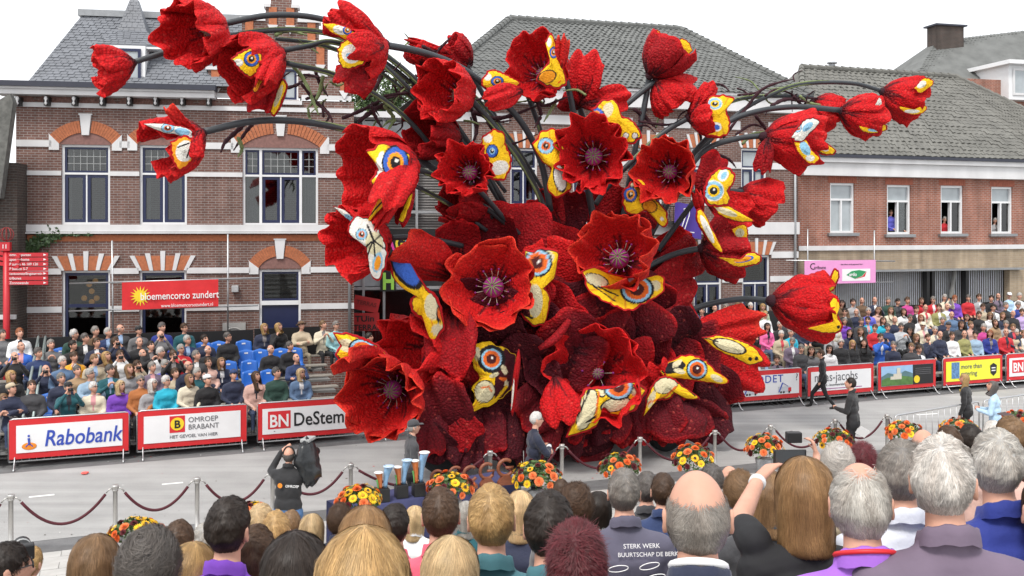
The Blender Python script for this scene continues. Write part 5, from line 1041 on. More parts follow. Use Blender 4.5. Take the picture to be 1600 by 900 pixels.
# ------------------------------------------------------------------ street furniture
BAR_B = 5.66
M_rbor = mat('red_banner', (0.62,0.02,0.025), 0.45, var=0.06, scale=4)
M_wban = mat('white_banner', (0.80,0.80,0.81), 0.45, var=0.04, scale=3, bump=0.15, bscale=5)
M_ink = mat('black_ink', (0.012,0.012,0.014), 0.5, var=0); M_blue = mat('blue_ink', (0.03,0.07,0.42), 0.5, var=0); M_redi = mat('red_ink', (0.65,0.02,0.03), 0.5, var=0)
M_yeli = mat('yellow_ink', (0.85,0.62,0.02), 0.5, var=0); M_greyi = mat('grey_ink', (0.12,0.12,0.13), 0.5, var=0); M_whi = mat('white_ink', (0.82,0.82,0.82), 0.5, var=0); M_lime = mat('lime_banner', (0.80,0.80,0.05), 0.45, var=0.04)
M_ora = mat('orange_ink', (0.8,0.25,0.02), 0.5, var=0); M_grn = mat('green_ink', (0.02,0.28,0.10), 0.5, var=0)
def xb(px, b):                           # where column px meets the line b metres from the near road edge
    Y = line_y(px, 19.5+b/math.cos(ROAD_A), ROAD_T); return Vector(((px-800)/FOC*Y, Y, 0))
def barrier(px0, px1, label, art=None, banner=True):
    p, q = xb(px0, BAR_B), xb(px1, BAR_B); L = (q-p).length
    r = empty('crowd_barrier', p, ROAD_A, label, 'barrier', 'banner-covered crowd barriers in front of the stands')
    c = 0.09; top, bot = 1.10, 0.16
    path = [(0.02,0,bot),(0.02,0,top-c),(0.05,0,top-0.02),(c+0.02,0,top),(L-c-0.02,0,top),(L-0.05,0,top-0.02),(L-0.02,0,top-c),(L-0.02,0,bot),(0.02,0,bot)]
    MB().tube(path, 0.019, 8).build('frame', M_steel, r, True)
    for x in (0.14, L-0.14): MB().tube([(x,0.32,0.02),(x,0.22,0.05),(x,0,0.28),(x,0,bot+0.3),(x,0,0.28),(x,-0.22,0.05),(x,-0.32,0.02)], 0.016, 6).build('foot', M_steel, r, True)
    n = 16; b = MB()
    for i in range(n): x = 0.05+(L-0.1)*(i+0.5)/n; b.tube([(x,0.0,bot),(x,0.0,top)], 0.008, 5)
    b.build('bars', M_steel, r, True)
    if banner:
        z0, z1 = 0.22, top-0.012; v = []; nx, nz = 26, 6
        for i in range(nx+1):
            for j in range(nz+1): v.append((0.03+(L-0.06)*i/nx, -0.028-0.006*math.sin(i*1.3+j)*(0 < i < nx), z0+(z1-z0)*j/nz))
        bo = MB().add(v, [(i*(nz+1)+j, (i+1)*(nz+1)+j, (i+1)*(nz+1)+j+1, i*(nz+1)+j+1) for i in range(nx) for j in range(nz)]).build('banner', M_rbor, r, True)
        return r, bo, L, z0, z1
    return r, None, L, 0, 0
def field(bo, x0, x1, z0, z1, m, y=-0.042, name='print_field'): return MB().box(x0, x1, y, y+0.004, z0, z1).build(name, m, bo)
TY = -0.048
def art_rabo(bo, L, z0, z1):
    field(bo, 0.17, L-0.16, z0+0.13, z1-0.13, M_wban); text('lettering', 'Rabobank', 0.50, M_blue, bo, (0.72, TY, z0+0.25), bold=0.012, shear=0.18, sx=0.80)
    b = MB(); b.ball((0.43, TY, z0+0.27), 0.15, 14, 8, 0, sy=0.03, sz=0.55); b.build('emblem_disc', M_ora, bo, True)
    b = MB(); b.tube([(0.43,TY-0.004,z0+0.30),(0.42,TY-0.004,z0+0.45)], [0.02,0.025], 6); b.ball((0.42,TY-0.004,z0+0.50), 0.025, 8, 6, 0, sy=0.3); b.tube([(0.36,TY-0.004,z0+0.26),(0.43,TY-0.004,z0+0.34),(0.50,TY-0.004,z0+0.26)], 0.012, 5); b.build('emblem_figure', M_blue, bo)
def art_omroep(bo, L, z0, z1):
    field(bo, 0.16, L-0.17, z0+0.12, z1-0.12, M_wban); field(bo, 0.72, 1.06, z0+0.33, z1-0.15, M_redi, TY, 'logo_square')
    MB().lathe([(0.001,0),(0.15,0),(0.15,0.004),(0.001,0.004)], 24).build('logo_disc', M_yeli, bo, False, (0.89, TY-0.002, z0+0.53), (math.radians(90),0,0)); text('lettering', 'B', 0.25, M_ink, bo, (0.89, TY-0.008, z0+0.44), bold=0.03, align='CENTER')
    text('lettering', 'OMROEP', 0.17, M_greyi, bo, (1.13, TY, z0+0.55), sx=0.98); text('lettering', 'BRABANT', 0.17, M_greyi, bo, (1.13, TY, z0+0.38), sx=0.92); text('lettering', 'HET GEVOEL VAN HIER', 0.105, M_greyi, bo, (0.72, TY, z0+0.2), bold=0.006, sx=0.98)
def art_bn(bo, L, z0, z1, s=1.0):
    field(bo, 0.13, L-0.14, z0+0.12, z1-0.13, M_wban); field(bo, 0.26, 0.80, z0+0.24, z1-0.2, M_redi, TY, 'logo_square'); text('lettering', 'BN', 0.42, M_whi, bo, (0.53, TY-0.006, z0+0.29), bold=0.02, align='CENTER', sx=0.85); text('lettering', 'DeStem', 0.46, M_ink, bo, (0.86, TY, z0+0.28), bold=0.012, sx=0.84)
def art_loodet(bo, L, z0, z1):
    field(bo, 0.17, L-0.14, z0+0.13, z1-0.13, M_wban); text('lettering', 'LOODET', 0.32, M_blue, bo, (0.30, TY, z0+0.50), bold=0.004, sx=1.05, space=1.15); text('lettering', '?', 0.3, M_greyi, bo, (L-0.28, TY, z0+0.52))
    for x in (0.36, 1.58):
        b = MB(); b.box(x, x+0.44, TY-0.004, TY, z0+0.19, z0+0.36); b.build('truck_body', mat('pale_print', (0.55,0.57,0.62)), bo); b = MB(); b.tube([(x+0.02,TY-0.004,z0+0.2),(x+0.16,TY-0.004,z0+0.47)], 0.018, 5); b.tube([(x+0.16,TY-0.004,z0+0.47),(x+0.36,TY-0.004,z0+0.36)], 0.008, 5); b.build('crane_arm', M_blue, bo)
        b = MB(); b.box(x+0.36, x+0.47, TY-0.008, TY-0.004, z0+0.2, z0+0.32); b.build('truck_cab', M_redi, bo); b = MB()
        for q in (0.1, 0.2, 0.4): b.ball((x+q, TY-0.006, z0+0.19), 0.035, 8, 6, 0, sy=0.2)
        b.build('truck_wheels', M_ink, bo)
def art_jacobs(bo, L, z0, z1):
    field(bo, 0.14, L-0.14, z0+0.13, z1-0.14, M_wban); text('lettering', 'maas-jacobs', 0.40, M_greyi, bo, (0.26, TY, z0+0.42), bold=-0.004, sx=0.86); text('lettering', 'grondwerk - bouwmaterialen - transport', 0.105, M_greyi, bo, (0.34, TY, z0+0.27), sx=0.88)
    field(bo, 0.2, L-0.5, z0+0.18, z0+0.2, mat('purple_print', (0.3,0.03,0.25)), TY, 'print_line')
def art_castle(bo, L, z0, z1):
    field(bo, 0.14, L-0.15, z0+0.12, z1-0.12, mat('photo_sky', (0.30,0.48,0.70), var=0.15, scale=3)); a, e = 0.142, 1.42; Z = z0+0.12
    b = MB(); b.prism([(a,Z+0.30),(0.4,Z+0.42),(0.8,Z+0.33),(1.1,Z+0.46),(e,Z+0.36),(e,Z+0.1),(a,Z+0.1)], TY-0.002, TY); b.build('print_hills', mat('hill_print', (0.10,0.20,0.22), var=0.2), bo)
    b = MB(); b.prism([(a,Z+0.01),(e,Z+0.01),(e,Z+0.24),(1.0,Z+0.3),(0.7,Z+0.2),(0.4,Z+0.28),(a,Z+0.2)], TY-0.005, TY-0.003); b.build('print_meadow', mat('meadow_print', (0.09,0.20,0.05), var=0.35, scale=6), bo)
    b = MB(); b.box(0.62,0.95,TY-0.008,TY-0.006,Z+0.2,Z+0.38); b.box(0.76,0.90,TY-0.009,TY-0.0061,Z+0.381,Z+0.56); b.box(0.5,0.62,TY-0.008,TY-0.006,Z+0.2,Z+0.30); b.build('print_castle', mat('castle_print', (0.62,0.58,0.48), var=0.1), bo)
    field(bo, e+0.002, L-0.15, z0+0.121, z1-0.121, M_ink, TY, 'text_panel'); MB().lathe([(0.001,0),(0.12,0),(0.12,0.004),(0.001,0.004)], 20).build('gold_seal', M_yeli, bo, False, (e+0.16, TY-0.003, Z+0.16), (math.radians(90),0,0))
    for i in range(4): field(bo, e+0.1, L-0.25, z1-0.25-i*0.06, z1-0.235-i*0.06, M_greyi, TY-0.004, 'text_line')
def art_catering(bo, L, z0, z1):
    field(bo, 0.13, L-0.15, z0+0.11, z1-0.11, M_lime); field(bo, 0.36, 0.70, z0+0.2, z1-0.14, mat('blue_print', (0.10,0.22,0.42), var=0.6, scale=14), TY, 'print_photo')
    text('lettering', 'more than', 0.22, M_greyi, bo, (0.76, TY, z0+0.50), bold=0.004); text('lettering', 'catering', 0.22, M_greyi, bo, (0.76, TY, z0+0.27), bold=0.004)
    b = MB(); b.prism([(L-0.58,z0+0.30),(L-0.45,z0+0.2),(L-0.32,z0+0.30),(L-0.30,z0+0.55),(L-0.45,z0+0.63),(L-0.60,z0+0.55)], TY-0.004, TY); sh = b.build('shield_logo', M_ink, bo)
    for dz in (0.36, 0.45): field(bo, L-0.54, L-0.37, z0+dz, z0+dz+0.035, M_whi, TY-0.008, 'shield_line')
for px0, px1, lb, art in ((12,203,'crowd barrier with white Rabobank banner at the left end of the row',art_rabo),(213,387,'crowd barrier with Omroep Brabant banner and yellow round B logo',art_omroep),(401,580,'crowd barrier with BN DeStem banner partly behind the left red poppy',art_bn),
                          (1052,1138,'crowd barrier half hidden behind the right end of the float',None),(1145,1253,'crowd barrier with white LOODET banner and two crane trucks',art_loodet),(1260,1365,'crowd barrier with jacobs lettering behind the walking person in black',art_jacobs),(1370,1462,'crowd barrier with castle landscape photo banner',art_castle),(1472,1566,'crowd barrier with bright yellow catering banner',art_catering),(1571,1662,'crowd barrier with BN logo cut by the right margin',art_bn)):
    r, bo, L, z0, z1 = barrier(px0, px1, lb)
    if art: art(bo, L, z0, z1)
    else: field(bo, 0.14, L-0.14, z0+0.13, z1-0.13, M_wban)
for px0, px1, nm in ((590,735,'crowd barrier directly behind the left wing of the float'),(745,885,'crowd barrier behind the middle of the float'),(895,1042,'crowd barrier behind the lower right of the float')): barrier(px0, px1, nm)

# bare crowd barriers on the near side at the right
def bare(p, ang, L, label):
    r = empty('crowd_fence', p, ang, label, 'fence', 'bare steel crowd fences at the right'); c = 0.12
    MB().tube([(0,0,0.03),(0,0,1.1-c),(0.04,0,1.08),(c,0,1.1),(L-c,0,1.1),(L-0.04,0,1.08),(L,0,1.1-c),(L,0,0.03)], 0.019, 8).build('frame', M_steel, r, True); MB().tube([(0,0,0.25),(L,0,0.25)], 0.014, 6).build('rail', M_steel, r, True)
    for i in range(1, 14): MB().tube([(L*i/14,0,0.25),(L*i/14,0,1.1)], 0.008, 5).build('bar', M_steel, r, True)
    for x in (0.15, L-0.15): MB().tube([(x,0.3,0.02),(x,0,0.2),(x,-0.3,0.02)], 0.015, 6).build('foot', M_steel, r, True)
p, q = at(1397, 655, 21.6), at(1530, 632, 23.4); p.z = q.z = 0; bare(p, math.atan2((q-p).y, (q-p).x), (q-p).length, 'bare steel crowd fence beside the person in the light blue shirt')
p, q = at(1536, 630, 23.5), at(1660, 618, 25.2); p.z = q.z = 0; bare(p, math.atan2((q-p).y, (q-p).x), (q-p).length, 'bare steel crowd fence running out at the right margin')

# rope posts and velvet ropes along the near edge
M_post = mat('brushed_steel', (0.50,0.49,0.47), 0.35, metal=0.7, var=0.08, scale=30); M_velvet = mat('burgundy_rope', (0.075,0.006,0.014), 0.7, bump=0.5, bscale=60)
b = MB(); b.lathe([(0.16,0.0),(0.16,0.012),(0.05,0.03),(0.038,0.035),(0.038,0.90),(0.05,0.905),(0.05,0.93),(0.045,0.935),(0.056,0.94),(0.056,0.985),(0.05,1.0)], 14); POST = b.mesh('post_body', M_post, True)
posts = []
POSTPX = (-118,17,180,308,426,548,766,878,1000,1117,1204,1305,1386)
for i, px in enumerate(POSTPX):
    p = xb(px, -0.70); p.z = 0.012; posts.append(p)
    r = empty('rope_post', p, 0, ['steel rope post just outside the left margin','leftmost steel rope post in view','second steel rope post from the left','third steel rope post from the left','steel rope post behind the cameraman','steel rope post left of the trophy table','steel rope post behind the wooden G trophies','steel rope post beside the person with folded arms','steel rope post right of the folded-arms person','steel rope post below the right end of the float','steel rope post left of the raised camera','steel rope post beside the person in the dark jacket','last steel rope post before the bare crowd fence'][i], 'post', 'rope posts along the near kerb')
    link('post', POST, r)
    for s in (-1, 1):
        b = MB(); b.tube([(0.045*s*ca,0.045*s*sa,0.955),(0.10*s*ca,0.10*s*sa,0.93),(0.14*s*ca,0.14*s*sa,0.88)], 0.014, 6); b.build('hook', M_post, r, True)
ropes = ('rope running out at the left margin','leftmost velvet rope with deep sag','velvet rope between the second and third posts','velvet rope dipping behind the heads left of the cameraman','velvet rope passing by the cameraman','velvet rope behind the trophy table','velvet rope under the wooden G trophies','velvet rope right of the folded-arms person','velvet rope in front of the float wheel','velvet rope right of the float under the bouquet','velvet rope behind the raised camera','velvet rope right of the person in the dark jacket')
for i in range(len(posts)-1):
    p, q = posts[i], posts[i+1]; d = (q-p).normalized(); a, e = p+d*0.15+Vector((0,0,0.86)), q-d*0.15+Vector((0,0,0.86)); L = (e-a).length; sag = 0.42 if L > 1.2 else 0.35
    S = [a.lerp(e, t)-Vector((0,0,sag*4*t*(1-t))) for t in np.linspace(0, 1, 22)]
    r = MB().tube(S, 0.024, 8).build('velvet_rope', M_velvet, None, True); tag(r, 'burgundy '+ropes[i], 'rope', 'velvet ropes between the posts')
r = MB().tube([posts[-1]+Vector((0.04,0.02,0.9)), posts[-1]+Vector((0.10,0.0,0.4)), posts[-1]+Vector((0.12,-0.02,0.05))], 0.024, 8).build('velvet_rope', M_velvet, None, True); tag(r, 'burgundy velvet rope hanging loose from the last post', 'rope', 'velvet ropes between the posts')

# trophy table
M_cloth = mat('blue_tablecloth', (0.045,0.05,0.13), 0.75, var=0.1, bump=0.15, bscale=12)
tl, tr = at(527, 788, 15.75), at(800, 742, 17.75); tl.z = tr.z = 0; d = tr-tl; LT = d.length
tb = empty('trophy_table', tl, math.atan2(d.y, d.x), 'long trophy table under a dark blue cloth behind the front rows', 'table')
v = []; n = 40
for i in range(n+1):
    x = LT*i/n; wv = 0.03*math.sin(i*1.9)
    v += [(x,-0.30+wv*1.0-0.03,0.04),(x,-0.30+wv*0.5,0.4),(x,-0.30,0.745),(x,-0.29,0.75),(x,0.42,0.75),(x,0.43,0.745),(x,0.44+wv,0.04)]
f = [(i*7+j, (i+1)*7+j, (i+1)*7+j+1, i*7+j+1) for i in range(n) for j in range(6)]+[tuple(range(6,-1,-1)), tuple(n*7+j for j in range(7))]
MB().add(v, f).build('tablecloth', M_cloth, tb, True)
for x in (0.15, LT-0.15):
    for y in (-0.22, 0.34): MB().tube([(x,y,0.0),(x,y,0.72)], 0.02, 6).build('leg', M_steel, tb)
def on_table(px, py):                    # point on the table top seen at a pixel
    return on_ground(px, py, 0.752)
M_amb = mat('amber_glaze', (0.50,0.14,0.035), 0.25, var=0.35, scale=9, coat=0.4); M_sky = mat('blue_glaze', (0.20,0.36,0.55), 0.25, var=0.4, scale=7, coat=0.4); M_snow = mat('white_glaze', (0.78,0.76,0.74), 0.4, var=0.05); M_leafg = mat('green_glaze', (0.12,0.35,0.10), 0.3, var=0.3)
for i, (px, py, h, lb) in enumerate(((598,783,0.60,'smallest trophy of two glazed horns on a black cube at the table end'),(627,777,0.68,'middle-sized trophy of two glazed horns on a black cube'),(654,774,0.86,'tallest trophy of amber and blue horns on a black cube'))):
    p = on_table(px, py); t = empty('horn_trophy', p, ROAD_A, lb, 'trophy', 'glazed horn trophies on the table'); bevel(MB().box(-0.10,0.10,-0.10,0.10,0.0,0.22).build('base', M_black, t), 0.008)
    def horn(x, y, hh, r0, r1, lean, m, top):
        P = [(x+lean*t_*t_, y, 0.221+hh*t_) for t_ in np.linspace(0, 1, 9)]; o = MB().tube(P, [r0+(r1-r0)*t_**2 for t_ in np.linspace(0, 1, 9)], 14).build('horn', m, t, True)
        b = MB(); b.ball((x+lean, y, 0.221+hh), r1*1.25, 12, 7, 0, sz=0.25); b.build('horn_rim', top, o, True)
    horn(-0.04, 0, h*0.44, 0.032, 0.066, -0.03, M_amb, M_snow); horn(0.05, 0.02, h*0.58, 0.034, 0.080, 0.06, M_sky, M_snow if i == 2 else mat('blue_white_glaze', (0.45,0.58,0.72), 0.3)); horn(-0.085, -0.02, h*0.24, 0.01, 0.018, -0.02, M_leafg, M_leafg)
M_wood = mat('red_brown_wood', (0.21,0.065,0.03), 0.5, var=0.3, scale=14, stretch=(1,1,6))
for i, (px, py, s, lb) in enumerate(((683,766,0.85,'wooden ring trophy half hidden by the second bouquet'),(712,762,0.9,'wooden C trophy behind the second bouquet'),(735,763,0.95,'wooden C trophy right of the second bouquet'),(761,760,1.0,'wooden C trophy with carved base, second from the bouquet'),(790,757,1.1,'tallest wooden G trophy on carved base beside the third bouquet'))):
    p = on_table(px, py); t = empty('wooden_trophy', p, ROAD_A, lb, 'trophy', 'carved wooden letter trophies'); 
    q = MB(); q.prism([(-0.13*s,0),(0.13*s,0),(0.13*s,0.05*s),(0.05*s,0.16*s),(-0.05*s,0.16*s),(-0.13*s,0.05*s)], -0.05, 0.05); q.build('carved_base', M_wood, t)
    a0, a1 = math.radians(-38), math.radians(-322) ; R_ = 0.13*s
    arc = [(R_*math.cos(a), 0, 0.27*s+R_*math.sin(a)) for a in np.linspace(math.radians(48), math.radians(325), 22)]
    o = MB().tube(arc, [0.03*s]*22, 8).build('letter_ring', M_wood, t, True)
    if i in (4, 3): MB().tube([(0.0,0,0.27*s),(R_*0.98,0,0.27*s),(R_*0.82,0,0.19*s)], 0.025*s, 8).build('letter_bar', M_wood, t, True)
t = empty('glass_trophy', on_table(826, 756), ROAD_A, 'angular glass trophy with thin rods left of the folded-arms person', 'trophy')
gl = mat('pale_glass', (0.42,0.45,0.45), 0.1, spec=0.8)
for x, h in ((-0.14,0.42),(-0.07,0.34),(0.03,0.36),(0.1,0.27)): MB().prism([(x-0.04,0),(x+0.04,0),(x+0.05,h*0.6),(x,h)], -0.01, 0.01).build('shard', gl, t)
MB().tube([(-0.08,0,0),(-0.10,0,0.6)], 0.008, 6).build('rod', M_steel, t)
b = MB(); b.lathe([(0.2,0),(0.2,0.02),(0.18,0.03)], 12); b.build('base', M_black, t)

# bouquets of dahlias and sunflowers on plinths
def bloom_mesh(nm, c, c2, n=26, rows=4, flat=False):
    V = []; F = []; C = []; R = random.Random(3)
    for r in range(rows):
        el = (0.15+0.38*r) if not flat else 0.12+0.12*r; ln = 1.0-0.14*r
        for k_ in range(n-5*r):
            a = 2*math.pi*(k_+0.5*(r % 2))/(n-5*r); d = Vector((math.cos(a)*math.cos(el), math.sin(a)*math.cos(el), math.sin(el))); s = Vector((-math.sin(a), math.cos(a), 0))*0.14
            k0 = len(V); V += [d*0.15, d*ln*0.7+s, d*ln, d*ln*0.7-s]; F.append((k0, k0+1, k0+2, k0+3)); g_ = R.uniform(0.75, 1.2); C += [tuple(x_*g_ for x_ in c)]*4
    k0 = len(V); m = 10
    V += [Vector((0.32*math.cos(2*math.pi*q/m), 0.32*math.sin(2*math.pi*q/m), 0.28)) for q in range(m)]+[Vector((0,0,0.42))]; F3 = [(k0+q, k0+(q+1) % m, k0+m) for q in range(m)]; C += [c2]*(m+1)
    return np_mesh(nm, np.array(V), [np.array(F), np.array(F3)], mat('bloom', attr='Col', rough=0.7, var=0.1), smooth=False, cols=np.array(C))
BL = [bloom_mesh('dahlia_orange', (0.72,0.13,0.02), (0.6,0.08,0.01)), bloom_mesh('flower_yellow', (0.85,0.55,0.01), (0.55,0.28,0.01), 18, 2, True), bloom_mesh('dahlia_maroon', (0.10,0.006,0.012), (0.06,0.004,0.008)), bloom_mesh('dahlia_salmon', (0.78,0.20,0.06), (0.7,0.12,0.03)), bloom_mesh('sunflower', (0.82,0.45,0.01), (0.05,0.025,0.01), 16, 2, True)]
def bouquet(px, py, wpx, hpx, b_, label, seed):
    R = random.Random(seed); p0 = xb(px, b_); Y = p0.y; c = at(px, py, Y); rx = wpx/2/FOC*Y; rz = hpx/2/FOC*Y
    t = empty('bouquet', (p0.x, p0.y, 0.004), 0, label, 'bouquet', 'orange and yellow bouquets on plinths along the rope')
    zt = c.z-rz*0.75
    if zt > 0.12:
        q = MB(); q.lathe([(0.16,0),(0.15,zt*0.6),(0.19,zt)], 14); q.build('plinth', mat('grey_plinth', (0.25,0.26,0.27), 0.6), t, True)
    V = []; F = []
    for i in range(420):
        a = R.uniform(0, 6.28); el = R.uniform(-0.5, 1.4); d = Vector((math.cos(a)*math.cos(el)*rx, math.sin(a)*math.cos(el)*rx*0.8, math.sin(el)*rz))*R.uniform(0.55, 1.02)+Vector((0,0,c.z))
        e = Vector((R.gauss(0,1), R.gauss(0,1), R.gauss(0,1))).normalized(); g_ = e.orthogonal().normalized(); s = R.uniform(0.03, 0.06); k0 = len(V); V += [d-e*s, d+g_*s*0.45, d+e*s, d-g_*s*0.45]; F.append((k0, k0+1, k0+2, k0+3))
    o = link('foliage', np_mesh('foliage', np.array(V), np.array(F), mat('bouquet_leaf', (0.07,0.13,0.035), 0.55, var=0.4, scale=12), smooth=False), t)
    for i in range(34):
        g_ = (i+0.5)/34; el = math.asin(1-g_*1.25) if g_ < 0.98 else -0.2; a = i*2.39996+R.uniform(-0.2, 0.2); d = Vector((math.cos(a)*math.cos(el)*rx, math.sin(a)*math.cos(el)*rx*0.85, math.sin(el)*rz))
        n_ = Vector((d.x/rx, d.y/rx, d.z/rz+0.25)).normalized(); k_ = R.choice((0,0,1,1,2,3,3,4,2)); s = R.uniform(0.055, 0.085)*(0.85 if k_ == 2 else 1.0)
        link('bloom', BL[k_], t, d*R.uniform(0.95, 1.06)+Vector((0,0,c.z)), n_.to_track_quat('Z', 'Y').to_euler(), (s*1.15,)*3)
for i, (px, py, w, h, b_, lb) in enumerate(((212,832,76,40,-2.2,'bouquet poking up behind the heads below the second rope post'),(393,800,44,26,-1.9,'small glimpse of a bouquet beside the cameraman'),(561,782,68,44,-3.0,'bouquet at the near end of the trophy table'),(704,764,72,48,-2.7,'bouquet between the horn trophies and the wooden trophies'),(840,748,76,54,-2.6,'bouquet below the person with folded arms'),
                                           (968,732,64,46,-1.9,'bouquet right of the folded-arms person below the float'),(1084,722,64,52,-1.7,'tall leafy bouquet in front of the float wheel'),(1194,701,56,42,-1.5,'bouquet left of the raised camera'),(1303,689,60,36,-1.4,'bouquet below the person in the dark jacket'),(1412,676,54,34,-1.4,'bouquet at the foot of the last rope post'),(1499,671,56,32,-1.3,'bouquet in front of the bare crowd fence'),(1590,661,52,36,-1.2,'bouquet at the right margin beside the light blue shirt'))):
    bouquet(px, py, w, h, b_, lb, 50+i)

# scaffold with the red bloemencorso banner in front of the brown house
def pole(path, name, label, r=0.024, grp='scaffold poles'):
    o = MB().tube(path, r, 8).build(name, M_steel, None, True); return tag(o, label, 'pole', grp)
SY = lambda px: line_y(px, 30.8-0.75, 0.17)
sp = lambda px, py: at(px, py, SY(px))
pole([sp(175,376), sp(177,560)], 'scaffold_pole', 'upright scaffold pole left of the red banner'); pole([sp(356,366), sp(356,545)], 'scaffold_pole', 'upright scaffold pole right of the red banner')
off = Vector((0,-0.06,0)); pole([sp(110,443)+off, sp(406,434)+off], 'scaffold_pole', 'upper horizontal scaffold pole carrying the red banner'); pole([sp(109,486)+off, sp(404,477)+off], 'scaffold_pole', 'lower horizontal scaffold pole under the red banner')
a, e = sp(193, 441), sp(343, 436); zt = a.z; L = (e-a).length; hb = a.z-sp(193, 484).z
bn = empty('banner', Vector((a.x, a.y-0.12, a.z-hb)), math.atan2(e.y-a.y, e.x-a.x), 'red bloemencorso zundert banner with yellow sun on scaffold poles', 'banner')
v = []; nx = 30
for i in range(nx+1):
    for j in range(7): v.append((L*i/nx, 0.02*math.sin(i*0.7+j*0.5), hb*j/6+0.07*i/nx))
MB().add(v, [(i*7+j, (i+1)*7+j, (i+1)*7+j+1, i*7+j+1) for i in range(nx) for j in range(6)]).build('cloth', mat('red_cloth', (0.66,0.02,0.025), 0.55, var=0.08), bn, True)
bt = Matrix.Rotation(0, 4, 'X'); text('lettering', 'bloemencorso zundert', 0.30, M_whi, bn, (0.52, -0.035, hb*0.36), (math.radians(90), -0.022, 0), bold=0.008, sx=0.80); text('lettering', 'www.bloemencorsozundert.nl', 0.15, M_whi, bn, (1.1, -0.035, hb*0.08), (math.radians(90), -0.022, 0), sx=0.80)
b = MB(); b.lathe([(0.001,0),(0.17,0),(0.17,0.006),(0.001,0.006)], 20); sn = b.build('sun_emblem', M_yeli, bn, False, (0.52, -0.026, hb*0.5), (math.radians(90),0,0))
b = MB()
for k_ in range(16):
    a_ = 2*math.pi*k_/16; b.add([(0.17*math.cos(a_-0.15),0.17*math.sin(a_-0.15),0.001),(0.30*math.cos(a_),0.30*math.sin(a_),0.001),(0.17*math.cos(a_+0.15),0.17*math.sin(a_+0.15),0.001)], [(0,1,2)])
b.build('sun_rays', M_yeli, sn)
# pink tribune sign
Sx = lambda px, py, o=0.9: at(px, py, line_y(px, 33.2-o, 0.33))
pole([Sx(1262,358), Sx(1262,470)], 'scaffold_pole', 'upright scaffold pole at the left side of the pink sign'); pole([Sx(1366,360), Sx(1366,470)], 'scaffold_pole', 'upright scaffold pole at the right side of the pink sign'); pole([Sx(1228,407,0.96), Sx(1398,408,0.96)], 'scaffold_pole', 'horizontal scaffold pole above the pink sign'); pole([Sx(1225,442,0.96), Sx(1396,441,0.96)], 'scaffold_pole', 'horizontal scaffold pole below the pink sign')
a, e = Sx(1257, 444, 1.02), Sx(1368, 444, 1.02); L = (e-a).length; hb = Sx(1310,408).z-Sx(1310,444).z
ps = empty('tribune_sign', a, math.atan2(e.y-a.y, e.x-a.x), 'pink tribune C sign with green leaf ardo logo above the right stand', 'sign'); MB().box(0, L, -0.01, 0.01, 0, hb).build('panel', mat('pink_board', (0.78,0.32,0.62), 0.5, var=0.03), ps)
text('lettering', 'C', hb*0.40, M_ink, ps, (0.22, -0.02, hb*0.62)); text('lettering', 'tribune', hb*0.2, M_ink, ps, (0.42, -0.02, hb*0.64)); text('lettering', 'deze tribune wordt gesponsord door', hb*0.075, M_ink, ps, (L*0.5, -0.02, hb*0.8)); MB().box(L*0.52, L*0.92, -0.016, -0.011, hb*0.1, hb*0.62).build('white_field', M_whi, ps)
lf = MB(); lf.prism([(L*0.58,hb*0.36),(L*0.65,hb*0.52),(L*0.76,hb*0.57),(L*0.86,hb*0.5),(L*0.80,hb*0.3),(L*0.70,hb*0.19)], -0.022, -0.017); lf.build('leaf_logo', M_grn, ps); lf = MB(); lf.prism([(L*0.70,hb*0.18),(L*0.805,hb*0.29),(L*0.865,hb*0.5),(L*0.84,hb*0.28)], -0.023, -0.0172); lf.build('leaf_edge', M_redi, ps)
text('lettering', 'ardo', hb*0.22, M_whi, ps, (L*0.615, -0.03, hb*0.31), bold=0.02, sx=0.95)
# red finger post at the left margin
fpz = at(16, 520, 27.2); r = empty('finger_post', (fpz.x, fpz.y, 0), 0.1, 'red finger post with seven direction boards and number 11 at the left margin', 'sign'); s_ = 27.2/FOC
zz_ = lambda y: EYE-(y-HOR)*s_
M_rs = mat('red_sign', (0.52,0.02,0.03), 0.4, var=0.06); MB().tube([(-0.1,0,0),(-0.1,0,zz_(388))], 0.09, 12).build('post', M_rs, r, True)
for i, tx in enumerate(('omroeppunten','sponsorhome','P auto\'s 46 109 120','P bussen 5-7','tentoonstellingsterrein','tribunes','Zonnewende')):
    z = zz_(398+i*7.3); o = MB().box(-0.02, 1.06, -0.10, -0.07, z-0.055, z+0.055).build('direction_board', M_rs, r); text('lettering', tx, 0.105, M_whi, o, (0.02, -0.104, z-0.035), sx=0.92)
    b = MB(); b.prism([(0.94,z-0.03),(1.02,z),(0.94,z+0.03)], -0.106, -0.102); b.build('arrow', M_whi, o)
for i, z in enumerate((zz_(400), zz_(408), zz_(416))): MB().box(-1.2, -0.2, -0.02, 0.02, z-0.05, z+0.05).build('direction_board', M_rs, r, False, None, (0, 0.12, -0.4))
z = zz_(385); o = MB().box(-0.24, 0.03, -0.12, 0.02, z-0.12, z+0.12).build('number_box', M_rs, r); text('lettering', '11', 0.16, M_whi, o, (-0.105, -0.124, z-0.055), align='CENTER', bold=0.01)
b = MB()
for k_ in range(5): b.tube([(-0.1+0.19*math.cos(t_)*math.cos(k_*0.63), 0.19*math.cos(t_)*math.sin(k_*0.63), zz_(366)+0.19*math.sin(t_)) for t_ in np.linspace(0, 2*math.pi, 18)], 0.012, 5)
b.tube([(-0.1,0,zz_(388)),(-0.1,0,zz_(375))], 0.02, 6); b.build('wire_globe', mat('wire_red', (0.25,0.03,0.03), 0.5), r)

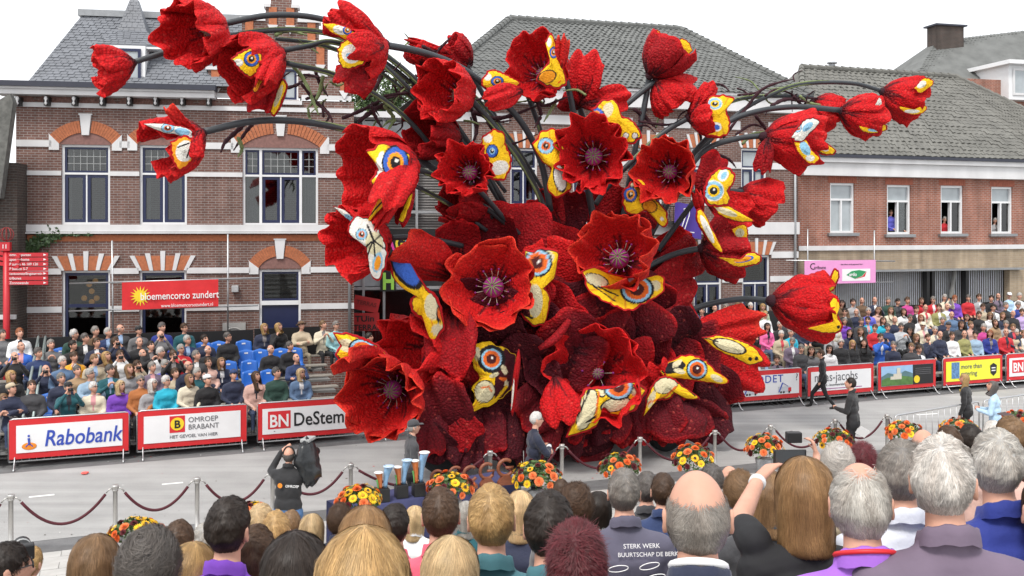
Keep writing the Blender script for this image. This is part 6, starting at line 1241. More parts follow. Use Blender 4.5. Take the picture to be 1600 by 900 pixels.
# ---- grandstands
def row_y(px, k, side): return xb(px, BAR_B+0.62+0.75*k).y
HZ = {'left': (1.60, 0.185), 'right': (1.42, 0.215)}
M_deck = mat('grey_deck', (0.20,0.20,0.195), 0.8, var=0.2, scale=4); M_bench = mat('bench_plank', (0.24,0.22,0.19), 0.8, var=0.2, scale=5)
def stand(side, pxa, pxb, rows, label):
    z0, dz = HZ[side]; r = empty('grandstand', xb(pxa, BAR_B+0.6), ROAD_A, label, 'grandstand'); L = (xb(pxb, BAR_B+0.6)-xb(pxa, BAR_B+0.6)).length
    for k_ in range(rows):
        z = z0+dz*k_-1.26; y = 0.75*k_
        MB().box(0, L, y-0.36, y+0.38, z-0.06, z).build('deck', M_deck, r); MB().box(0.05, L-0.05, y-0.22, y+0.12, z+0.35, z+0.38).build('bench', M_bench, r)
        for x in np.arange(0.2, L, 2.0): MB().box(x-0.03, x+0.03, y+0.32, y+0.37, 0.012, max(z-0.06, 0.02)).build('strut', M_steel, r)
    y = 0.75*(rows-1)+0.5; zt = z0+dz*(rows-1)-0.02
    for i, x in enumerate(np.arange(0, L, 2.4)): MB().box(x+0.01, min(x+2.38, L), y, y+0.05, zt-1.0, zt-0.12+0.02*(i % 2)).build('back_panel', M_black, r)
    return r
stl = stand('left', -90, 548, 6, 'grandstand with blue seats in front of the brown brick house'); str_ = stand('right', 1050, 1760, 6, 'grandstand packed with spectators in front of the shop house')
# handrails of the aisle at the far left
M_rail = mat('green_grey_rail', (0.30,0.36,0.35), 0.45, metal=0.4)
for i, (a_, e_, lb) in enumerate((((36,652),(60,526),'grey-green aisle handrail nearest the left margin'),((52,652),(71,526),'grey-green aisle handrail beside the first blue seat'))):
    p, q = at(a_[0], a_[1], row_y(a_[0], 0, 'left')-0.2), at(e_[0], e_[1], row_y(e_[0], 5, 'left')+0.2); b = MB()
    b.tube([p, q], 0.032, 8); b.tube([p-Vector((0,0,0.35)), q-Vector((0,0,0.35))], 0.02, 6)
    for t_ in np.linspace(0, 1, 7): m_ = p.lerp(q, t_); b.tube([m_, m_-Vector((0,0,0.9))], 0.018, 6)
    tag(b.build('handrail', M_rail, None, True), lb, 'handrail', 'aisle handrails')
# empty blue seats
M_seat = mat('blue_seat', (0.02,0.13,0.50), 0.35, var=0.06)
nx, nz = 9, 9; V = []; F = []
for i in range(nx):
    for j in range(nz):
        t_ = j/(nz-1); x = (i/(nx-1)-0.5)*0.46*(1-0.12*max(0, t_-0.75)/0.25); cu = (i/(nx-1)-0.5)**2*0.16
        if t_ < 0.42: V.append((x, -0.22+0.40*t_/0.42, 0.40+cu*0.5-0.02*math.sin(math.pi*t_/0.42)))
        else: q = (t_-0.42)/0.58; V.append((x, 0.18+0.07*q-cu, 0.40+0.03+0.44*q-0.05*max(0, q-0.8)*5*abs(i/(nx-1)-0.5)*2))
F = [(i*nz+j, (i+1)*nz+j, (i+1)*nz+j+1, i*nz+j+1) for i in range(nx-1) for j in range(nz-1)]
SEATM = np_mesh('shell', np.array(V), np.array(F), M_seat)
b = MB(); b.tube([(-0.18,-0.12,0),(-0.18,0.0,0.38),(0.18,0.0,0.38),(0.18,-0.12,0)], 0.014, 6); b.tube([(-0.18,0.16,0),(-0.18,0.05,0.38)], 0.014, 6); b.tube([(0.18,0.16,0),(0.18,0.05,0.38)], 0.014, 6); SEATF = b.mesh('frame', M_steel, True)
b = MB(); b.box(-0.05,0.05,-0.004,0,-0.02,0.02); SEATN = b.mesh('number_plate', M_whi)
seats = ((75,640),(94,549),(382,541),(386,560),(391,579),(358,579),(408,559),(440,554),(343,537),(318,539),(393,598),(352,598),(421,598),(462,556),(270,540))
def seat_at(px, py):
    best = min(range(6), key=lambda k_: abs(py-(HOR+(EYE-(HZ['left'][0]+HZ['left'][1]*k_-0.62))*FOC/row_y(px, k_, 'left')))); Y = row_y(px, best, 'left')+0.02
    return Vector(((px-800)/FOC*Y, Y, HZ['left'][0]+HZ['left'][1]*best-1.26)), best
ordn = ('first','second','third','fourth','fifth','sixth','seventh','eighth','ninth','tenth','eleventh','twelfth','thirteenth','fourteenth','fifteenth','sixteenth','seventeenth','eighteenth','nineteenth','twentieth','twenty-first','twenty-second','twenty-third','twenty-fourth','twenty-fifth')
rown = ('front row','second row','third row','fourth row','fifth row','back row')
sl = [(seat_at(*s), s) for s in seats]
for k_ in range(6):
    row = sorted([s for s in sl if s[0][1] == k_], key=lambda s: s[1][0])
    for i, ((p, _), s) in enumerate(row):
        r = empty('stadium_seat', p, ROAD_A, 'empty blue plastic seat, %s from the left in the %s of the left stand' % (ordn[i], rown[k_]), 'seat', 'empty blue seats in the left stand')
        sh = link('shell', SEATM, r); sm = sh.modifiers.new('solid', 'SOLIDIFY'); sm.thickness = 0.015; link('number_plate', SEATN, sh, (0, 0.222, 0.76)); link('frame', SEATF, r)
# ------------------------------------------------------------------ people
M_skin = mat('skin', (0.58,0.31,0.22), 0.55, var=0.10, scale=14, bump=0.05, bscale=80, spec=0.4)
M_jack = mat('jacket_cloth', objcol=True, rough=0.8, var=0.16, scale=7, bump=0.9, bscale=8, sheen=0.15)
M_tee = mat('knit_cloth', objcol=True, rough=0.85, var=0.10, scale=10, bump=0.35, bscale=7)
M_hair = mat('hair', objcol=True, attr='Col', rough=0.5, var=0.10, scale=25, spec=0.35)
M_eye = mat('eye_dark', (0.02,0.015,0.012), 0.3, var=0); M_lip = mat('lips', (0.38,0.11,0.09), 0.5, var=0); M_shoe = mat('shoe', (0.02,0.018,0.017), 0.5)
M_trs = bpy.data.materials.new('trousers'); M_trs.use_nodes = True
_n = M_trs.node_tree.nodes; _l = M_trs.node_tree.links; _oi = _n.new('ShaderNodeObjectInfo'); _cr = _n.new('ShaderNodeValToRGB'); _cr.color_ramp.interpolation = 'CONSTANT'
for i, (p_, c_) in enumerate(((0,(0.03,0.045,0.09,1)),(0.3,(0.015,0.015,0.017,1)),(0.55,(0.09,0.12,0.2,1)),(0.75,(0.25,0.21,0.15,1)),(0.88,(0.12,0.12,0.12,1)))):
    e_ = _cr.color_ramp.elements[i] if i < 2 else _cr.color_ramp.elements.new(p_); e_.position = p_; e_.color = c_
_l.new(_oi.outputs['Random'], _cr.inputs[0]); _l.new(_cr.outputs[0], _n['Principled BSDF'].inputs['Base Color']); _n['Principled BSDF'].inputs['Roughness'].default_value = 0.85
M_shirt = bpy.data.materials.new('shirt_front'); M_shirt.use_nodes = True
_n = M_shirt.node_tree.nodes; _l = M_shirt.node_tree.links; _oi = _n.new('ShaderNodeObjectInfo'); _cr = _n.new('ShaderNodeValToRGB'); _cr.color_ramp.interpolation = 'CONSTANT'; _ml = _n.new('ShaderNodeMath'); _ml.operation = 'FRACT'; _mm = _n.new('ShaderNodeMath'); _mm.operation = 'MULTIPLY'; _mm.inputs[1].default_value = 7.3
for i, (p_, c_) in enumerate(((0,(0.70,0.70,0.70,1)),(0.28,(0.03,0.03,0.04,1)),(0.45,(0.30,0.42,0.62,1)),(0.62,(0.62,0.30,0.32,1)),(0.72,(0.22,0.20,0.20,1)),(0.86,(0.55,0.06,0.08,1)))):
    e_ = _cr.color_ramp.elements[i] if i < 2 else _cr.color_ramp.elements.new(p_); e_.position = p_; e_.color = c_
_l.new(_oi.outputs['Random'], _mm.inputs[0]); _l.new(_mm.outputs[0], _ml.inputs[0]); _l.new(_ml.outputs[0], _cr.inputs[0]); _l.new(_cr.outputs[0], _n['Principled BSDF'].inputs['Base Color']); _n['Principled BSDF'].inputs['Roughness'].default_value = 0.85
HC = dict(white=(0.66,0.64,0.62), silver=(0.44,0.43,0.41), grey=(0.24,0.225,0.21), dgrey=(0.115,0.105,0.10), brown=(0.085,0.048,0.028), dark=(0.028,0.020,0.016), blond=(0.46,0.30,0.13), lblond=(0.62,0.46,0.26), lbrown=(0.24,0.145,0.075), honey=(0.34,0.20,0.09), red=(0.12,0.014,0.022), ginger=(0.30,0.10,0.04))
JC = dict(black=(0.014,0.014,0.016), navy=(0.018,0.024,0.055), dkblue=(0.02,0.04,0.12), blue=(0.03,0.13,0.55), royal=(0.015,0.03,0.22), violet=(0.12,0.12,0.55), purple=(0.17,0.05,0.42), lilac=(0.45,0.33,0.58), turq=(0.02,0.42,0.58), teal=(0.01,0.09,0.11), aqua=(0.30,0.55,0.58), green=(0.02,0.06,0.045), olive=(0.28,0.27,0.10), pgreen=(0.48,0.55,0.38), grey=(0.14,0.14,0.145), lgrey=(0.34,0.34,0.35), dgrey=(0.05,0.05,0.055), beige=(0.48,0.40,0.28), cream=(0.66,0.60,0.46), white=(0.76,0.76,0.76), tan=(0.38,0.25,0.14), brown=(0.13,0.075,0.04), rust=(0.38,0.13,0.035), yellow=(0.78,0.36,0.02), red=(0.50,0.015,0.025), pink=(0.80,0.14,0.36), blush=(0.60,0.38,0.32), magenta=(0.50,0.05,0.25), denim=(0.10,0.17,0.29), ldenim=(0.28,0.40,0.52), plaid=(0.42,0.44,0.46), lblue=(0.42,0.60,0.78), plum=(0.16,0.12,0.17), pwhite=(0.66,0.69,0.76), hood=(0.06,0.17,0.20), fleece=(0.34,0.13,0.58), coral=(0.75,0.10,0.16))

def head_dirs(nu, nv, pole=None):
    th, ph = np.meshgrid(np.linspace(0, 2*np.pi, nu, endpoint=False), np.linspace(0, np.pi, nv)); return np.stack([np.sin(ph)*np.sin(th), np.sin(ph)*np.cos(th), np.cos(ph)], -1).reshape(-1, 3)
def head_pos(D):
    x, y, z = D[:, 0]*0.076, D[:, 1]*0.097, D[:, 2]*0.120
    lo = np.clip(-z/0.12, 0, 1); x = x*(1-0.34*lo**1.6); y = np.where(y < 0, y*(1-0.45*lo**1.3), y*(1-0.06*lo)); y = y+0.012*lo
    x = x*(1-0.10*np.clip(y/0.097, 0, 1)**2); f = (y > 0.03)
    y = y+f*(0.024*np.exp(-((x/0.013)**2+((z+0.022)/0.020)**2))+0.010*np.exp(-((x/0.010)**2+((z-0.008)/0.022)**2))-0.010*np.exp(-(((np.abs(x)-0.031)/0.014)**2+((z-0.016)/0.012)**2))+0.007*np.exp(-((x/0.022)**2+((z+0.058)/0.010)**2))+0.008*np.exp(-((x/0.02)**2+((z+0.098)/0.018)**2))+0.005*np.exp(-((z-0.036)/0.01)**2))
    return np.stack([x, y, z], 1)
def sphere_faces(nu, nv):
    F = []
    for j in range(nv-1):
        for i in range(nu): F.append((j*nu+i, (j+1)*nu+i, (j+1)*nu+(i+1) % nu, j*nu+(i+1) % nu))
    return np.array(F)
def make_head(nu, nv):
    P = head_pos(head_dirs(nu, nv)); F = sphere_faces(nu, nv); c = P[F].mean(1)
    m = np.zeros(len(F), int); fr = c[:, 1] > 0.045
    m[fr & (np.hypot((np.abs(c[:, 0])-0.030)/0.0135, (c[:, 2]-0.016)/0.0085) < 1)] = 4
    m[fr & (np.abs(np.abs(c[:, 0])-0.030) < 0.017) & (np.abs(c[:, 2]-0.036) < 0.005)] = 4
    m[fr & (np.abs(c[:, 0]) < 0.024) & (np.abs(c[:, 2]+0.060) < 0.0075)] = 5
    V = [P]; FF = [F]; M = [m]; n = len(P)
    for s in (-1, 1):                     # ears
        D = head_dirs(10, 7); E = np.stack([s*0.077+D[:, 0]*0.011+s*0.006*np.abs(D[:, 2]), -0.006+D[:, 1]*0.019-0.004*D[:, 2], -0.004+D[:, 2]*0.033], 1); E[:, 1] -= 0.008*np.abs(D[:, 0]); V.append(E); f = sphere_faces(10, 7); FF.append(f+n); M.append(np.zeros(len(f), int)); n += len(E)
    return np.concatenate(V), np.concatenate(FF), np.concatenate(M)
HEAD_LO, HEAD_HI = make_head(30, 24), make_head(48, 40)

def arm(s, pose):
    S = (0.195*s, -0.03, -0.275)
    E, Wr, H = {'lap': ((0.26*s,0.0,-0.55),(0.11*s,0.24,-0.66),(0.045*s,0.31,-0.69)), 'camera': ((0.28*s,0.17,-0.40),(0.11*s,0.25,-0.12),(0.06*s,0.25,-0.03)), 'clap': ((0.27*s,0.08,-0.50),(0.09*s,0.28,-0.32),(0.03*s,0.31,-0.23)), 'cross': ((0.26*s,0.11,-0.50),(-0.07*s,0.23,-0.47+0.03*s),(-0.15*s,0.20,-0.46+0.03*s)), 'down': ((0.255*s,-0.05,-0.56),(0.265*s,0.04,-0.80),(0.26*s,0.06,-0.90)), 'chin': ((0.22*s,0.18,-0.52),(0.10*s,0.20,-0.24),(0.05*s,0.15,-0.14)), 'up': ((0.30*s,0.14,-0.15),(0.20*s,0.30,0.12),(0.16*s,0.32,0.21)), 'hold': ((0.25*s,0.02,-0.54),(0.12*s,0.26,-0.50),(0.06*s,0.31,-0.47)), 'filml': ((0.30*s,0.06,-0.24),(0.20*s,0.2,0.0),(0.09*s,0.24,0.09)), 'film': ((0.30*s,0.10,-0.24),(0.24*s,0.2,0.04),(0.18*s,0.22,0.12))}[pose]
    return [(S, E, 0.074, 0.060, 1), (E, Wr, 0.058, 0.045, 1), (Wr, H, 0.036, 0.038, 0)]
def bones(arms=('lap', 'lap'), legs='seat', build=1.0, collar=False):
    B = [((0,-0.005,-0.06),(0,-0.03,-0.20),0.052,0.058,6), ((-0.085,-0.03,-0.34),(0.085,-0.03,-0.34),0.118*build,0.118*build,1), ((-0.07,-0.04,-0.50),(0.07,-0.04,-0.50),0.115*build,0.115*build,1), ((-0.07,-0.05,-0.68),(0.07,-0.05,-0.68),0.122*build,0.122*build,1),
         ((0,-0.035,-0.215),(0.175,-0.03,-0.265),0.066,0.074,1), ((0,-0.035,-0.215),(-0.175,-0.03,-0.265),0.066,0.074,1), ((-0.085,-0.05,-0.80),(0.085,-0.05,-0.80),0.125*build,0.125*build,2 if legs != 'seat' else 1)]
    if collar:
        for k in range(12):
            a, b = 2*math.pi*k/12, 2*math.pi*(k+1)/12; B.append(((0.066*math.sin(a),-0.028+0.062*math.cos(a),-0.152-0.035*math.cos(a)),(0.066*math.sin(b),-0.028+0.062*math.cos(b),-0.152-0.035*math.cos(b)),0.019,0.019,1))
    for s, a in ((1, arms[0]), (-1, arms[1])): B += arm(s, a) if isinstance(a, str) else a
    for s in (1, -1):
        if legs == 'seat': h, k, an, t = (0.09*s,-0.04,-0.83), (0.13*s,0.38,-0.80), (0.13*s,0.40,-1.18), (0.15*s,0.55,-1.22)
        elif legs == 'stand': h, k, an, t = (0.09*s,-0.02,-0.86), (0.10*s,0.02,-1.22), (0.10*s,-0.01,-1.58), (0.13*s,0.14,-1.62)
        else: f = 0.28*s; h, k, an, t = (0.09*s,-0.02,-0.86), (0.09*s,0.06+f*0.7,-1.21), (0.09*s,-0.06+f*1.25,-1.57), (0.10*s,0.09+f*1.25,-1.61)
        B += [(h, k, 0.092, 0.066, 2), (k, an, 0.062, 0.045, 2), (an, t, 0.045, 0.038, 3)]
    return B
def skin_bones(B, voxel, smooth=4):
    """one continuous skin grown round the bones; every face takes the cloth of its nearest bone"""
    bm = bmesh.new()
    for p, q, r0, r1, _ in B:
        p, q = Vector(p), Vector(q); n = max(2, int((q-p).length/0.03)); b = MB(); ext = (q-p).normalized() if (q-p).length > 1e-5 else Vector((0,0,1))
        seg = 12; path = [p-ext*r0*math.cos(a) for a in (0.25, 0.7, 1.15)]+[p.lerp(q, i/n) for i in range(n+1)]+[q+ext*r1*math.cos(a) for a in (1.15, 0.7, 0.25)]
        rs = [r0*math.sin(a) for a in (0.25, 0.7, 1.15)]+[r0+(r1-r0)*i/n for i in range(n+1)]+[r1*math.sin(a) for a in (1.15, 0.7, 0.25)]
        b.tube(path, rs, seg); vs = [bm.verts.new(v) for v in b.v]
        for f in b.f: bm.faces.new([vs[i] for i in f])
    me = bpy.data.meshes.new('bones'); bm.to_mesh(me); bm.free(); o = bpy.data.objects.new('bones', me); col.objects.link(o)
    m = o.modifiers.new('r', 'REMESH'); m.mode = 'VOXEL'; m.voxel_size = voxel; s = o.modifiers.new('s', 'SMOOTH'); s.factor = 0.5; s.iterations = smooth
    dg = bpy.context.evaluated_depsgraph_get(); ev = o.evaluated_get(dg); em = ev.to_mesh()
    V = np.empty(len(em.vertices)*3, np.float32); em.vertices.foreach_get('co', V); V = V.reshape(-1, 3); F = np.array([tuple(p.vertices) for p in em.polygons if len(p.vertices) == 4])
    ev.to_mesh_clear(); bpy.data.objects.remove(o); bpy.data.meshes.remove(me)
    fn = np.cross(V[F[:, 2]]-V[F[:, 0]], V[F[:, 3]]-V[F[:, 1]]); vn = np.zeros_like(V)
    for q in range(4): np.add.at(vn, F[:, q], fn)
    vn /= (np.linalg.norm(vn, axis=1, keepdims=True)+1e-9); zz_w = np.clip((-V[:, 2]-0.2)/0.1, 0, 1)*np.clip((V[:, 2]+1.15)/0.1, 0, 1)
    V = V+vn*(0.006*zz_w*(noise3(V*np.array([1, 1, 1.6]), 17, 2)+0.8*noise3(V[:, [2, 0, 1]]+V*0.6, 26, 5)))[:, None]
    c = V[F].mean(1); best = np.full(len(c), 9.0); tagv = np.zeros(len(c), int)
    for p, q, r0, r1, tg in B:
        p, q = np.array(p), np.array(q); d = q-p; t = np.clip((c-p)@d/(d@d+1e-9), 0, 1); dist = np.linalg.norm(c-(p+t[:, None]*d), axis=1)-(r0+(r1-r0)*t); w = dist < best; best[w] = dist[w]; tagv[w] = tg
    nk = (tagv == 6); tagv[nk & (c[:, 2] > -0.135-0.35*(c[:, 1]+0.03))] = 0; tagv[nk & (tagv == 6)] = 1
    vv = (tagv == 1) & (c[:, 1] > 0.02) & (np.abs(c[:, 0]) < np.clip(0.012+(c[:, 2]+0.52)*0.17, 0, 0.07)) & (c[:, 2] > -0.52) & (c[:, 2] < -0.14); tagv[vv] = 6
    return V, F, tagv
POSES = {}
def proto(arms, legs, build, voxel, collar):
    k = (arms, legs, build, voxel, collar)
    if k not in POSES: POSES[k] = skin_bones(bones(arms, legs, build, collar), voxel)
    return POSES[k]
# ---- hair
def hair_pos(D, style, thick, seed=0):
    P = head_pos(D); n = D/np.linalg.norm(D, axis=1, keepdims=True); t = thick*(1+0.30*noise3(D, 5, seed)+0.18*noise3(D, 13, seed+2)); x, y, z = P[:, 0], P[:, 1], P[:, 2]
    if style in ('short', 'spiky'):
        hl = (z+0.004-0.70*y)/0.06; t = t*(0.25+0.95*np.clip(hl, 0, 1)**0.7)*(1+0.5*np.clip(z/0.12, 0, 1))
    if style in ('bob', 'long'):
        t = t+0.010*(1-np.abs(D[:, 2])); hi_ = P[:, 2] > 0; P[hi_, 0] *= 1+0.16*D[hi_, 2]; P[hi_, 1] *= 1+0.10*D[hi_, 2]; x, y, z = P[:, 0], P[:, 1], P[:, 2]
    if style in ('bob', 'long'):
        st = 1.75 if style == 'bob' else 2.9; lo = z < 0.0; back = np.clip((0.05-y)/0.08, 0, 1); f = 1+(0.30 if style == 'bob' else 0.18)*np.clip(-z/0.10, 0, 1)*back
        x0, y0 = D[:, 0]*0.080, D[:, 1]*0.098; k = np.clip(-z/0.12, 0, 1)
        x = np.where(lo, x*(1-k)+x0/np.maximum(0.45, np.sqrt(np.maximum(0.02, 1-D[:, 2]**2)))*k*1.05, x)*f; y = np.where(lo, y*(1-k)+(y0/np.maximum(0.45, np.sqrt(np.maximum(0.02, 1-D[:, 2]**2))))*k, y)*np.where(y < 0, f, 1); z = np.where(lo, z*st, z)
        P = np.stack([x, y, z], 1); n = n*np.array([1, 1, 0.5])
    if style == 'curly': t = t*(1.5+0.5*noise3(D, 20, seed))
    return P+n*t[:, None]
def hair_cover(D, style):
    x, y, z = D[:, 0]*0.076, D[:, 1]*0.097, D[:, 2]*0.12
    base = z > -0.010+0.70*y+0.008*np.sin(9*D[:, 0])+0.006*np.sin(31*D[:, 0]+17*D[:, 1])
    if style == 'bald': return base & (z < 0.048-0.45*np.clip(y, 0, 1)) & (y < 0.045)
    if style == 'fringe': return base & (z < 0.092-0.30*np.clip(y+0.02, 0, 1)) & (y < 0.05)
    if style in ('bob', 'long'): return (y < 0.035) | (z > 0.060)
    if style == 'curly': return (z > -0.03+0.85*y)
    return base
def hair_mesh(style, thick, seed=0, strands=0, res=(30, 20), slen=1.0, wmul=1.0):
    nu, nv = res; D = head_dirs(nu, nv); ck = (style, thick, seed % 7, strands, res)
    P = hair_pos(D, style, thick, seed); F = sphere_faces(nu, nv); cov = hair_cover(D, style); F = F[cov[F].sum(1) >= 3]
    if style in ('bald', 'fringe') and strands > 800: F = F[:0]
    C = np.full((len(P), 3), 0.78)*(1+0.22*noise3(D, 9, seed))[:, None]
    V = [P]; FF = [F]; CC = [C]; n0 = len(P)
    if strands:
        R = np.random.RandomState(seed+5); a = R.uniform(0, 2*np.pi, strands*5); cz = R.uniform(-1, 1, strands*5); Dr = np.stack([np.sqrt(1-cz**2)*np.sin(a), np.sqrt(1-cz**2)*np.cos(a), cz], 1)
        ok = hair_cover(Dr+(R.normal(0, 0.07, Dr.shape) if style in ('bald', 'fringe') else 0), style)
        if style in ('bob', 'long'): ok &= (Dr[:, 2] > -0.55)
        Dr = Dr[ok][:strands]; n = len(Dr); K = 6
        tilt = math.radians(32 if style not in ('bob', 'long') else -8); crown = np.array([0, -math.sin(tilt), math.cos(tilt)]); ax = crown
        # polar coordinates about the crown
        e1 = np.array([1.0, 0, 0]); e2 = np.cross(ax, e1); al = np.arccos(np.clip(Dr@ax, -1, 1)); az = np.arctan2(Dr@e2, Dr@e1)
        span = {'short': 0.30, 'bald': 0.26, 'fringe': 0.34, 'spiky': 0.2, 'bob': 0.75, 'long': 0.75, 'curly': 0.22}[style]*slen*R.uniform(0.6, 1.2, n); sw = R.normal(0, 0.10 if style != 'curly' else 1.0, n)+0.12*np.sin(3*az+seed)
        lift = {'short': 0.0028, 'bald': 0.0018, 'fringe': 0.003, 'spiky': 0.011, 'bob': 0.004, 'long': 0.003, 'curly': 0.010}[style]*R.uniform(0.3, 1.6, n)*np.where(R.uniform(0, 1, n) < 0.02, 2.2, 1.0)
        pts = []
        for i in range(K):
            t = i/(K-1); A = np.clip(al+span*t, 0.02, 3.05); Z = az+sw*t/np.maximum(0.35, np.sin(A)); dd = np.cos(A)[:, None]*ax+np.sin(A)[:, None]*(np.cos(Z)[:, None]*e1+np.sin(Z)[:, None]*e2)
            if style in ('bob', 'long'): dd[:, 2] = np.maximum(dd[:, 2], -0.97)
            p = hair_pos(dd, style, thick, seed)+dd*(lift*(0.25+t*(1.0 if style == 'spiky' else math.sin(math.pi*t)*0.9+0.1)))[:, None]
            pts.append(p)
        pts = np.stack(pts, 1); tg = np.gradient(pts, axis=1); outv = pts*np.array([1, 1, 0.6]); sd = np.cross(tg, outv); sd /= (np.linalg.norm(sd, axis=2, keepdims=True)+1e-9)
        wd = ((R.uniform(0.0004, 0.0009, n)*wmul)[:, None]*np.array([1, 1, 0.95, 0.85, 0.6, 0.12])[None])[..., None]
        L_, R_ = pts-sd*wd, pts+sd*wd; V.append(np.stack([L_, R_], 2).reshape(-1, 3)); b = n0+np.arange(n)[:, None]*(2*K)+np.arange(K-1)[None]*2; b = b.ravel(); FF.append(np.stack([b, b+1, b+3, b+2], 1))
        sh = (R.uniform(0.72, 1.30, n)*(1+0.12*np.sin(7*az+seed)))[:, None]; tn = np.clip(0.5+0.6*np.sin(5*az+2*seed)+R.normal(0, 0.4, n), 0, 1)[:, None]; sc3 = sh*(np.array([1.0, 0.97, 0.92])*(1-tn)+np.array([0.80, 0.74, 0.68])*tn); CC.append(np.repeat(sc3, 2*K, 0))
    V, FF, CC = np.concatenate(V), np.concatenate(FF), np.concatenate(CC)
    return V, FF, CC
def eul(yaw, pitch, roll=0.0): return np.array((Matrix.Rotation(yaw, 3, 'Z') @ Matrix.Rotation(pitch, 3, 'X') @ Matrix.Rotation(roll, 3, 'Y')))
def person(loc, rz, jacket, hair, style='short', arms=('lap', 'lap'), legs='seat', look=(0, 0, 0), label='', group=None, build=1.0, voxel=0.034, hi=False, thick=0.010, strands=0, seed=0, scale=1.0, cloth=None, cap=None, glasses=False, collar=False, body=None, slen=1.0, trousers=None):
    V, F, m = body if body else proto(arms, legs, build, voxel, collar); hv, hf, hm = HEAD_HI if hi else HEAD_LO; R = eul(*look)
    hv2 = hv@R.T; V2 = np.concatenate([V, hv2]); F2 = np.concatenate([F, hf+len(V)]); mi = np.concatenate([m, hm])
    me = np_mesh('person', V2, F2, [M_skin, cloth or M_jack, trousers or M_trs, M_shoe, M_eye, M_lip, M_shirt if (seed % 5) in (0, 3) else (cloth or M_jack)], mi)
    o = link('person', me, None, loc, (0, 0, rz), (scale,)*3); o.color = (*(JC[jacket] if isinstance(jacket, str) else jacket), 1); tag(o, label, 'person', group)
    Rm = Matrix(R.tolist()).to_euler()
    if style != 'none':
        V3, F3, C3 = hair_mesh(style, thick, seed, strands if strands else 240, (40, 30) if hi else (26, 18), slen, 1.0 if strands else 4.0); h = link('hair', np_mesh('hair', V3, F3, M_hair, cols=C3), o, None, Rm); j = 1+0.12*math.sin(seed*3.1); h.color = (*[c*j for c in HC[hair]], 1)
    if collar:
        b = MB(); sg = 28; vs = []
        for r_, z_ in ((0.067,-0.108),(0.071,-0.097),(0.078,-0.101),(0.083,-0.125),(0.086,-0.150)):
            vs += [(r_*math.sin(2*math.pi*k/sg)*(1+0.03*math.sin(5*k)), -0.030+r_*0.95*math.cos(2*math.pi*k/sg), z_-0.034*math.cos(2*math.pi*k/sg)-0.02+0.003*math.sin(k*1.7)) for k in range(sg)]
        b.add(vs, [(j*sg+k, (j+1)*sg+k, (j+1)*sg+(k+1) % sg, j*sg+(k+1) % sg) for j in range(4) for k in range(sg)]); c_ = b.build('collar', cloth or M_jack, o, True); c_.color = o.color
    if cap:
        b = MB(); b.lathe([(0.092,0.035),(0.094,0.07),(0.080,0.115),(0.045,0.138),(0.001,0.143)], 16)
        if cap[1] == 'brim': b.lathe([(0.15,0.040),(0.15,0.046),(0.09,0.050)], 18)
        elif cap[1] == 'peak': b.add([(-0.07,0.07,0.045),(0.07,0.07,0.045),(0.055,0.16,0.035),(-0.055,0.16,0.035),(-0.07,0.07,0.055),(0.07,0.07,0.055),(0.055,0.16,0.042),(-0.055,0.16,0.042)], [(0,3,2,1),(4,5,6,7),(0,1,5,4),(1,2,6,5),(2,3,7,6),(3,0,4,7)])
        c_ = b.build('cap', M_jack, o, True, None, Rm); c_.color = (*JC[cap[0]], 1); c_.scale = (1, 1.12, 1)
    if glasses:
        b = MB()
        for s in (-1, 1): b.tube([(s*0.031+0.021*math.cos(t), 0.108, 0.014+0.016*math.sin(t)) for t in np.linspace(0, 2*math.pi, 11)], 0.0035, 4); b.tube([(s*0.052,0.106,0.018),(s*0.080,0.0,0.016)], 0.003, 4)
        if glasses == 'sun': b.box(-0.05,-0.011,0.104,0.108,0.0,0.028); b.box(0.011,0.05,0.104,0.108,0.0,0.028)
        b.build('glasses', M_black, o, False, None, Rm)
    return o
def hand_cam(p, rz, name, label, w=0.11, cat='camera', phone=False):
    r = empty(name, p, rz, label, cat)
    if phone: bevel(MB().box(-0.068,0.068,-0.005,0.005,-0.035,0.035).build('case', M_black, r), 0.004); MB().box(-0.06,0.06,-0.0065,-0.0051,-0.031,0.031).build('screen', mat('screen', (0.05,0.055,0.06), 0.1), r)
    else: bevel(MB().box(-w/2,w/2,-0.03,0.03,-0.035,0.035).build('case', M_black, r), 0.006); MB().tube([(0.01,0.03,0),(0.01,0.075,0)], 0.028, 12).build('lens', M_black, r, True)
    return r

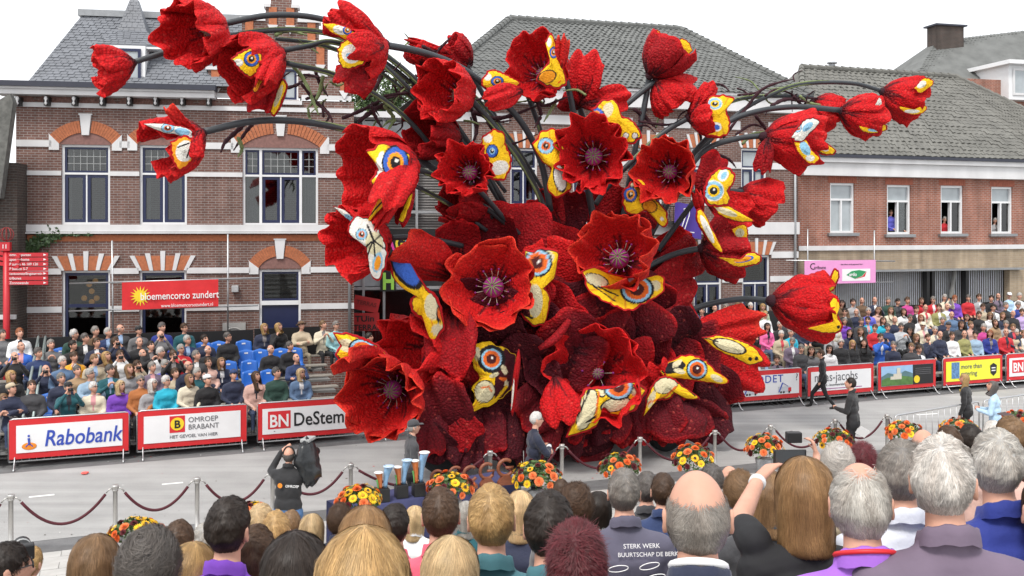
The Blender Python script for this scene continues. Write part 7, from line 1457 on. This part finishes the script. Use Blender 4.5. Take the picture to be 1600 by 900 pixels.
# ---- spectators in the left stand: head pixel, coat, hair, style, arms, extras
LS = [(4,523,'grey','dgrey','short','lap'),(31,521,'white','ginger','short','lap'),(33,542,'blue','grey','bald','lap'),(23,558,'black','grey','bald','camera'),(17,587,'black','blond','bob','lap'),(18,608,'navy','dgrey','short','cross',('beige','peak')),(5,635,'lgrey','lbrown','bob','clap',None,'sun'),
(80,539,'grey','grey','short','clap'),(116,523,'green','white','short','lap'),(149,518,'brown','grey','short','cross'),(114,540,'black','dark','short','lap'),(151,536,'navy','brown','short','clap'),(188,514,'dgrey','silver','bald','lap'),(217,517,'grey','dgrey','short','lap',('black','peak')),(181,535,'navy','brown','short','camera'),
(116,558,'yellow','brown','short','chin'),(72,578,'navy','silver','bald','camera'),(121,580,'tan','dgrey','short','lap'),(107,606,'teal','grey','short','camera',('black','peak')),(148,562,'beige','lbrown','short','lap'),(141,585,'ldenim','silver','short','cross',None,True),(146,606,'cream','white','short','lap',None,True),(172,579,'teal','dgrey','short','clap'),
(188,556,'white','brown','short','camera',None,True),(188,603,'purple','lblond','bob','lap'),(220,596,'rust','grey','short','lap',None,'sun'),(218,535,'black','silver','bald','lap'),(223,553,'black','silver','bald','lap'),(215,572,'beige','brown','short','camera'),(251,551,'white','white','short','lap'),(258,571,'violet','silver','short','lap',None,True),(260,596,'turq','white','short','lap',None,True),
(251,524,'grey','silver','bald','camera'),(253,512,'royal','dgrey','short','lap'),(288,513,'teal','brown','short','lap',None,True),(293,532,'dkblue','silver','short','lap',None,True),(283,546,'red','silver','short','clap',None,True),(320,531,'navy','dark','short','lap'),(325,547,'black','white','bald','lap'),(356,527,'black','dgrey','short','lap',None,'sun'),
(294,572,'navy','grey','bald','lap',None,True),(326,567,'blush','brown','short','lap',None,True),(296,592,'cream','lbrown','bob','lap'),(324,594,'black','dgrey','short','lap',('white','peak')),(365,586,'navy','dgrey','short','lap',('dkblue','peak')),(400,588,'blush','brown','long','lap'),(432,583,'green','dgrey','short','lap'),(470,583,'denim','lblond','bob','lap',None,True),
(413,512,'navy','blond','bob','lap'),(435,511,'black','blond','bob','chin'),(471,509,'beige','dgrey','short','cross',('brown','brim')),(505,508,'cream','lbrown','short','clap'),(525,509,'aqua','grey','short','lap',None,'sun'),(423,546,'black','white','bald','lap'),(453,541,'black','dgrey','short','lap'),(463,560,'dkblue','grey','bald','cross'),(577,528,'white','dark','short','lap'),(50,604,'dgrey','brown','short','lap'),(96,592,'navy','grey','short','lap'),(169,520,'dkblue','silver','short','lap'),(202,577,'lgrey','lbrown','bob','lap'),(236,541,'black','dark','short','clap'),(238,574,'plum','grey','short','lap'),(133,529,'black','dgrey','short','lap'),(98,566,'denim','white','short','lap'),(271,556,'black','brown','short','camera'),(307,556,'dgrey','grey','short','lap'),(346,566,'navy','lbrown','bob','lap'),(274,584,'beige','brown','short','lap'),(60,552,'dkblue','dgrey','short','lap'),(166,557,'brown','blond','bob','lap'),(308,583,'teal','silver','short','lap'),(238,600,'lgrey','white','bob','lap')]
RS = [(1316,474,'brown','dark','bob'),(1333,473,'lgrey','dark','short'),(1347,470,'brown','grey','bald'),(1367,469,'navy','grey','bald','clap'),(1388,470,'green','grey','short'),(1403,472,'dgrey','dark','short'),(1418,470,'magenta','brown','short'),(1320,488,'black','dark','short',None,None,True),(1338,488,'navy','grey','bald'),(1357,487,'violet','silver','short'),(1372,485,'blush','lbrown','bob'),(1392,485,'cream','lbrown','long'),(1412,487,'white','brown','bob'),
(1320,502,'purple','grey','bob'),(1346,502,'dgrey','dgrey','short'),(1356,501,'turq','dark','short'),(1380,501,'turq','brown','bob'),(1398,500,'navy','grey','bald'),(1328,520,'navy','dark','bob'),(1345,518,'black','lbrown','long'),(1367,513,'red','brown','short'),(1387,512,'dkblue','dgrey','short'),(1408,511,'plaid','dgrey','short','clap'),(1314,536,'black','white','curly'),(1332,537,'black','blond','long'),(1350,536,'black','dark','long'),(1376,528,'blue','brown','short','camera'),(1396,540,'navy','grey','short'),
(1440,470,'red','brown','bob'),(1458,469,'red','grey','short',None,None,True),(1476,458,'cream','silver','short','camera'),(1492,467,'purple','ginger','short'),(1513,466,'red','dgrey','short'),(1530,465,'lgrey','brown','short'),(1549,467,'black','dark','short'),(1560,463,'plum','dgrey','bald'),(1577,462,'lblue','grey','short',None,('white','peak')),(1593,463,'white','silver','short'),
(1432,484,'black','brown','short'),(1446,481,'cream','grey','bald'),(1467,481,'olive','brown','short'),(1480,479,'pwhite','silver','bald'),(1487,492,'denim','grey','bald'),(1511,496,'black','brown','bob'),(1536,480,'beige','brown','short',None,None,True),(1552,481,'white','dark','short'),(1572,478,'black','grey','short'),(1591,477,'royal','grey','short',None,None,'sun'),
(1422,497,'black','dgrey','short',None,None,'sun'),(1439,497,'white','ginger','long'),(1473,501,'navy','grey','short'),(1530,492,'black','brown','short'),(1547,493,'white','lbrown','bob',None,None,'sun'),(1567,493,'navy','lbrown','bob'),(1583,490,'black','grey','bald'),(1597,488,'lilac','brown','short'),(1422,517,'black','dark','long'),(1442,509,'cream','grey','short',None,('cream','brim')),(1461,516,'cream','silver','short'),(1482,509,'black','dgrey','short',None,('dgrey','peak')),(1502,507,'dgrey','brown','bob'),(1517,508,'blush','lbrown','short'),(1537,512,'magenta','silver','short'),(1555,504,'tan','brown','bob'),(1572,507,'lgrey','grey','short'),(1583,512,'navy','lbrown','short'),
(1432,527,'dgrey','lbrown','bob'),(1450,528,'navy','brown','short','chin'),(1469,523,'navy','grey','bald'),(1488,525,'white','brown','short'),(1507,522,'olive','grey','bald'),(1524,523,'ldenim','dark','short'),(1547,521,'royal','ginger','bob'),(1572,519,'red','grey','bald'),(1588,520,'beige','white','short'),(1600,522,'white','lbrown','short'),(1424,543,'dgrey','lbrown','short'),(1436,546,'white','brown','short'),
(1097,486,'navy','grey','short'),(1117,482,'navy','grey','bald'),(1134,480,'grey','grey','short'),(1153,478,'brown','lbrown','bob'),(1173,479,'aqua','white','short'),(1192,480,'pgreen','blond','bob'),(1178,494,'teal','grey','short'),(1196,492,'white','blond','short'),(1219,508,'black','white','short'),(1199,510,'pink','dark','bob'),(1221,523,'beige','white','short','lap'),(1238,534,'plum','grey','short'),(1214,567,'plum','brown','short'),(1197,571,'grey','lbrown','short'),(1185,573,'grey','blond','short'),(1088,498,'dkblue','grey','short',None,('dkblue','peak')),(1075,498,'red','grey','short'),(1236,520,'turq','silver','short'),(1232,500,'dgrey','brown','short'),(1252,545,'dgrey','grey','short'),(1268,548,'grey','brown','bob'),(1296,545,'white','dark','bob'),(1300,525,'lgrey','brown','short'),(1305,508,'cream','grey','bob'),(1256,505,'navy','grey','bald'),(1278,500,'black','dgrey','short'),(1240,488,'blush','white','short')]
CN = dict(dkblue='dark blue', turq='turquoise', pgreen='pale green', lgrey='light grey', dgrey='dark grey', ldenim='pale denim', lblue='light blue', pwhite='off-white', royal='royal blue', plum='plum grey', blush='pale pink', cream='cream', hood='teal')
def crowd(data, side, grp, yaw):
    z0, dz = HZ[side]; rows = [[] for _ in range(6)]
    for e in data:
        px, py = e[:2]; ex = [HOR+(EYE-(z0+dz*k))*FOC/row_y(px, k, side) for k in range(6)]; k = min(range(6), key=lambda q: abs(ex[q]-py)); rows[k].append(e)
    for k, row in enumerate(rows):
        row.sort(key=lambda e: e[0])
        for i, e in enumerate(row):
            px, py, jc, hc, st = e[:5]; am = (e[5] if len(e) > 5 else None) or 'lap'; cap = e[6] if len(e) > 6 else None; gl = e[7] if len(e) > 7 else (e[6] if len(e) > 6 and e[6] is True else False)
            if cap is True: cap = None
            Y = row_y(px, k, side)+rnd.uniform(-0.05, 0.05); p = at(px, py, Y); zr = z0+dz*k; p.z = min(max(p.z, zr-0.14), zr+0.16)
            sd = px*7+py; R = random.Random(sd)
            po = {'camera': ' with camera', 'clap': ' clapping', 'cross': ' arms folded', 'chin': ' hand raised', 'lap': ''}[am]
            lb = 'person in %s top%s%s, %s from left, %s, %s stand' % (CN.get(jc, jc), '' if not cap else ' and cap' if cap[1] == 'peak' else ' and hat', po, ordn[i] if i < 25 else '%dth' % (i+1), rown[k], side)
            o = person(p, math.pi+ROAD_A+R.uniform(-0.2, 0.2)+(0.15 if side == 'left' else -0.1), jc, hc, st, (am, am if am != 'chin' else 'lap'), 'seat', (yaw+R.uniform(-0.35, 0.35), R.uniform(0.12, 0.42) if side == 'left' else R.uniform(0.0, 0.25), R.uniform(-0.1, 0.1)), lb, grp, R.uniform(0.92, 1.08) if False else 1.0, 0.034, False, 0.017 if st != 'bald' else 0.007, 0, sd, R.uniform(1.0, 1.08), None, cap, gl)
            if am == 'camera':
                q = Matrix.Rotation(o.rotation_euler.z, 3, 'Z') @ Vector((0, 0.26, -0.01)); tag(hand_cam(p+q, o.rotation_euler.z, 'hand_camera', 'small dark camera held by the %s person from left, %s, %s stand' % (ordn[i] if i < 25 else '%dth' % (i+1), rown[k], side)), group='cameras held up in the stands')
crowd(LS, 'left', 'spectators in the left stand', 0.55)
crowd(RS, 'right', 'spectators in the right stand', -0.45)

# ---- people at the upper windows of the shop house
for px, py, jc, hc, lb in ((1392,332,'violet','brown','person in blue top leaning out of the second upper window'),(1409,335,'black','brown','person in dark top beside the other in the second upper window'),(1476,343,'red','silver','person in red top at the third upper window'),(1555,345,'lgrey','silver','person at the fourth upper window of the shop house')):
    Y = line_y(px, 33.2+0.42, 0.33); person(at(px, py, Y), math.pi+0.3, jc, hc, 'short', ('lap', 'lap'), 'stand', (-0.4, 0, 0), lb, 'people at the upper windows', seed=px)

# ---- people standing in the street
def stander(px, py, Y, jc, hc, st, arms, face, look, label, legs='stand', **k):
    p = at(px, py, Y); sc_ = p.z/1.645; return person(p, face, jc, hc, st, arms, legs, look, label, None, voxel=0.024, hi=True, scale=sc_, strands=k.pop('strands', 500), seed=px, **k)
M_jean = mat('jeans', (0.07,0.15,0.30), 0.85, var=0.3, scale=9, bump=0.3, bscale=12); M_blk = mat('black_trousers', (0.012,0.012,0.014), 0.8, var=0.2)
cm = stander(452, 712, 14.9, 'black', 'dgrey', 'bald', ('film', 'filml'), -0.15, (0, 0.2, 0), 'cameraman in black jacket and jeans filming with a shoulder camera, seen from behind', trousers=M_jean, collar=True, build=1.12)
p = at(479, 722, 14.95); r = empty('video_camera', p, -0.15, 'large video camera under a black rain cover on the shoulder of the cameraman', 'video camera')
D = head_dirs(26, 20); P = np.stack([D[:, 0]*0.17*(1-0.2*D[:, 2]), D[:, 1]*0.27, D[:, 2]*0.36], 1); P *= (1+0.12*noise3(D, 4, 3)+0.10*noise3(D*np.array([2.2,2.2,0.7]), 5, 1))[:, None]; P[:, 0] += 0.05*(P[:, 2] < -0.05)
link('rain_cover', np_mesh('rain_cover', P, sphere_faces(26, 20), mat('rain_cover', (0.016,0.018,0.02), 0.35, var=0.2, bump=0.8, bscale=7)), r); bevel(MB().box(-0.09,0.06,-0.05,0.25,0.31,0.36).build('viewfinder', M_lead, r), 0.01); MB().tube([(0,0.2,0.05),(0,0.42,0.08)], 0.07, 14).build('lens', M_black, r, True)
hp_ = MB(); hp_.tube([(0.088*math.cos(t), -0.01, 0.01+0.125*math.sin(t)) for t in np.linspace(0.1, math.pi-0.1, 14)], 0.012, 6); hp_.ball((0.088,-0.01,0.0), 0.03, 10, 7, 0, sx=0.6); hp_.ball((-0.088,-0.01,0.0), 0.03, 10, 7, 0, sx=0.6); hp_.build('headphones', M_black, cm, True)
text('lettering', 'OMROEP', 0.05, M_whi, cm, (0.02,-0.20,-0.40), (math.radians(90),0,0)); MB().lathe([(0.001,0),(0.035,0),(0.035,0.003),(0.001,0.003)], 14).build('back_logo', M_ora, cm, False, (-0.06,-0.195,-0.38), (math.radians(90),0,0))
stander(646, 668, 17.3, 'dgrey', 'silver', 'bald', ('down', 'down'), -1.25, (0, 0.1, 0), 'person in grey flat cap and dark hooded coat walking behind the horn trophies', cap=('dgrey','peak'), trousers=M_blk, collar=True)
stander(838, 656, 17.3, (0.010,0.014,0.035), 'white', 'short', ('cross', 'cross'), -1.35, (0, 0, 0), 'person in navy sweater with folded arms and glasses beside the rope', glasses=True, trousers=M_blk)
stander(1329, 600, 21.6, 'black', 'dark', 'short', ('down', 'hold'), 1.0, (0.2, 0.3, 0), 'person in black jacket holding papers and looking up at the float', trousers=M_blk, collar=True)
stander(1283, 553, 28.4, 'black', 'brown', 'short', ('down', 'down'), 1.25, (0, 0.1, 0), 'person in black walking past the jacobs banner', 'walk', trousers=M_blk, collar=True, strands=0)
stander(1507, 592, 23.2, 'black', 'blond', 'long', ('down', 'down'), 0.9, (0.3, 0.1, 0), 'person in black with long loose hair standing behind the bare fence', trousers=M_blk)
stander(1551, 604, 21.6, 'lblue', 'dgrey', 'bob', ('hold', 'hold'), 1.0, (0.2, 0.35, 0), 'person in light blue shirt holding a clipboard by the right fence', trousers=M_blk)
p = at(1572, 648, 21.2); o = bevel(MB().box(-0.16,0.16,-0.12,0.12,-0.008,0.008).build('clipboard', mat('clipboard_dark', (0.06,0.03,0.03)), None, False, p, (0.2,0,0.6)), 0.003); tag(o, 'dark clipboard held by the person in the light blue shirt', 'clipboard')
p = at(1348, 675, 21.4); o = MB().box(-0.15,0.15,-0.003,0.003,-0.1,0.1).build('programme_sheet', M_whi, None, False, p, (0.5,0.5,0.4)); tag(o, 'white papers in the hand of the person in the black jacket', 'papers')
for px, d in ((905,0.2),(935,0.4)):
    Y = fy(px, d); person(Vector(((px-800)/FOC*Y, Y, 1.63)), -1.2, 'black', 'dark', 'short', ('down', 'down'), 'walk', (0,0,0), 'legs of the %s person pushing the float from inside, dark trousers' % ('first' if px < 910 else 'second'), None, trousers=M_blk, seed=px)
# ------------------------------------------------------------------ the near rows, seen from behind
def hand_bones(Wr, pd, up, size=1.0, curl=0.9, thumb=1):
    """palm and five fingers closing round a thing; pd palm direction, up the direction in which the fingers bend"""
    Wr, pd, up = Vector(Wr), Vector(pd).normalized(), Vector(up); up = (up-pd*up.dot(pd)).normalized(); sd = pd.cross(up); B = []
    for i, (o, l) in enumerate(((-0.030,0.068),(-0.010,0.078),(0.010,0.074),(0.029,0.060))):
        k = Wr+pd*0.085*size+sd*o*size; B.append((tuple(Wr+pd*0.015+sd*o*0.6*size), tuple(k), 0.016*size, 0.0125*size, 0))
        d1 = (pd*math.cos(curl*0.5)+up*math.sin(curl*0.5)); a = k+d1*l*0.5*size; d2 = pd*math.cos(curl*1.2)+up*math.sin(curl*1.2); e = a+d2*l*0.5*size; B += [(tuple(k), tuple(a), 0.0095*size, 0.0088*size, 0), (tuple(a), tuple(e), 0.0088*size, 0.0075*size, 0)]
    t0 = Wr+pd*0.03*size-sd*0.03*size*thumb; t1 = t0+(pd*0.5-sd*0.75*thumb+up*0.35).normalized()*0.045*size; t2 = t1+(pd*0.75-sd*0.2*thumb+up*0.5).normalized()*0.035*size
    return B+[(tuple(t0), tuple(t1), 0.014*size, 0.0105*size, 0), (tuple(t1), tuple(t2), 0.0105*size, 0.0085*size, 0)]
FR = [  # head pixel, head width, coat, hair, style, look(yaw,pitch), extras, label
 (567,898,140,'tan','blond','long',(0,0),{},'person with long loose hair at the bottom edge, nearest below the trophy table'),
 (703,884,86,'grey','lblond','long',(0.0,0),{},'person with straight hair at the bottom edge beside the teal hood'),
 (462,884,100,'black','dark','bob',(0.15,0.1),{},'person with dark bobbed hair at the bottom edge below the cameraman'),
 (902,884,96,'royal','red','spiky',(0.0,0.0),{},'person with spiky dyed hair and blue top at the bottom edge'),
 (1090,806,104,'navy','grey','bald',(0,0),dict(strands=9000),'person in navy coat with white shirt collar in the bottom middle'),
 (858,826,76,'hood','dark','short',(-0.2,0.0),{},'person with cropped hair behind the spiky-haired one'),
 (768,812,72,'hood','blond','short',(0,0),{},'person in teal hooded sweater below the trophy table'),
 (689,806,58,'coral','brown','short',(0.1,0),{},'person with short hair in front of the bouquet on the table'),
 (570,832,78,'tan','honey','long',(0.0,0),{},'person with straight hair below the near end of the trophy table'),
 (357,826,66,'purple','dark','short',(-0.1,0.05),{},'person in bright purple shirt left of the cameraman'),
 (299,886,72,'tan','blond','bob',(0,0),{},'person with wavy bob at the bottom edge left of the purple shirt'),
 (398,868,62,'blush','brown','short',(-0.3,0),{},'person with closely cropped hair right of the purple shirt'),
 (232,884,84,'dgrey','dgrey','curly',(0,0),{},'person with dark wavy hair at the bottom edge below the left bouquet'),
 (148,872,70,'denim','lbrown','bob',(0.2,0),{},'person with loose hair in the lower left corner area'),
 (48,880,34,'plum','blond','short',(-0.2,0),{},'person in plum top behind the lens in the lower left corner'),
 (12,888,54,'black','dark','short',(-0.9,0),dict(glasses=True),'person in glasses cut by the left margin at the bottom'),
 (280,848,46,'brown','brown','short',(0,0),{},'person half hidden behind the wavy bob at lower left'),
 (320,846,38,'grey','silver','short',(0,0),{},'person glimpsed left of the purple shirt'),
 (407,817,40,'cream','lblond','short',(0,0),{},'person with pale hair directly below the small bouquet'),
 (455,820,30,'lgrey','lbrown','short',(0,0),{},'person just under the jeans of the cameraman, on the left'),
 (487,822,36,'rust','lblond','bob',(0,0),{},'person just under the jeans of the cameraman, on the right'),
 (432,832,44,'cream','blond','short',(0.2,0),{},'person between the purple shirt and the cameraman'),
 (531,812,36,'navy','brown','curly',(0,0),{},'person with pinned-up hair at the table end'),
 (617,822,46,'coral','dark','short',(-0.1,0),{},'person with dark cropped hair under the trophy table front'),
 (648,806,30,'white','lblond','bob',(0,0),{},'person in white top under the trophy table cloth'),
 (728,800,32,'teal','silver','bob',(0,0),{},'person in teal top under the second bouquet'),
 (813,790,44,'navy','lblond','bob',(0.1,0),{},'person in quilted navy jacket below the third bouquet'),
 (877,768,26,'brown','brown','short',(0,0),{},'person right below the third bouquet'),
 (900,790,50,'grey','brown','curly',(0,0),{},'person with curled hair beside the grey T-shirt'),
 (935,788,38,'plaid','dark','bob',(0,0),{},'person in checked shirt left of the grey T-shirt'),
 (975,770,50,(0.105,0.10,0.145),'grey','short',(-0.15,0),dict(cloth=1),'person in grey printed T-shirt in the lower middle'),
 (1010,764,36,'dgrey','dgrey','short',(0,0),{},'person in dark grey coat just right of the printed T-shirt head'),
 (1036,768,38,'dkblue','brown','short',(0.1,0),{},'person in blue holding up a phone behind the navy coat'),
 (1112,752,36,'navy','dgrey','short',(0,0),{},'person in navy under the tall leafy bouquet'),
 (1140,750,32,'dgrey','grey','bald',(0,0),{},'person with shaved head right of the tall leafy bouquet'),
 (1157,768,46,'black','lbrown','curly',(0.3,0),{},'person with long curls left of the raised phone'),
 (1200,765,58,'dgrey','lbrown','bob',(0,0),{},'person in dark collar behind the raised phone arm'),
 (1258,758,84,'black','honey','bob',(0,0),dict(pose='phone'),'person in black T-shirt with raised arm holding a phone'),
 (1345,786,92,'fleece','silver','fringe',(-0.3,0),dict(strands=9000),'person in purple fleece with a red lanyard at the bottom right'),
 (1309,724,46,'beige','white','curly',(0,0),dict(pose='cam'),'person with fluffy hair holding a compact camera up high'),
 (1348,722,44,'red','red','spiky',(0,0),{},'person with dark dyed hair behind the purple fleece'),
 (1408,742,72,'pwhite','grey','short',(-0.3,0),{},'person in pale shirt between the purple and the plum fleece'),
 (1474,752,94,'plum','white','short',(-0.45,0),dict(strands=9000),'person in plum grey fleece at the bottom right'),
 (1558,728,76,'royal','silver','short',(-0.4,0),{},'person in navy blazer with light collar near the right margin'),
 (1443,697,38,'grey','grey','bald',(0,0),{},'person with bare crown behind the plum fleece'),
 (1482,694,38,'brown','brown','short',(0,0),{},'person with short hair behind the plum fleece, right of the bare crown'),
 (1517,690,36,'black','dark','short',(0,0),{},'person with dark hair under the fence bouquet'),
 (1580,684,44,'blush','lbrown','short',(0.3,0),{},'person behind the navy blazer at the right margin'),
 (1552,680,30,'white','white','short',(0,0),{},'person with pale hair under the right margin bouquet'),
 (1640,800,80,'black','brown','short',(0,0),{},'person in black sleeve cut by the right margin')]
deck_rows = {}
for i, (px, py, w, jc, hc, st, lk, ex, lb) in enumerate(FR):
    Y = FOC*0.168/w if st in ('short', 'bald', 'fringe') else FOC*0.188/w
    Y = max(Y, 1.75); p = at(px, py+(13 if st in ('bob', 'long') else 4)*w/90, Y); sd = i*13+3; n = int(min(8000, max(1400, w*75))); n = ex.get('strands', n); cl = M_tee if (ex.get('cloth') or jc in ('fleece','plum','hood','purple')) else M_jack; body = None; arms = ('lap', 'lap')
    th = {'long': 0.013, 'bob': 0.013, 'curly': 0.014, 'short': 0.009, 'bald': 0.004, 'fringe': 0.007, 'spiky': 0.010}[st]
    if ex.get('pose') == 'phone':
        L = lambda x, y, d: tuple(at(x, y, Y+d)-p)
        Sh, El, Wr = L(1178,846,0.0), L(1156,812,0.16), L(1186,748,0.42); hp = at(1234, 716, Y+0.52)
        left = [(Sh, (Vector(Sh).lerp(Vector(El), 0.55)[:]), 0.064, 0.056, 1), (Vector(Sh).lerp(Vector(El), 0.5)[:], El, 0.046, 0.040, 0), (El, Wr, 0.042, 0.027, 0)]+hand_bones(Wr, Vector(L(1216,716,0.49))-Vector(Wr), (0.8,0.4,-0.2), 0.95, 0.8, -1)
        Bn = bones(('lap', left), 'seat', 1.05, True); body = skin_bones(Bn, 0.0095, 5)
        o = person(p, 0, jc, hc, st, look=(lk[0], lk[1], 0), label=lb, hi=True, thick=th, strands=9000, seed=sd, body=body, cloth=M_tee); hand_cam(hp, 0.05, 'mobile_phone', 'black phone in the raised hand of the person in the black T-shirt', cat='phone', phone=True)
        bw = Vector(Wr); dv = (Vector(El)-bw).normalized(); q = dv.to_track_quat('Z', 'Y'); b = MB(); b.lathe([(0.030,-0.012),(0.033,-0.01),(0.033,0.01),(0.030,0.012)], 18); w_ = b.build('wrist_watch', M_frame, None, True, p+bw+dv*0.03, q.to_euler()); tag(w_, 'white watch strap on the raised arm holding the phone', 'watch'); continue
    if ex.get('pose') == 'cam':
        L = lambda x, y, d: tuple(at(x, y, Y+d)-p)
        Sh, El, Wr = L(1290,775,0.0), L(1278,748,0.22), L(1270,712,0.32)
        left = [(Sh, El, 0.060, 0.046, 1), (El, Wr, 0.042, 0.028, 0)]+hand_bones(Wr, Vector(L(1264,690,0.34))-Vector(Wr), (-0.8,0.2,0.1), 1.0, 1.1, 1)
        body = skin_bones(bones(('lap', left), 'seat', 1.0, True), 0.0105, 5); hand_cam(at(1240, 683, Y+0.33), 0.05, 'compact_camera', 'dark compact camera held up above the crowd left of the bouquet', 0.1)
    o = person(p, rnd.uniform(-0.12, 0.12)-0.05, jc, hc, st, arms, 'seat', (lk[0], lk[1]+0.02, rnd.uniform(-0.05, 0.05)), lb, 'spectators in the near rows seen from behind', 1.06, 0.0135 if w > 55 else 0.02 if w > 40 else 0.028, True, th, n, sd, 1.0, cl, None, ex.get('glasses', False), True, body)
    if jc == 'fleece':
        MB().tube([(0.080*math.sin(a), -0.030+0.077*math.cos(a), -0.128-0.034*math.cos(a)) for a in np.linspace(math.radians(40), math.radians(320), 24)], 0.0075, 6).build('lanyard', M_redi, o, True)
    if lb.startswith('person in navy coat'):
        MB().tube([(0.066*math.sin(a), -0.029+0.063*math.cos(a), -0.110-0.034*math.cos(a)) for a in np.linspace(0, 2*math.pi, 25)], 0.010, 8).build('shirt_collar', M_whi, o, True)
    if lb.startswith('person in grey printed'):
        text('lettering', 'STERK WERK', 0.032, M_whi, o, (-0.03,-0.150,-0.235), (math.radians(72),0,0), ext=0.001); text('lettering', 'BUURTSCHAP DE BERK', 0.030, M_whi, o, (-0.06,-0.158,-0.275), (math.radians(78),0,0), ext=0.001)
        for (x, z, a) in ((-0.06,-0.41,0.1),(-0.06,-0.47,0.0),(-0.04,-0.53,-0.1),(0.10,-0.40,0.2),(0.13,-0.46,0.2),(0.13,-0.53,0.1)):
            q = MB(); P = [(0.045*math.cos(t)*(1 if abs(math.cos(t)) < 0.7 else 1.15), 0, 0.016*math.sin(t)) for t in np.linspace(0, 2*math.pi, 17)]; q.tube(P, 0.0025, 4); q.build('shirt_print', M_whi, o, False, (x,-0.172,z+0.08), (0,-a,0))
    if i in (11,): pass
# stepped deck and benches that carry the near rows
dk = empty('near_grandstand', (0, 2, 0), 0, 'near grandstand decks and benches under the front rows of spectators', 'grandstand')
for k, (Y, z) in enumerate(((2.0,3.40),(2.75,3.18),(3.5,2.95),(4.25,2.72),(5.0,2.5),(5.75,2.28),(6.5,2.08),(7.3,1.9),(8.1,1.72))):
    MB().box(-9, 9, Y-2.35, Y-1.62, z-0.08, z-0.02).build('deck', M_deck, dk); MB().box(-9, 9, Y-2.2, Y-1.9, z+0.33, z+0.37).build('bench', M_bench, dk)
    for x in (-8.8, -4.4, 0, 4.4, 8.8): MB().box(x-0.04, x+0.04, Y-1.72, Y-1.64, 0, z-0.08).build('strut', M_steel, dk)
# long-lens camera in the lower left corner
p = at(35, 860, 6.3); r = empty('long_lens_camera', p, 0.5, 'dark camera with thick lens raised in the lower left corner', 'camera')
MB().tube([(0,0,0),(0,0.05,0),(0,0.055,0),(0,0.14,0)], [0.045,0.045,0.05,0.055], 16).build('lens', M_black, r, True); bevel(MB().box(-0.07,0.07,-0.07,0.0,-0.05,0.05).build('body', M_black, r), 0.01); MB().tube([(0,0.07,0),(0,0.085,0)], 0.056, 16).build('lens_ring', M_lead, r, True)
